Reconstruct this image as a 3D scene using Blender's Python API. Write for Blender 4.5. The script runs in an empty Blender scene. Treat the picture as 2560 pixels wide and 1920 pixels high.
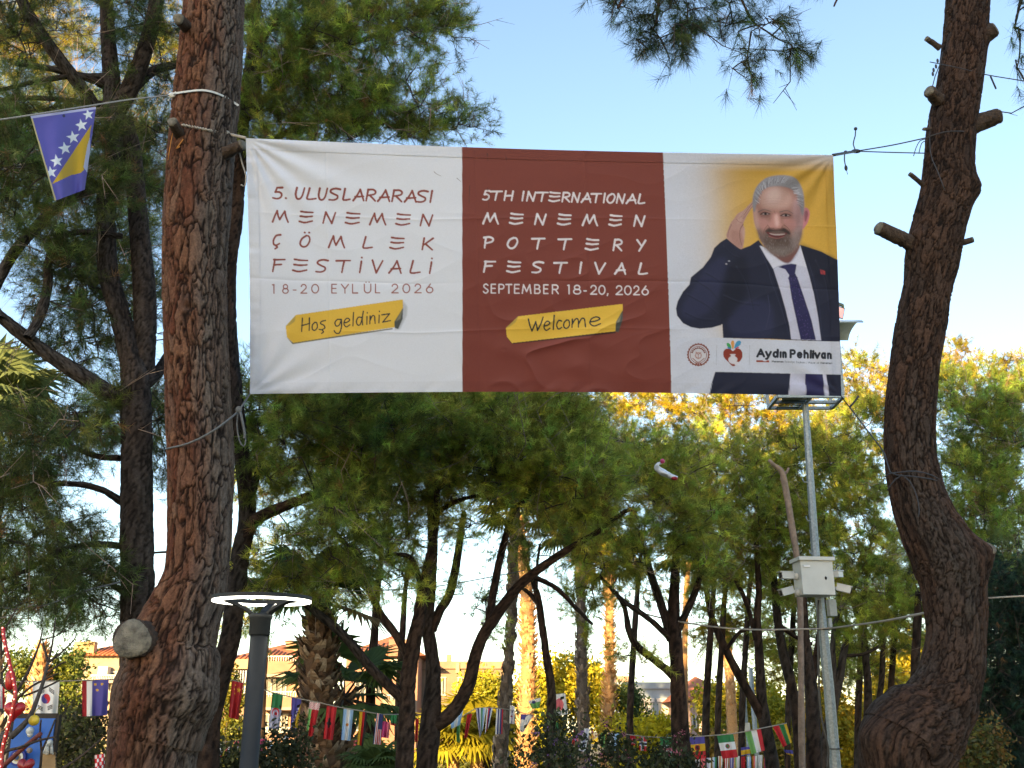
import bpy, math, random
import numpy as np
from mathutils import Vector

# ------------------------------------------------------------------ camera, sky, sun, exposure
SC = bpy.context.scene
COL = SC.collection
W0, H0, FPX = 2560.0, 1920.0, 2500.0
PITCH = math.radians(19.0)
CAMZ = 3.2
cam = bpy.data.cameras.new('camera')
cam.sensor_width = 36.0
cam.lens = 36.0 * FPX / W0
cam.clip_start, cam.clip_end = 0.05, 2000.0
cam_o = bpy.data.objects.new('camera', cam)
COL.objects.link(cam_o)
cam_o.location = (0, 0, CAMZ)
cam_o.rotation_euler = (math.pi / 2 + PITCH, 0, 0)
SC.camera = cam_o

SUN_EL, SUN_AZ = math.radians(13.0), math.radians(200.0)   # azimuth clockwise from +Y
world = bpy.data.worlds.new('World')
SC.world = world
world.use_nodes = True
nt = world.node_tree
nt.nodes.clear()
sky = nt.nodes.new('ShaderNodeTexSky')
sky.sky_type = 'NISHITA'
sky.sun_disc = False
sky.sun_elevation = SUN_EL
sky.sun_rotation = SUN_AZ
sky.altitude = 50
sky.air_density, sky.dust_density, sky.ozone_density = 1.0, 0.7, 0.8
bg = nt.nodes.new('ShaderNodeBackground')
bg.inputs['Strength'].default_value = 0.085
wo = nt.nodes.new('ShaderNodeOutputWorld')
nt.links.new(sky.outputs[0], bg.inputs['Color'])
nt.links.new(bg.outputs[0], wo.inputs['Surface'])

sun = bpy.data.lights.new('sun', 'SUN')
sun.energy = 5.0
sun.angle = math.radians(0.5)
sun.color = (1.0, 0.66, 0.28)
sun_o = bpy.data.objects.new('sun', sun)
COL.objects.link(sun_o)
sd = Vector((math.sin(SUN_AZ) * math.cos(SUN_EL), math.cos(SUN_AZ) * math.cos(SUN_EL), math.sin(SUN_EL)))
sun_o.rotation_euler = sd.to_track_quat('Z', 'Y').to_euler()
sun_o.location = (0, -30, 60)

SC.view_settings.view_transform = 'Standard'
SC.view_settings.look = 'None'
SC.view_settings.gamma = 1.0
SC.view_settings.exposure = 2.42
SC.render.engine = 'CYCLES'
SC.cycles.max_bounces = 6
SC.cycles.transparent_max_bounces = 4

# ------------------------------------------------------------------ pixel <-> world
CP, SP = math.cos(PITCH), math.sin(PITCH)

def depth_of(py, Y):
    return Y / (CP - SP * (960.0 - py) / FPX)

def PD(px, py, d):
    a, b = (px - 1280.0) / FPX, (960.0 - py) / FPX
    return np.array((a * d, d * (CP - SP * b), CAMZ + d * (SP + CP * b)))

def P(px, py, Y):
    return PD(px, py, depth_of(py, Y))

def WPX(w, py, Y):                       # width in pixels -> metres
    return w / FPX * depth_of(py, Y)

rng = np.random.default_rng(7)
R_ = random.Random(5)

# ------------------------------------------------------------------ objects and meshes
OFF = {}

def thing(name, label, cat, loc, group=None):
    o = bpy.data.objects.new(name, None)
    o.empty_display_size = 0.2
    COL.objects.link(o)
    o.location = tuple(float(c) for c in loc)
    o['label'] = label
    o['category'] = cat
    if group:
        o['group'] = group
    OFF[o.name] = np.array(loc, dtype=float)
    return o

def make_mesh(name, chunks, mats, parent=None, smooth=True):
    """chunks: list of (V, F(tri or quad), col or None, material index)"""
    Vs, Ls, starts, mi, cols = [], [], [], [], []
    off, lo = 0, 0
    for V, F, c, m in chunks:
        V = np.asarray(V, float).reshape(-1, 3)
        F = np.asarray(F, np.int64)
        if len(F) == 0:
            continue
        k = F.shape[1]
        Vs.append(V)
        Ls.append((F + off).ravel())
        starts.append(lo + np.arange(len(F)) * k)
        mi.append(np.full(len(F), m))
        cc = np.ones((len(V), 4))
        if c is not None:
            c = np.asarray(c, float)
            if c.ndim == 1:
                cc[:, :3] = c[:3]
            else:
                cc[:, :3] = c[:, :3]
        cols.append(cc)
        off += len(V)
        lo += F.size
    V = np.concatenate(Vs)
    L = np.concatenate(Ls)
    S = np.concatenate(starts)
    M = np.concatenate(mi)
    Cc = np.concatenate(cols)
    if parent is not None:
        V = V - OFF[parent.name]
    me = bpy.data.meshes.new(name)
    me.vertices.add(len(V))
    me.vertices.foreach_set('co', V.astype(np.float32).ravel())
    me.loops.add(len(L))
    me.loops.foreach_set('vertex_index', L.astype(np.int32))
    me.polygons.add(len(S))
    me.polygons.foreach_set('loop_start', S.astype(np.int32))
    me.polygons.foreach_set('material_index', M.astype(np.int32))
    at = me.attributes.new('Col', 'FLOAT_COLOR', 'POINT')
    at.data.foreach_set('color', Cc.astype(np.float32).ravel())
    me.update(calc_edges=True)
    me.polygons.foreach_set('use_smooth', np.full(len(S), bool(smooth)))
    for m in (mats if isinstance(mats, (list, tuple)) else [mats]):
        me.materials.append(m)
    o = bpy.data.objects.new(name, me)
    COL.objects.link(o)
    if parent is not None:
        o.parent = parent
        OFF[o.name] = OFF[parent.name]
    else:
        OFF[o.name] = np.zeros(3)
    return o

def solo(name, label, cat, chunks, mats, group=None, smooth=True, kind=None):
    o = make_mesh(name, chunks, mats, None, smooth)
    o['label'] = label
    o['category'] = cat
    if group:
        o['group'] = group
    if kind:
        o['kind'] = kind
    return o

def nrm(v):
    v = np.asarray(v, float)
    return v / np.maximum(np.linalg.norm(v, axis=-1, keepdims=True), 1e-9)

def box(c, s, rz=0.0, col=None, m=0):
    x, y, z = np.array(s) / 2.0
    V = np.array([(-x, -y, -z), (x, -y, -z), (x, y, -z), (-x, y, -z), (-x, -y, z), (x, -y, z), (x, y, z), (-x, y, z)])
    ca, sa = math.cos(rz), math.sin(rz)
    V = V @ np.array([[ca, sa, 0], [-sa, ca, 0], [0, 0, 1]]) + np.array(c)
    F = np.array([(0, 3, 2, 1), (4, 5, 6, 7), (0, 1, 5, 4), (1, 2, 6, 5), (2, 3, 7, 6), (3, 0, 4, 7)])
    return V, F, col, m

def bar(a, b, w, h=None, col=None, m=0):
    a, b = np.array(a, float), np.array(b, float)
    d = nrm(b - a)
    up = np.array((0, 0, 1.0)) if abs(d[2]) < 0.95 else np.array((0, 1.0, 0))
    s = nrm(np.cross(d, up)) * w / 2
    t = nrm(np.cross(s, d)) * (h or w) / 2
    V = np.array([a - s - t, a + s - t, a + s + t, a - s + t, b - s - t, b + s - t, b + s + t, b - s + t])
    F = np.array([(0, 3, 2, 1), (4, 5, 6, 7), (0, 1, 5, 4), (1, 2, 6, 5), (2, 3, 7, 6), (3, 0, 4, 7)])
    return V, F, col, m

def catmull(pts, rad, ds):
    pts, rad = np.asarray(pts, float), np.asarray(rad, float)
    if len(pts) < 2:
        return pts, rad
    p = np.vstack([2 * pts[0] - pts[1], pts, 2 * pts[-1] - pts[-2]])
    r = np.concatenate([[rad[0]], rad, [rad[-1]]])
    oP, oR = [], []
    for i in range(1, len(p) - 2):
        n = max(2, int(np.linalg.norm(p[i + 1] - p[i]) / ds))
        t = np.linspace(0, 1, n, endpoint=False)[:, None]
        a, b, c, d = p[i - 1], p[i], p[i + 1], p[i + 2]
        oP.append(0.5 * (2 * b + (c - a) * t + (2 * a - 5 * b + 4 * c - d) * t ** 2 + (3 * b - a - 3 * c + d) * t ** 3))
        oR.append(r[i] + (r[i + 1] - r[i]) * (3 * t[:, 0] ** 2 - 2 * t[:, 0] ** 3))
    oP.append(p[-2][None])
    oR.append(r[-2:-1])
    return np.vstack(oP), np.concatenate(oR)

def frames(pts):
    T = nrm(np.gradient(pts, axis=0))
    N = np.zeros_like(T)
    a = np.array((1.0, 0, 0)) if abs(T[0][0]) < 0.9 else np.array((0, 1.0, 0))
    n = nrm(a - T[0] * np.dot(a, T[0]))
    for i in range(len(T)):
        n = nrm(n - T[i] * np.dot(n, T[i]))
        N[i] = n
    return T, N, np.cross(T, N)

def tube(pts, rad, n=8, col=None, m=0, caps=True, ds=None):
    pts = np.asarray(pts, float)
    rad = np.full(len(pts), rad, float) if np.isscalar(rad) else np.asarray(rad, float)
    if ds:
        pts, rad = catmull(pts, rad, ds)
    T, N, B = frames(pts)
    th = np.arange(n) / n * 2 * math.pi
    V = pts[:, None] + rad[:, None, None] * (np.cos(th)[None, :, None] * N[:, None] + np.sin(th)[None, :, None] * B[:, None])
    k = len(pts)
    V = V.reshape(-1, 3)
    i = np.arange(k - 1)[:, None] * n
    j = np.arange(n)[None]
    j2 = (j + 1) % n
    F = np.stack([i + j, i + j2, i + n + j2, i + n + j], -1).reshape(-1, 4)
    if caps:
        V = np.vstack([V, pts[0], pts[-1]])
        c0, c1 = k * n, k * n + 1
        jj = np.arange(n)
        j2 = (jj + 1) % n
        q0 = np.stack([np.full(n, c0), j2, jj, jj], -1)
        F3 = np.stack([np.full(n, c0), j2, jj], -1)
        F4 = np.stack([np.full(n, c1), (k - 1) * n + jj, (k - 1) * n + j2], -1)
        T3 = np.vstack([F[:, [0, 1, 2]], F[:, [0, 2, 3]], F3, F4])
        return V, T3, col, m
    return V, F, col, m

def ring(c, R, r, n=64, k=10, col=None, m=0, fl=1.0):
    a = np.arange(n) / n * 2 * math.pi
    b = np.arange(k) / k * 2 * math.pi
    A, B = np.meshgrid(a, b, indexing='ij')
    V = np.stack([(R + r * np.cos(B)) * np.cos(A), (R + r * np.cos(B)) * np.sin(A), r * fl * np.sin(B)], -1).reshape(-1, 3) + np.array(c)
    i, j = np.meshgrid(np.arange(n), np.arange(k), indexing='ij')
    i2, j2 = (i + 1) % n, (j + 1) % k
    F = np.stack([i * k + j, i2 * k + j, i2 * k + j2, i * k + j2], -1).reshape(-1, 4)
    return V, F, col, m

def ball(c, r, n=14, k=10, col=None, m=0):
    r = np.array(r if hasattr(r, '__len__') else (r, r, r), float)
    a = np.arange(n) / n * 2 * math.pi
    b = np.linspace(-math.pi / 2, math.pi / 2, k)
    B, A = np.meshgrid(b, a, indexing='ij')
    V = np.stack([np.cos(B) * np.cos(A) * r[0], np.cos(B) * np.sin(A) * r[1], np.sin(B) * r[2]], -1).reshape(-1, 3) + np.array(c)
    i, j = np.meshgrid(np.arange(k - 1), np.arange(n), indexing='ij')
    j2 = (j + 1) % n
    F = np.stack([i * n + j, i * n + j2, (i + 1) * n + j2, (i + 1) * n + j], -1).reshape(-1, 4)
    return V, F, col, m

# ------------------------------------------------------------------ numpy noise
def _hash(ix, iy, iz, s):
    h = (ix.astype(np.int64) * 374761393 + iy.astype(np.int64) * 668265263 + iz.astype(np.int64) * 2147483647 + s * 974711) & 0xFFFFFFFF
    h = ((h ^ (h >> 13)) * 1274126177) & 0xFFFFFFFF
    h = ((h ^ (h >> 16)) * 2246822519) & 0xFFFFFFFF
    return ((h ^ (h >> 15)) & 0xFFFFFF) / float(0xFFFFFF)

def vnoise(p, s=0):
    p = np.asarray(p, float)
    i = np.floor(p).astype(np.int64)
    f = p - i
    f = f * f * (3 - 2 * f)
    out = 0
    for dx in (0, 1):
        for dy in (0, 1):
            for dz in (0, 1):
                w = (f[..., 0] if dx else 1 - f[..., 0]) * (f[..., 1] if dy else 1 - f[..., 1]) * (f[..., 2] if dz else 1 - f[..., 2])
                out = out + w * _hash(i[..., 0] + dx, i[..., 1] + dy, i[..., 2] + dz, s)
    return out

def worley(p, s=0):
    i = np.floor(p).astype(np.int64)
    f1 = np.full(p.shape[:-1], 9.0)
    f2 = np.full(p.shape[:-1], 9.0)
    idv = np.zeros(p.shape[:-1])
    for dx in (-1, 0, 1):
        for dy in (-1, 0, 1):
            for dz in (-1, 0, 1):
                a, b, c = i[..., 0] + dx, i[..., 1] + dy, i[..., 2] + dz
                q = np.stack([a + _hash(a, b, c, s + 1), b + _hash(a, b, c, s + 2), c + _hash(a, b, c, s + 3)], -1)
                d = np.linalg.norm(q - p, axis=-1)
                cl = d < f1
                f2 = np.where(cl, f1, np.minimum(f2, d))
                idv = np.where(cl, _hash(a, b, c, s + 4), idv)
                f1 = np.where(cl, d, f1)
    return f1, f2, idv

# ------------------------------------------------------------------ materials
def lin(r, g, b):
    c = np.array((r, g, b), float) / 255.0
    return np.where(c <= 0.04045, c / 12.92, ((c + 0.055) / 1.055) ** 2.4)

def mat_new(name):
    m = bpy.data.materials.new(name)
    m.use_nodes = True
    t = m.node_tree
    t.nodes.clear()
    out = t.nodes.new('ShaderNodeOutputMaterial')
    return m, t, out

def mat_plain(name, col, rough=0.6, metal=0.0, noise=0.15, nscale=12.0, bump=0.0, bscale=60.0, spec=0.5, attr=False):
    m, t, out = mat_new(name)
    b = t.nodes.new('ShaderNodeBsdfPrincipled')
    b.inputs['Roughness'].default_value = rough
    b.inputs['Metallic'].default_value = metal
    b.inputs['Specular IOR Level'].default_value = spec
    tc = t.nodes.new('ShaderNodeTexCoord')
    n = t.nodes.new('ShaderNodeTexNoise')
    n.inputs['Scale'].default_value = nscale
    n.inputs['Detail'].default_value = 6
    n.inputs['Roughness'].default_value = 0.65
    t.links.new(tc.outputs['Object'], n.inputs['Vector'])
    mr = t.nodes.new('ShaderNodeMapRange')
    mr.inputs[1].default_value, mr.inputs[2].default_value = 0.3, 0.7
    mr.inputs[3].default_value, mr.inputs[4].default_value = 1 - noise, 1 + noise
    t.links.new(n.outputs[0], mr.inputs[0])
    mx = t.nodes.new('ShaderNodeMix')
    mx.data_type = 'RGBA'
    mx.blend_type = 'MULTIPLY'
    mx.inputs[0].default_value = 1.0
    if attr:
        a = t.nodes.new('ShaderNodeAttribute')
        a.attribute_name = 'Col'
        t.links.new(a.outputs['Color'], mx.inputs[6])
    else:
        mx.inputs[6].default_value = (*[float(c) for c in col], 1)
    t.links.new(mr.outputs[0], mx.inputs[7])
    t.links.new(mx.outputs[2], b.inputs['Base Color'])
    if bump:
        n2 = t.nodes.new('ShaderNodeTexNoise')
        n2.inputs['Scale'].default_value = bscale
        n2.inputs['Detail'].default_value = 4
        t.links.new(tc.outputs['Object'], n2.inputs['Vector'])
        bp = t.nodes.new('ShaderNodeBump')
        bp.inputs['Strength'].default_value = bump
        bp.inputs['Distance'].default_value = 0.02
        t.links.new(n2.outputs[0], bp.inputs['Height'])
        t.links.new(bp.outputs[0], b.inputs['Normal'])
    t.links.new(b.outputs[0], out.inputs[0])
    return m

def mat_foliage(name, trans=0.3):
    m, t, out = mat_new(name)
    a = t.nodes.new('ShaderNodeAttribute')
    a.attribute_name = 'Col'
    d = t.nodes.new('ShaderNodeBsdfDiffuse')
    tr = t.nodes.new('ShaderNodeBsdfTranslucent')
    g = t.nodes.new('ShaderNodeBsdfGlossy')
    g.inputs['Roughness'].default_value = 0.45
    g.inputs['Color'].default_value = (0.6, 0.6, 0.6, 1)
    mx = t.nodes.new('ShaderNodeMixShader')
    mx.inputs[0].default_value = trans
    m2 = t.nodes.new('ShaderNodeMixShader')
    m2.inputs[0].default_value = 0.03
    t.links.new(a.outputs['Color'], d.inputs['Color'])
    t.links.new(a.outputs['Color'], tr.inputs['Color'])
    t.links.new(d.outputs[0], mx.inputs[1])
    t.links.new(tr.outputs[0], mx.inputs[2])
    t.links.new(mx.outputs[0], m2.inputs[1])
    t.links.new(g.outputs[0], m2.inputs[2])
    t.links.new(m2.outputs[0], out.inputs[0])
    return m

def mat_bark(name, c_plate, c_plate2, c_grey, c_crack, fine=45.0):
    m, t, out = mat_new(name)
    a = t.nodes.new('ShaderNodeAttribute')
    a.attribute_name = 'Col'
    sp = t.nodes.new('ShaderNodeSeparateColor')
    t.links.new(a.outputs['Color'], sp.inputs[0])
    tc = t.nodes.new('ShaderNodeTexCoord')
    n = t.nodes.new('ShaderNodeTexNoise')
    n.inputs['Scale'].default_value = fine
    n.inputs['Detail'].default_value = 8
    n.inputs['Roughness'].default_value = 0.7
    t.links.new(tc.outputs['Object'], n.inputs['Vector'])

    def mix(f, x, y, blend='MIX', fac=None):
        k = t.nodes.new('ShaderNodeMix')
        k.data_type = 'RGBA'
        k.blend_type = blend
        if f is None:
            k.inputs[0].default_value = fac
        else:
            t.links.new(f, k.inputs[0])
        for s, v in ((6, x), (7, y)):
            if isinstance(v, (tuple, list, np.ndarray)):
                k.inputs[s].default_value = (*[float(q) for q in v], 1)
            else:
                t.links.new(v, k.inputs[s])
        return k.outputs[2]
    c = mix(sp.outputs[1], c_plate, c_plate2)
    c = mix(sp.outputs[2], c, c_grey)
    c = mix(sp.outputs[0], c_crack, c)
    mr = t.nodes.new('ShaderNodeMapRange')
    mr.inputs[1].default_value, mr.inputs[2].default_value = 0.3, 0.7
    mr.inputs[3].default_value, mr.inputs[4].default_value = 0.6, 1.4
    t.links.new(n.outputs[0], mr.inputs[0])
    c = mix(None, c, mr.outputs[0], 'MULTIPLY', 1.0)
    b = t.nodes.new('ShaderNodeBsdfPrincipled')
    b.inputs['Roughness'].default_value = 0.9
    b.inputs['Specular IOR Level'].default_value = 0.15
    t.links.new(c, b.inputs['Base Color'])
    bp = t.nodes.new('ShaderNodeBump')
    bp.inputs['Strength'].default_value = 0.8
    bp.inputs['Distance'].default_value = 0.012
    t.links.new(n.outputs[0], bp.inputs['Height'])
    t.links.new(bp.outputs[0], b.inputs['Normal'])
    t.links.new(b.outputs[0], out.inputs[0])
    return m

def mat_emit(name, col, s):
    m, t, out = mat_new(name)
    e = t.nodes.new('ShaderNodeEmission')
    e.inputs['Color'].default_value = (*col, 1)
    e.inputs['Strength'].default_value = s
    t.links.new(e.outputs[0], out.inputs[0])
    return m

M_BARK_RED = mat_bark('red_pine_bark', (0.098, 0.034, 0.019), (0.175, 0.086, 0.050), (0.128, 0.102, 0.086), (0.006, 0.0035, 0.003))
M_BARK_DARK = mat_bark('dark_pine_bark', (0.034, 0.021, 0.016), (0.078, 0.044, 0.030), (0.055, 0.047, 0.042), (0.005, 0.0035, 0.003))
M_BARK_GREY = mat_bark('grey_pine_bark', (0.044, 0.031, 0.025), (0.070, 0.052, 0.043), (0.080, 0.070, 0.064), (0.008, 0.006, 0.005))
M_TWIG = mat_plain('twig_bark', (0.035, 0.027, 0.021), 0.9, noise=0.35)
M_DEADWOOD = mat_plain('weathered_dead_wood', (0.25, 0.185, 0.145), 0.9, noise=0.3, bump=0.4)
M_SAWN = mat_plain('sawn_pine_wood', (0.145, 0.130, 0.102), 0.85, noise=0.65, nscale=14, bump=0.6, bscale=90)
M_STUBBARK = mat_plain('stub_bark', (0.05, 0.033, 0.024), 0.95, noise=0.5, nscale=30, bump=0.9, bscale=45)
M_NEEDLE = mat_foliage('pine_needles', 0.42)
M_LEAF = mat_foliage('broad_leaves', 0.32)
M_FIBRE = mat_plain('palm_fibre', (1, 1, 1), 0.9, attr=True, noise=0.3, nscale=25)
M_CLOTH = mat_plain('printed_cloth', (1, 1, 1), 0.58, attr=True, noise=0.03, nscale=90, bump=0.05, bscale=500, spec=0.2)
M_ROPE = mat_plain('pale_rope', (0.34, 0.31, 0.27), 0.9, noise=0.3, nscale=80)
M_ROPE_GREY = mat_plain('grey_rope', (0.11, 0.115, 0.12), 0.9, noise=0.3, nscale=80)
M_WIRE = mat_plain('dark_wire', (0.03, 0.03, 0.035), 0.6)
M_GALV = mat_plain('galvanised_steel', (0.24, 0.28, 0.30), 0.5, 0.35, noise=0.35, nscale=30)
M_WHITE = mat_plain('white_painted_metal', (0.52, 0.53, 0.51), 0.45, noise=0.06, nscale=5)
M_DARKMETAL = mat_plain('charcoal_painted_metal', (0.016, 0.018, 0.020), 0.55, 0.0, spec=0.3, noise=0.15)
M_BLACK = mat_plain('black_plastic', (0.015, 0.015, 0.016), 0.35)
M_RED = mat_plain('glossy_red', (0.42, 0.012, 0.014), 0.3, noise=0.1)
M_ATTR = mat_plain('painted_surface', (1, 1, 1), 0.7, attr=True, noise=0.12, nscale=3)
M_TILE = mat_plain('roof_tiles', (0.30, 0.10, 0.045), 0.85, noise=0.4, nscale=6, bump=1.0, bscale=12)
M_GLASS = mat_plain('window_glass', (0.06, 0.07, 0.08), 0.12, noise=0.1)
M_STUCCO = mat_plain('stucco', (1, 1, 1), 0.9, attr=True, noise=0.16, nscale=1.2, bump=0.15, bscale=30)

# ------------------------------------------------------------------ ground
gm, gt, go = mat_new('park_ground')
gb = gt.nodes.new('ShaderNodeBsdfPrincipled')
gb.inputs['Roughness'].default_value = 0.95
gtc = gt.nodes.new('ShaderNodeTexCoord')
gn = gt.nodes.new('ShaderNodeTexNoise')
gn.inputs['Scale'].default_value = 0.35
gn.inputs['Detail'].default_value = 10
gr = gt.nodes.new('ShaderNodeValToRGB')
gr.color_ramp.elements[0].position, gr.color_ramp.elements[0].color = 0.35, (0.05, 0.07, 0.025, 1)
gr.color_ramp.elements[1].position, gr.color_ramp.elements[1].color = 0.68, (0.17, 0.13, 0.085, 1)
gt.links.new(gtc.outputs['Object'], gn.inputs['Vector'])
gt.links.new(gn.outputs[0], gr.inputs[0])
gt.links.new(gr.outputs[0], gb.inputs['Base Color'])
gt.links.new(gb.outputs[0], go.inputs[0])
gx = np.linspace(-1, 1, 81)
gx = np.sign(gx) * np.abs(gx) ** 2.2 * 900
GX, GY = np.meshgrid(gx, gx, indexing='ij')
GV = np.stack([GX, GY + 30, (vnoise(np.stack([GX / 9, GY / 9, GX * 0], -1), 3) - 0.6) * 0.16], -1).reshape(-1, 3)
gi, gj = np.meshgrid(np.arange(80), np.arange(80), indexing='ij')
GF = np.stack([gi * 81 + gj, (gi + 1) * 81 + gj, (gi + 1) * 81 + gj + 1, gi * 81 + gj + 1], -1).reshape(-1, 4)
ground = make_mesh('ground', [(GV, GF, None, 0)], gm)
ground['kind'] = 'structure'

# ------------------------------------------------------------------ bark trunks
def bark_tube(pts, rad, ds, n, plate=0.055, amp=0.02, seed=0, bumps=(), grey=0.35, cap=True, grey_side=None):
    """pts, rad: axis and radii. Fissured plates are displaced; Col = (plate height, plate tone, greyness)."""
    pts, rad = catmull(pts, rad, ds)
    T, N, B = frames(pts)
    k = len(pts)
    th = np.arange(n) / n * 2 * math.pi
    D = np.cos(th)[None, :, None] * N[:, None] + np.sin(th)[None, :, None] * B[:, None]
    V = pts[:, None] + rad[:, None, None] * D
    s = np.concatenate([[0], np.cumsum(np.linalg.norm(np.diff(pts, axis=0), axis=1))])
    Q = np.stack([rad[:, None] * np.cos(th)[None] + 0 * s[:, None], rad[:, None] * np.sin(th)[None] + 0 * s[:, None], s[:, None] * 0.27 + 0 * th[None]], -1)
    warp = np.stack([vnoise(Q / plate * 0.9, seed + 11), vnoise(Q / plate * 0.9, seed + 12), vnoise(Q / plate * 0.9, seed + 13)], -1) - 0.5
    warp2 = np.stack([vnoise(Q / plate * 3.1, seed + 14), vnoise(Q / plate * 3.1, seed + 15), vnoise(Q / plate * 3.1, seed + 16)], -1) - 0.5
    f1, f2, idv = worley(Q / plate * 0.85 + warp * 1.5 + warp2 * 0.5 + seed * 7.3, seed)
    h = np.clip((f2 - f1) / 0.15, 0, 1)
    h = h * h * (3 - 2 * h)
    QF = np.stack([Q[..., 0], Q[..., 1], Q[..., 2] * 0.34], -1) / plate
    fis = np.abs(vnoise(QF * 1.1 + warp * 0.8 + warp2 * 0.35, seed + 21) - 0.5)
    h = np.minimum(h, np.clip(fis / 0.055, 0, 1) ** 0.8 * 0.9 + 0.1)
    f1b, f2b, _ = worley(Q / plate * 2.3 + warp * 2.2 + warp2, seed + 31)
    hb = np.clip((f2b - f1b) / 0.3, 0, 1)
    low = vnoise(np.stack([Q[..., 0] * 3.5, Q[..., 1] * 3.5, Q[..., 2] * 3.0], -1), seed + 5)
    low2 = vnoise(Q / plate * 4.1, seed + 6)
    disp = amp * (h * (0.8 + 0.3 * idv) + 0.14 * hb + 0.16 * low2 - 0.75)
    form = (vnoise(np.stack([Q[..., 0] * 2.2, Q[..., 1] * 2.2, s[:, None] * 0.9 + 0 * th[None]], -1), seed + 8) - 0.5)
    disp = disp + form * rad[:, None] * 0.16
    V = V + disp[..., None] * D
    for c, r, a in bumps:
        d = np.linalg.norm(V - np.asarray(c), axis=-1)
        V = V + (a * np.exp(-(d / r) ** 2))[..., None] * D
    g = np.clip(grey + (low - 0.5) * 1.5, 0, 1)
    if grey_side is not None:
        g = np.clip(g + np.clip((D @ np.asarray(grey_side, float)) * 1.8 - 0.5, -0.15, 1), 0, 1)
    cav = np.clip(0.04 + 0.96 * h * (0.58 + 0.42 * hb), 0, 1)
    C = np.stack([cav, np.clip(idv * 0.95 + (low2 - 0.5) * 0.5, 0, 1), np.clip(g + (_hash((idv * 9999).astype(np.int64), (idv * 777).astype(np.int64), (idv * 31).astype(np.int64), 5) - 0.5) * 0.5, 0, 1)], -1).reshape(-1, 3)
    V = V.reshape(-1, 3)
    i = np.arange(k - 1)[:, None] * n
    j = np.arange(n)[None]
    j2 = (j + 1) % n
    F = np.stack([i + j, i + j2, i + n + j2, i + n + j], -1).reshape(-1, 4)
    V = np.vstack([V, pts[-1] + T[-1] * 0.01])
    C = np.vstack([C, C[-1]])
    jj = np.arange(n)
    ct = np.stack([(k - 1) * n + jj, (k - 1) * n + (jj + 1) % n, np.full(n, len(V) - 1)], -1)
    Fq = np.vstack([F[:, [0, 1, 2]], F[:, [0, 2, 3]], ct])
    return V, Fq, C, 0

def trace(spec, Y0, Y1=None):
    """spec: (px, py, width px) -> world points and radii, Y running from Y0 to Y1"""
    Y1 = Y0 if Y1 is None else Y1
    n = len(spec)
    pts, rad = [], []
    for i, (x, y, w) in enumerate(spec):
        Y = Y0 + (Y1 - Y0) * i / max(1, n - 1)
        pts.append(P(x, y, Y))
        rad.append(WPX(w, y, Y) / 2)
    return np.array(pts), np.array(rad)

def to_ground(pts, rad, flare=1.35):
    """prepend a foot down to the ground to a trunk that starts at the frame's lower edge"""
    p0 = pts[0]
    d = pts[0] - pts[1]
    foot = np.array((p0[0] + d[0] / max(0.05, abs(d[2])) * 0.5, p0[1], -0.15))
    mid = (foot * 0.45 + p0 * 0.55)
    return np.vstack([foot, mid, pts]), np.concatenate([[rad[0] * flare], [rad[0] * 1.05], rad])

# ------------------------------------------------------------------ needles and leaves
def needles(tip, d, n, length, width, spread, base, var, droop=0.12, dead=0.04):
    N = len(tip)
    tip = np.repeat(tip, n, 0)
    d = np.repeat(nrm(d), n, 0)
    r = rng.normal(size=(N * n, 3))
    perp = nrm(r - d * np.sum(r * d, 1, keepdims=True))
    ph = np.sqrt(rng.random(N * n)) * spread
    nd = d * np.cos(ph)[:, None] + perp * np.sin(ph)[:, None]
    nd[:, 2] -= droop * rng.random(N * n)
    nd = nrm(nd)
    L = length * (0.65 + 0.5 * rng.random(N * n))
    st = tip - d * (rng.random(N * n) * length * 0.9)[:, None]
    sd = nrm(np.cross(nd, rng.normal(size=(N * n, 3)))) * (width / 2)
    V = np.empty((N * n, 3, 3))
    V[:, 0] = st - sd
    V[:, 1] = st + sd
    V[:, 2] = st + nd * L[:, None]
    F = np.arange(N * n * 3).reshape(-1, 3)
    t = np.exp(rng.normal(0, var, (N, 1)))
    c = np.asarray(base)[None] * t * (1 + rng.normal(0, 0.10, (N, 3)))
    brown = rng.random(N) < dead
    c[brown] = np.array((0.16, 0.09, 0.035)) * t[brown]
    c = np.clip(c, 0.004, 0.9)
    C = np.repeat(np.repeat(c, n, 0) * (1 + rng.normal(0, 0.14, (N * n, 1))), 3, 0)
    return V.reshape(-1, 3), F, np.clip(C, 0.003, 1), 0

def sag_tube(a, b, r0, r1, sag, n=4, k=6, m=1):
    t = np.linspace(0, 1, k)[:, None]
    mid = (np.asarray(a) + np.asarray(b)) / 2 + np.array((R_.uniform(-1, 1), R_.uniform(-1, 1), 0.6 * sag / max(abs(sag), 1e-6))) * abs(sag)
    pts = (1 - t) ** 2 * np.asarray(a) + 2 * t * (1 - t) * mid + t ** 2 * np.asarray(b)
    return tube(pts, np.linspace(r0, r1, k), n, None, m, caps=False), pts

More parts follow.
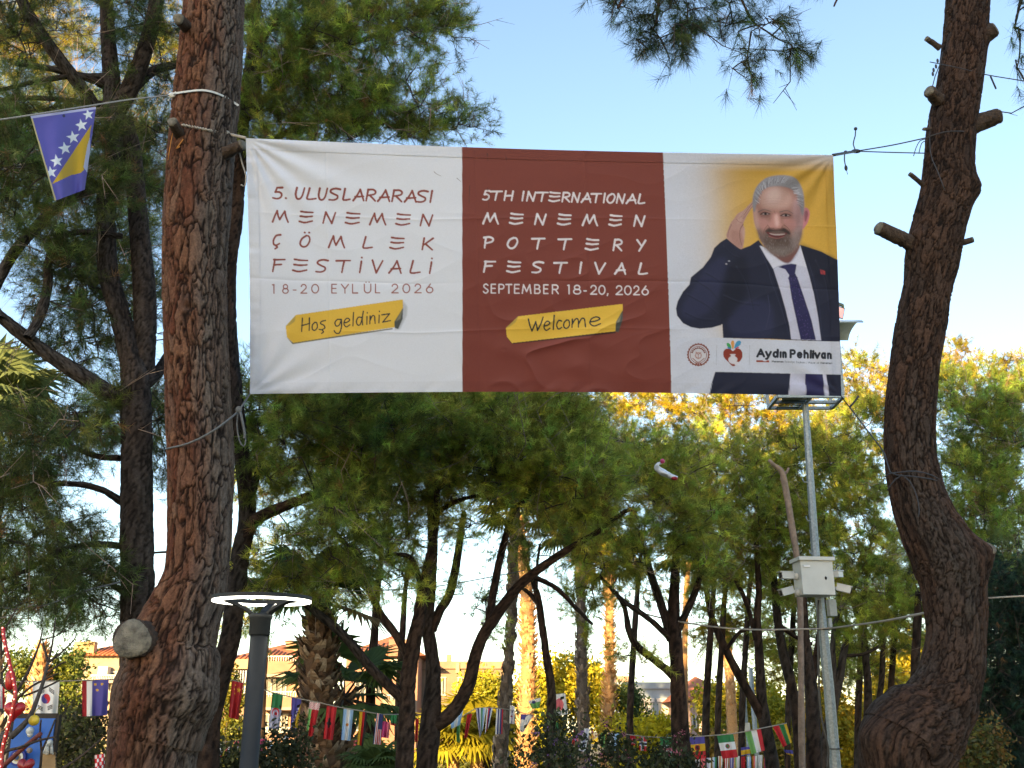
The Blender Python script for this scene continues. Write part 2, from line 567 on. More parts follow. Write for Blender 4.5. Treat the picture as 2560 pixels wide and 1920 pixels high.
def crown_chunks(blobs, skel, px_m, green, var=0.38, tuft_n=30, length=0.12, spread=1.25, twl=0.42, tw_n=6, per_tw=3, dens=1.0, dead=0.04, link=1.0, rise=0.35, droop=0.12, maxlink=3.0):
    """blobs: (px, py, Y, rx px, ry px, ry m, sprays). Sprays of needle tufts on twigs, joined to the tree."""
    roots, outd = [], []
    ctr = np.mean(np.array([P(b[0], b[1], b[2]) for b in blobs]), 0)
    for bx, by, bY, rx, ry, rd, ns in blobs:
        for _ in range(int(round(ns * dens))):
            v = rng.normal(size=3)
            v = v / np.linalg.norm(v) * rng.random() ** 0.42
            Y = bY + v[1] * rd
            p = P(bx + v[0] * rx, by - v[2] * ry, Y)
            roots.append(p)
            c = P(bx, by, bY)
            outd.append(nrm(nrm(p - c) * 0.7 + nrm(p - ctr) * 0.35 + rng.normal(size=3) * 0.35 + np.array((0, 0, rise))))
    roots, outd = np.array(roots), np.array(outd)
    chunks = []
    nodes = [np.asarray(q) for q in skel]
    nod = np.array(nodes)
    dd = np.min(np.linalg.norm(roots[:, None] - nod[None], axis=2), 1)
    order = np.argsort(dd)
    buf = np.zeros((len(nod) + len(roots) * 3, 3))
    buf[:len(nod)] = nod
    cnt = len(nod)
    for i in order:
        r = roots[i]
        d2 = np.linalg.norm(buf[:cnt] - r, axis=1)
        j = int(np.argmin(d2))
        L = d2[j]
        if L > 0.05 and rng.random() < link and L < maxlink:
            rr = min(0.028, 0.006 + 0.012 * L)
            tb, pts = sag_tube(buf[j], r, rr, 0.006, 0.13 * L, 4, 6)
            chunks.append(tb)
            buf[cnt] = pts[3]
            cnt += 1
        buf[cnt] = r
        cnt += 1
    for i in rng.choice(len(roots), max(1, len(roots) // 4), replace=False):
        d = nrm(outd[i] + rng.normal(size=3) * 0.8)
        L = twl * rng.uniform(1.0, 2.2)
        e = roots[i] + d * L
        m1 = roots[i] + d * L * 0.5 + rng.normal(size=3) * 0.09 * L
        r0 = max(0.006, px_m * 0.32)
        chunks.append(tube(np.array([roots[i], m1, e]), np.array([r0, r0 * 0.8, r0 * 0.4]), 4, None, 2, False))
        for _ in range(3):
            q = m1 + (e - m1) * rng.random()
            chunks.append(tube(np.array([q, q + nrm(d + rng.normal(size=3) * 0.9) * L * rng.uniform(0.2, 0.5)]), np.array([r0 * 0.6, r0 * 0.3]), 3, None, 2, False))
    # twigs
    K = len(roots)
    r3 = np.repeat(roots, tw_n, 0)
    td = nrm(np.repeat(outd, tw_n, 0) + rng.normal(size=(K * tw_n, 3)) * 0.55)
    tl = twl * (0.5 + 0.8 * rng.random((K * tw_n, 1)))
    end = r3 + td * tl
    s = nrm(np.cross(td, rng.normal(size=td.shape))) * max(0.004, px_m * 0.28)
    V = np.stack([r3 - s, r3 + s, end], 1).reshape(-1, 3)
    chunks.append((V, np.arange(len(V)).reshape(-1, 3), None, 1))
    tp, tdn = [], []
    for q in range(per_tw):
        t = 1.0 - 0.55 * (q + rng.random((K * tw_n, 1)) * 0.6) / per_tw
        tp.append(r3 + td * tl * t + rng.normal(size=td.shape) * 0.02)
        tdn.append(nrm(td + rng.normal(size=td.shape) * 0.45 + np.array((0, 0, rise * 0.5))))
    # colour is shared within a spray so that clumps read light and dark
    tone = np.exp(rng.normal(0, var * 0.8, K))
    hue = rng.normal(0, 1, K)
    tp, tdn = np.concatenate(tp), np.concatenate(tdn)
    Vn, Fn, Cn, _ = needles(tp, tdn, tuft_n, length, max(0.0022, px_m * 0.42), spread, green, var * 0.9, droop, dead)
    spray = np.tile(np.repeat(np.arange(K), tw_n), per_tw)
    sp = np.repeat(spray, tuft_n * 3)
    Cn = Cn * tone[sp][:, None] * (1 + hue[sp][:, None] * np.array((0.13, 0.03, -0.08)))
    chunks.append((Vn, Fn, np.clip(Cn, 0.003, 0.9), 0))
    return chunks

def skel_of(*lines):
    out = []
    for pts in lines:
        p, _ = catmull(pts, np.ones(len(pts)), 0.25)
        out.append(p)
    return np.vstack(out)

def stub_chunks(a, b, r, seed=0):
    """a sawn branch stub: rough bark tube (0) and pale cut face (1)"""
    a, b = np.asarray(a, float), np.asarray(b, float)
    V, F, C, _ = bark_tube(np.array([a, (a * 2 + b) / 3, (a + 2 * b) / 3, b]), np.array([r * 1.2, r * 1.05, r, r * 0.97]), max(0.02, r * 0.3), 20, plate=max(0.03, r * 0.7), amp=r * 0.22, seed=seed)
    d = nrm(b - a)
    u = nrm(np.cross(d, (0.3, 0.2, 1.0)))
    w = np.cross(d, u)
    n = 20
    th = np.arange(n) / n * 2 * math.pi
    q = [b + d * 0.018]
    FV = [(b + d * 0.018)[None]]
    for rr, hgt in ((0.45, 0.016), (0.86, 0.013), (0.93, -0.004)):
        FV.append(b + d * hgt + (np.cos(th)[:, None] * u + np.sin(th)[:, None] * w) * r * rr * (1 + 0.07 * np.sin(th * 3 + seed))[:, None])
    FV = np.vstack(FV)
    jj = np.arange(n)
    j2 = (jj + 1) % n
    FF = [np.stack([np.zeros(n, int), 1 + jj, 1 + j2], -1)]
    for q in (0, 1):
        a0, a1 = 1 + q * n, 1 + (q + 1) * n
        FF += [np.stack([a0 + jj, a1 + jj, a1 + j2], -1), np.stack([a0 + jj, a1 + j2, a0 + j2], -1)]
    return [(V, F, C, 0), (FV, np.vstack(FF), None, 1)]

def make_pine(label, trunk, limbs=(), blobs=(), bark=None, group=None, name='pine_tree', res=(0.05, 14), plate=0.06, amp=0.012, px_m=0.01, green=(0.05, 0.085, 0.018), seed=0, skel_extra=(), **kw):
    """trunk: (points, radii) from the ground up; limbs: list of (points, radii)"""
    bark = bark or M_BARK_DARK
    pts, rad = trunk
    base = np.array((pts[0][0], pts[0][1], 0.0))
    t = thing(name, label, 'tree', base, group)
    ch = bark_tube(pts, rad, res[0], res[1], plate, amp, seed)
    tk = make_mesh('trunk', [ch], bark, t)
    for i, (lp, lr) in enumerate(limbs):
        make_mesh('limb', [bark_tube(lp, lr, res[0], max(8, res[1] - 4), plate * 0.8, amp * 0.7, seed + i + 1)], bark, tk)
    if blobs:
        sk = skel_of(pts[2:] if len(pts) > 3 else pts, *[l[0] for l in limbs], *skel_extra)
        make_mesh('crown', crown_chunks(blobs, sk, px_m, green, **kw), [M_NEEDLE, M_TWIG, M_TWIG if name == 'conifer_tree' else M_DEADWOOD], t, smooth=False)
    return t

def leaves(ctr, sig, n, size, cols, aspect=0.55, up=0.4):
    """n folded leaf-sized faces scattered round cluster centres"""
    k = rng.integers(0, len(ctr), n)
    p = ctr[k] + rng.normal(size=(n, 3)) * sig
    d = nrm(rng.normal(size=(n, 3)) + np.array((0, 0, -0.3)))
    nn = nrm(rng.normal(size=(n, 3)) + np.array((0, 0, up)))
    s = nrm(np.cross(d, nn))
    L = size * (0.6 + 0.8 * rng.random((n, 1)))
    f = nrm(np.cross(s, d))
    V = np.stack([p, p + d * L * 0.5 + s * L * aspect / 2 + f * L * 0.08, p + d * L, p + d * L * 0.5 - s * L * aspect / 2 + f * L * 0.08], 1)
    I = np.arange(n)[:, None] * 4
    F = np.vstack([I + np.array([0, 1, 2]), I + np.array([0, 2, 3])])
    cols = np.asarray(cols, float)
    ck = rng.integers(0, len(cols), len(ctr))
    tone = np.exp(rng.normal(0, 0.25, len(ctr)))
    C = cols[ck[k]] * tone[k][:, None] * np.exp(rng.normal(0, 0.18, (n, 1)))
    return V.reshape(-1, 3), F, np.repeat(np.clip(C, 0.003, 0.9), 4, 0), 0

def blob_centres(blobs):
    out = []
    for bx, by, bY, rx, ry, rd, ns in blobs:
        v = rng.normal(size=(ns, 3))
        v = v / np.linalg.norm(v, axis=1, keepdims=True) * (rng.random((ns, 1)) ** 0.36)
        for q in v:
            out.append(P(bx + q[0] * rx, by - q[2] * ry, bY + q[1] * rd))
    return np.array(out)

def make_bush(name, label, cat, blobs, n, size, cols, stem_px=None, sig=0.18, group=None, flowers=None, trunk_r=0.08, aspect=0.55, stems=5):
    ctr = blob_centres(blobs)
    b0 = P(stem_px[0], 1800, stem_px[1]) if stem_px else ctr.mean(0)
    base = np.array((b0[0], b0[1], 0.0))
    t = thing(name, label, cat, base, group)
    ch = []
    for i in range(stems):
        e = ctr[rng.integers(0, len(ctr))]
        fork = base + np.array((R_.uniform(-.12, .12), R_.uniform(-.12, .12), max(0.4, e[2] * 0.45)))
        ch.append(tube(np.array([base + rng.normal(size=3) * (0.05, 0.05, 0) - (0, 0, 0.1), fork, e]), np.array([trunk_r, trunk_r * 0.7, trunk_r * 0.2]), 6, None, 0, ds=0.3))
    make_mesh('trunk' if stems < 4 else 'stem', ch, M_TWIG, t)
    make_mesh('crown', [leaves(ctr, sig, n, size, cols, aspect)], M_LEAF, t, smooth=False)
    if flowers:
        fc = ctr[rng.integers(0, len(ctr), flowers[0])] + rng.normal(size=(flowers[0], 3)) * sig * 1.3 + np.array((0, 0, 0.08))
        make_mesh('blossoms', [leaves(fc, flowers[2], flowers[0] * 14, flowers[2] * 1.1, [flowers[1]], 0.8)], M_LEAF, t, smooth=False)
    return t

# ------------------------------------------------------------------ palms
def fan_leaf(c, d, up, R, nseg, arc, col, droop=0.3):
    d, up = nrm(d), np.asarray(up, float)
    s = nrm(np.cross(d, up))
    u = np.cross(s, d)
    V, F, C = [], [], []
    for i in range(nseg):
        a = (i / (nseg - 1) - 0.5) * arc
        q = d * math.cos(a) + s * math.sin(a)
        L = R * (0.78 + 0.22 * math.cos(a * 0.6)) * R_.uniform(0.9, 1.05)
        w = nrm(np.cross(q, u)) * R * arc / nseg * 0.34
        k = len(V)
        mid = c + q * L * 0.55 + u * R * 0.05
        tip = c + q * L + np.array((0, 0, -droop * L * R_.uniform(0.4, 1.2)))
        V += [c, mid - w, mid + u * 0.012 * R, mid + w, tip]
        F += [(k, k + 1, k + 2), (k, k + 2, k + 3), (k + 1, k + 4, k + 2), (k + 2, k + 4, k + 3)]
        t = R_.uniform(0.75, 1.3)
        C += [np.asarray(col) * t] * 5
    return np.array(V), np.array(F), np.clip(np.array(C), 0.004, 0.9), 0

def frond_leaf(c, d, L, col, n=34, leafl=0.35, sag=0.5):
    """a feather frond: arching rachis with narrow leaflets"""
    d = nrm(d)
    t = np.linspace(0, 1, n)
    pts = np.asarray(c) + d[None] * (t * L)[:, None] + np.array((0, 0, -1))[None] * (t ** 2 * L * sag)[:, None]
    T = nrm(np.gradient(pts, axis=0))
    s = nrm(np.cross(T, (0, 0, 1.0)))
    V, F, C = [], [], []
    for i in range(2, n):
        ll = leafl * (1 - 0.75 * abs(t[i] - 0.45))
        for sg in (-1, 1):
            q = nrm(s[i] * sg + T[i] * 0.75 + np.array((0, 0, -0.25)) + rng.normal(size=3) * 0.1)
            w = T[i] * 0.022
            k = len(V)
            V += [pts[i] - w, pts[i] + w, pts[i] + q * ll]
            F.append((k, k + 1, k + 2))
            C += [np.asarray(col) * R_.uniform(0.75, 1.3)] * 3
    return (np.array(V), np.array(F), np.clip(np.array(C), 0.004, 0.9), 0), tube(pts, np.linspace(0.02, 0.004, n), 4, None, 1, caps=False)

def shag(axis, rad, n, flap, cols, up=1.0, seed=1, out=0.6):
    """leaf-base flaps all over a palm trunk"""
    pts, rr = catmull(axis, rad, 0.08)
    V, F, C = [], [], []
    rn = np.random.default_rng(seed)
    cols = np.asarray(cols, float)
    for i in range(n):
        k = int(rn.integers(0, len(pts)))
        a = rn.random() * 2 * math.pi
        o = np.array((math.cos(a), math.sin(a), 0))
        s = np.array((-o[1], o[0], 0))
        p = pts[k] + o * rr[k] * 0.9 + np.array((0, 0, rn.normal() * 0.04))
        L = flap * (0.6 + 0.8 * rn.random())
        w = flap * (0.24 + 0.15 * rn.random())
        tip = p + nrm(o * out * (0.7 + 0.6 * rn.random()) + np.array((0, 0, up)) + s * rn.normal() * 0.25) * L
        mid = (p + tip) / 2 + o * L * 0.12
        q = len(V)
        V += [p - s * w, p + s * w, mid - s * w * 0.7, mid + s * w * 0.7, tip - s * w * 0.25, tip + s * w * 0.25, mid - o * L * 0.16, tip - o * 0.02]
        F += [(q, q + 1, q + 3), (q, q + 3, q + 2), (q + 2, q + 3, q + 5), (q + 2, q + 5, q + 4), (q, q + 2, q + 6), (q + 1, q + 6, q + 3), (q + 2, q + 4, q + 7), (q + 3, q + 7, q + 5)]
        C += [cols[rn.integers(0, len(cols))] * (0.7 + 0.6 * rn.random())] * 8
    return np.array(V), np.array(F), np.clip(np.array(C), 0.004, 0.9), 0

def make_palm(label, spec, Y, flaps, flap, cols, fans=0, fanR=0.9, fancol=(0.06, 0.10, 0.03), group=None, up=1.0, out=0.6, seed=1, fan_len=0.7, dead_fans=0):
    pts, rad = to_ground(*trace(spec, Y), flare=1.15)
    base = np.array((pts[0][0], pts[0][1], 0.0))
    t = thing('palm_tree', label, 'palm tree', base, group)
    ch = [tube(pts, rad * 0.9, 14, np.asarray(cols[0]) * 0.6, 0, ds=0.15)]
    if flaps:
        ch.append(shag(pts, rad * 0.9, flaps, flap, cols, up, seed, out))
    make_mesh('trunk', ch, M_FIBRE, t, smooth=False)
    top = pts[-1]
    for i in range(fans):
        a = i * 2.399 + R_.uniform(-.2, .2)
        e = R_.uniform(-0.35, 1.1)
        d = np.array((math.cos(a) * math.cos(e), math.sin(a) * math.cos(e), math.sin(e)))
        hub = top + d * fan_len * R_.uniform(0.8, 1.2)
        dc = fancol if i >= dead_fans else (0.2, 0.14, 0.06)
        lf = fan_leaf(hub, d, np.array((0, 0, 1.0)) if abs(d[2]) < 0.9 else np.array((1.0, 0, 0)), fanR, 26, 4.0, dc, 0.28)
        make_mesh('leaf', [lf, tube(np.array([top, hub]), np.array([0.025, 0.012]), 5, None, 1)], [M_LEAF, M_TWIG], t, smooth=False)
    return t

# ================================================================== THE PLACE
def lr(rows, Y):
    """trunk outline rows (left px, right px, y px), bottom row first -> points, radii"""
    return trace([((a + b) / 2, y, b - a) for a, b, y in rows], Y)

# ---- the big banner-bearing pine with the reddish trunk
YA = 7.9
rowsA = [(264, 494, 1920), (270, 520, 1830), (278, 553, 1740), (312, 556, 1660), (335, 548, 1600), (376, 566, 1510), (408, 578, 1420), (417, 582, 1300),
         (419, 584, 1160), (414, 577, 1010), (411, 573, 900), (406, 568, 750), (408, 567, 640), (416, 576, 490), (425, 585, 360), (438, 596, 230), (450, 607, 110),
         (458, 613, 0), (466, 616, -160), (478, 618, -420), (500, 620, -800)]
pA, rA = lr(rowsA, YA)
rA = rA * 0.95
pA, rA = to_ground(pA, rA, 1.25)
rAm = 0.27
def onA(x, y, back=0.0):
    return P(x, y, YA - rAm + back)
bumpsA = [(onA(560, 925), 0.11, 0.05), (onA(490, 1740), 0.20, 0.06), (onA(470, 765), 0.035, -0.06), (onA(470, 765), 0.11, 0.03),
          (onA(335, 1600, 0.1), 0.17, 0.08), (onA(545, 600), 0.09, 0.03), (onA(430, 1690), 0.14, 0.05), (onA(355, 1500, 0.05), 0.12, 0.04), (onA(565, 1080), 0.10, 0.02)]
tA = thing('pine_tree', 'thick straight pine with reddish plated bark and large round sawn stump, holding the banner', 'tree', (pA[0][0], YA, 0))
trunkA = make_mesh('trunk', [bark_tube(pA, rA, 0.0095, 220, plate=0.066, amp=0.022, seed=3, bumps=bumpsA, grey=0.06, grey_side=(0.85, -0.25, 0))], M_BARK_RED, tA)
for a, b, r, lab in (((470, 70, 0.05), (446, 47, -0.18), 14, None), ((455, 345, 0.05), (431, 305, -0.15), 13, None), ((560, 385, 0.15), (606, 362, 0.05), 14, None)):
    make_mesh('cut_stub', stub_chunks(onA(*a), onA(*b), WPX(r, a[1], YA), 2), [M_STUBBARK, M_SAWN], trunkA)
big = make_mesh('stump', stub_chunks(onA(372, 1605, 0.22), onA(330, 1598, -0.16), WPX(50, 1600, YA - .3), 5), [M_STUBBARK, M_SAWN], trunkA)
big['label'] = 'broad pale sawn round of a lost limb'
limbA = trace([(500, -420, 60), (700, -520, 45), (900, -560, 30)], YA, 6.5)
make_mesh('limb', [bark_tube(*limbA, 0.05, 14, 0.06, 0.012, 8)], M_BARK_RED, trunkA)
limbA2 = trace([(490, -350, 60), (320, -520, 45), (150, -580, 30)], YA, 8.5)
make_mesh('limb', [bark_tube(*limbA2, 0.05, 14, 0.06, 0.012, 9)], M_BARK_RED, trunkA)
GREEN = (0.225, 0.27, 0.042)
GREEN2 = (0.25, 0.285, 0.040)
GREEN3 = (0.31, 0.35, 0.055)  # brightened needle colour that stands in for light on the shaded centre crowns
make_mesh('crown', crown_chunks([(880, -640, 6.5, 200, 90, 1.1, 9), (500, -900, YA, 260, 120, 1.3, 14), (150, -650, 8.5, 200, 90, 1.1, 9)],
          skel_of(pA[-4:], limbA[0], limbA2[0]), 0.009, GREEN, tuft_n=20), [M_NEEDLE, M_TWIG, M_DEADWOOD], tA, smooth=False)

# ---- the crooked pine that holds the other end
YR = 8.7
rowsR = [(2154, 2371, 1925), (2156, 2402, 1855), (2198, 2424, 1812), (2262, 2440, 1762), (2305, 2455, 1682), (2322, 2460, 1588), (2310, 2463, 1494), (2284, 2464, 1410),
         (2258, 2424, 1345), (2237, 2386, 1285), (2222, 2360, 1221), (2211, 2342, 1134), (2212, 2340, 1047), (2226, 2350, 917), (2242, 2368, 800), (2259, 2380, 715), (2262, 2396, 650),
         (2280, 2412, 564), (2304, 2434, 477), (2313, 2433, 391), (2321, 2441, 304), (2340, 2453, 217), (2358, 2468, 100), (2368, 2474, 0), (2380, 2480, -150), (2380, 2470, -420), (2360, 2440, -760)]
pR, rR = lr(rowsR, YR)
rR = rR * 0.96
pR, rR = to_ground(pR, rR, 1.1)
def onR(x, y, back=0.0):
    return P(x, y, YR - 0.24 + back)
bumpsR = [(onR(2455, 1385, 0.1), 0.12, 0.08), (onR(2190, 1850, 0.1), 0.13, 0.09), (onR(2245, 1850), 0.07, -0.06), (onR(2245, 1850), 0.15, 0.05), (onR(2428, 470, 0.15), 0.12, 0.06),
          (onR(2290, 590, 0.1), 0.12, 0.04), (onR(2460, 90, 0.15), 0.08, 0.04)]
tR = thing('pine_tree', 'crooked dark pine with an S bend, sawn branch stubs and a blue rope round it', 'tree', (pR[0][0], YR, 0))
trunkR = make_mesh('trunk', [bark_tube(pR, rR, 0.011, 190, plate=0.052, amp=0.020, seed=21, bumps=bumpsR, grey=0.22)], M_BARK_DARK, tR)
for a, b, r in (((2452, 95, .15), (2484, 74, .1), 19), ((2350, 120, .15), (2317, 97, .1), 7), ((2345, 250, .1), (2323, 228, 0), 14), ((2430, 312, .2), (2497, 290, .15), 19),
                ((2308, 462, .2), (2276, 436, .15), 6), ((2285, 612, .2), (2197, 570, .05), 17), ((2385, 612, .2), (2430, 600, .15), 8), ((2325, 322, .1), (2310, 323, 0), 4), ((2462, 1395, .15), (2470, 1372, .05), 20)):
    make_mesh('cut_stub', stub_chunks(onR(*a), onR(*b), WPX(r, a[1], YR), int(a[0]) % 7), [M_STUBBARK, M_SAWN], trunkR)
l1 = trace([(2390, -300, 50), (2150, -330, 38), (1850, -270, 26), (1690, -150, 18), (1655, -40, 10), (1640, 60, 6)], YR, 7.4)
l2 = trace([(1850, -270, 12), (1826, -120, 7), (1868, 30, 5), (1930, 88, 3.5), (1978, 112, 2)], 7.9, 7.4)
l3 = trace([(1690, -150, 12), (1590, -60, 8), (1545, 20, 5)], 7.5, 7.3)
l4 = trace([(2420, -250, 30), (2540, -260, 22), (2620, -160, 14), (2560, -20, 8), (2535, 70, 5)], YR, 7.8)
l5 = trace([(2090, -320, 12), (2110, -160, 8), (2106, -40, 5), (2085, 15, 3)], 8.4, 8.2)
for i, l in enumerate((l1, l2, l3, l4, l5)):
    make_mesh('limb', [bark_tube(*l, 0.05, 12, 0.05, 0.008, 40 + i)], M_BARK_DARK, trunkR)
hang = [(1640, 40, 7.4, 110, 60, 0.3, 12), (1560, 10, 7.3, 45, 30, 0.2, 5), (1690, 120, 7.4, 80, 40, 0.25, 7), (1800, 70, 7.5, 90, 60, 0.3, 9), (1850, 160, 7.4, 60, 40, 0.25, 6), (1975, 120, 7.4, 35, 14, 0.2, 7), (1920, 60, 7.4, 40, 30, 0.2, 5), (1600, 60, 7.4, 60, 40, .25, 6), (1700, -20, 7.5, 120, 40, .3, 8), (1775, -30, 7.6, 140, 50, 0.3, 12), (1730, 30, 7.4, 80, 60, .3, 8)]
ch1 = crown_chunks(hang, skel_of(l1[0][2:], l2[0], l3[0]), 0.0075, (0.042, 0.07, 0.022), tuft_n=44, length=0.16, spread=1.0, twl=0.25, tw_n=4, per_tw=1, rise=-0.35, droop=0.5, dead=0.02, dens=1.1)
hang2 = [(2545, 60, 7.8, 25, 50, 0.2, 3), (2540, 150, 7.8, 15, 25, 0.15, 2), (2570, 265, 7.8, 12, 8, 0.1, 1), (2600, -30, 7.8, 40, 60, 0.3, 6), (2100, -50, 8.2, 40, 20, 0.2, 3)]
ch2 = crown_chunks(hang2, skel_of(l4[0][1:], l5[0][1:]), 0.0075, (0.042, 0.07, 0.022), tuft_n=44, length=0.16, spread=1.0, twl=0.25, tw_n=3, per_tw=1, rise=-0.35, droop=0.5, dead=0.02)
ch3 = crown_chunks([(2420, -900, YR, 260, 120, 1.3, 14), (2150, -520, 8.3, 160, 50, 0.8, 6), (2640, -450, 8.3, 120, 90, 0.9, 6)], skel_of(pR[-4:], l1[0][:3]), 0.009, GREEN, tuft_n=20)
make_mesh('crown', ch1 + ch2 + ch3, [M_NEEDLE, M_TWIG, M_TWIG], tR, smooth=False)

# ---- forked pine behind the big trunk on its outer side
YC = 9.6
tC = to_ground(*trace([(338, 1925, 96), (342, 1700, 92), (344, 1500, 88), (342, 1300, 86), (342, 1120, 84), (340, 1010, 84), (338, 950, 76), (322, 880, 56), (298, 780, 52), (272, 690, 50), (265, 590, 49), (268, 480, 48), (285, 380, 48),
                       (283, 270, 50), (278, 190, 44), (270, 90, 36), (266, -20, 32), (262, -300, 26)], YC), 1.2)
tC = (tC[0], tC[1] * 0.9)
cl = [trace([(350, 960, 60), (360, 860, 54), (362, 740, 52), (352, 620, 48), (340, 480, 46), (330, 380, 42), (310, 300, 40)], YC + 0.1, YC + 0.05),
      trace([(283, 290, 42), (325, 220, 42), (360, 130, 40), (392, 0, 36), (420, -200, 30)], YC, YC - .3),
      trace([(235, 265, 30), (200, 215, 30), (150, 150, 28), (100, 80, 26), (55, 0, 24), (20, -120, 20)], YC, YC - .8),
      trace([(320, 1005, 44), (260, 975, 40), (190, 930, 36), (120, 885, 32), (60, 840, 30), (-10, 780, 26), (-80, 700, 20)], YC, YC - .8),
      trace([(70, 845, 24), (100, 790, 24), (118, 720, 22), (125, 640, 18), (160, 560, 16)], YC - .6, YC - .3),
      trace([(0, 800, 24), (-20, 740, 26), (30, 640, 26), (80, 580, 26), (140, 520, 24), (230, 470, 20)], YC - .7, YC - .1),
      trace([(265, 195, 22), (200, 190, 18), (120, 170, 14), (40, 160, 10)], YC, YC - .5),
      trace([(265, 215, 18), (190, 190, 14), (90, 205, 12), (0, 225, 10), (-60, 240, 8)], YC - .05, YC - .7),
      trace([(300, 265, 16), (200, 255, 13), (100, 245, 11), (0, 250, 9)], YC - .05, YC + .6),
      trace([(305, 1255, 18), (255, 1225, 15), (190, 1210, 13), (110, 1212, 11), (30, 1225, 8)], YC, YC - .7),
      trace([(300, 1145, 14), (240, 1140, 12), (160, 1110, 10), (80, 1090, 7)], YC, YC + .6),
      trace([(305, 1365, 17), (230, 1360, 14), (150, 1375, 12), (80, 1420, 10), (0, 1450, 7)], YC, YC - .9),
      trace([(308, 1480, 13), (260, 1450, 11), (200, 1420, 9), (150, 1390, 7)], YC, YC + .5),
      trace([(305, 590, 14), (200, 580, 13), (130, 600, 11)], YC, YC - .5),
      trace([(360, 960, 34), (395, 930, 28), (425, 880, 22)], YC, YC + .5),
      trace([(320, 235, 26), (380, 180, 22), (450, 160, 18), (520, 150, 14)], YC, YC + 1.2)]
sk = [(250, 1165), (200, 1150)]
bl = [(40, 60, 9.0, 110, 110, 0.7, 15), (120, 330, 9.2, 150, 90, 0.8, 22), (380, 120, 9.8, 90, 110, 0.8, 14), (30, 430, 9.0, 110, 90, 0.8, 16), (190, 480, 9.3, 120, 80, 0.7, 16), (330, 400, 10.4, 90, 110, 0.6, 14),
      (170, 690, 9.6, 130, 100, 0.7, 20), (55, 560, 9.0, 90, 70, 0.6, 10), (230, 760, 10.2, 100, 80, 0.6, 14), (210, 880, 10.0, 90, 60, 0.6, 10), (120, 1060, 9.2, 130, 70, 0.7, 17), (230, 1040, 9.8, 80, 70, 0.6, 9),
      (50, 1170, 9.0, 100, 80, 0.6, 12), (60, 1310, 8.9, 110, 80, 0.6, 13), (170, 1450, 9.2, 110, 70, 0.6, 13), (60, 1480, 8.9, 90, 60, 0.5, 9), (230, 1520, 10.0, 70, 40, 0.5, 6), (190, 1330, 9.6, 70, 50, 0.5, 6), (390, 1060, 10.3, 40, 120, .5, 8), (300, 40, 9.6, 70, 60, .6, 8)]
make_pine('tall pine forking into two grey stems, close behind the thick reddish trunk', tC, cl, bl, M_BARK_GREY, res=(0.028, 40), plate=0.045, amp=0.016, px_m=0.0095, green=(0.078, 0.105, 0.026), seed=31, tuft_n=28, dens=1.7, rise=0.1, droop=0.35)
# ---- pine behind the lamp: its low limb reaches over the park
YB = 11.0
tB = to_ground(*trace([(512, 1925, 66), (520, 1800, 62), (548, 1690, 56), (575, 1600, 50), (590, 1480, 46), (602, 1380, 42), (618, 1300, 40), (612, 1200, 36), (600, 1100, 36), (585, 960, 36), (572, 800, 38), (570, 660, 40), (584, 560, 40), (596, 420, 38), (606, 300, 34), (628, 160, 30), (640, 0, 26), (650, -200, 22)], YB), 1.25)
bl_l = [trace([(605, 1370, 36), (630, 1310, 30), (665, 1285, 28), (720, 1262, 25), (790, 1236, 22), (860, 1222, 19), (910, 1190, 15), (945, 1150, 10)], YB, YB - .4),
        trace([(612, 1290, 22), (640, 1200, 18), (650, 1140, 12)], YB, YB + .4),
        trace([(596, 440, 20), (640, 380, 18), (720, 330, 15), (820, 300, 12), (960, 310, 8)], YB, YB - .3),
        trace([(606, 300, 24), (640, 260, 22), (650, 120, 16), (700, 40, 12)], YB, YB - .6),
        trace([(610, 180, 20), (700, 170, 17), (830, 130, 13), (980, 70, 9)], YB, YB + .5)]
bb = [(690, 90, 10.6, 120, 110, 0.9, 34), (840, 60, 10.8, 150, 100, 1.0, 46), (980, 40, 11.2, 130, 80, 0.9, 36), (1080, 70, 11.4, 70, 60, 0.6, 15), (690, 260, 10.8, 110, 90, 0.8, 30), (830, 250, 10.8, 140, 100, 0.9, 42),
      (980, 240, 11.0, 120, 85, 0.8, 28), (1090, 310, 11.2, 80, 40, 0.5, 13), (1150, 310, 11.2, 40, 30, 0.3, 5), (930, 330, 11, 140, 50, 0.6, 22), (840, 160, 11.2, 200, 90, 1, 30), (760, 340, 10.8, 130, 60, .8, 20),
      (660, 1060, 11.2, 100, 90, 0.8, 24), (790, 1060, 10.8, 130, 100, 0.9, 40), (900, 1050, 11.0, 120, 110, 0.9, 36), (960, 1140, 10.8, 90, 80, 0.7, 22), (640, 1180, 11.4, 80, 50, 0.6, 10), (860, 1260, 10.6, 110, 60, 0.6, 18), (840, 1370, 10.7, 90, 80, 0.5, 16), (700, 1360, 11.0, 70, 60, 0.4, 6), (620, 980, 11.3, 60, 60, 0.5, 8), (680, 1480, 11.3, 50, 50, .4, 5)]
make_pine('pine with a long low limb reaching over the park, trunk just behind the reddish trunk', tB, bl_l, bb, M_BARK_DARK, res=(0.04, 26), plate=0.05, amp=0.012, px_m=0.0105, green=(0.165, 0.215, 0.036), seed=41, dens=1.25)
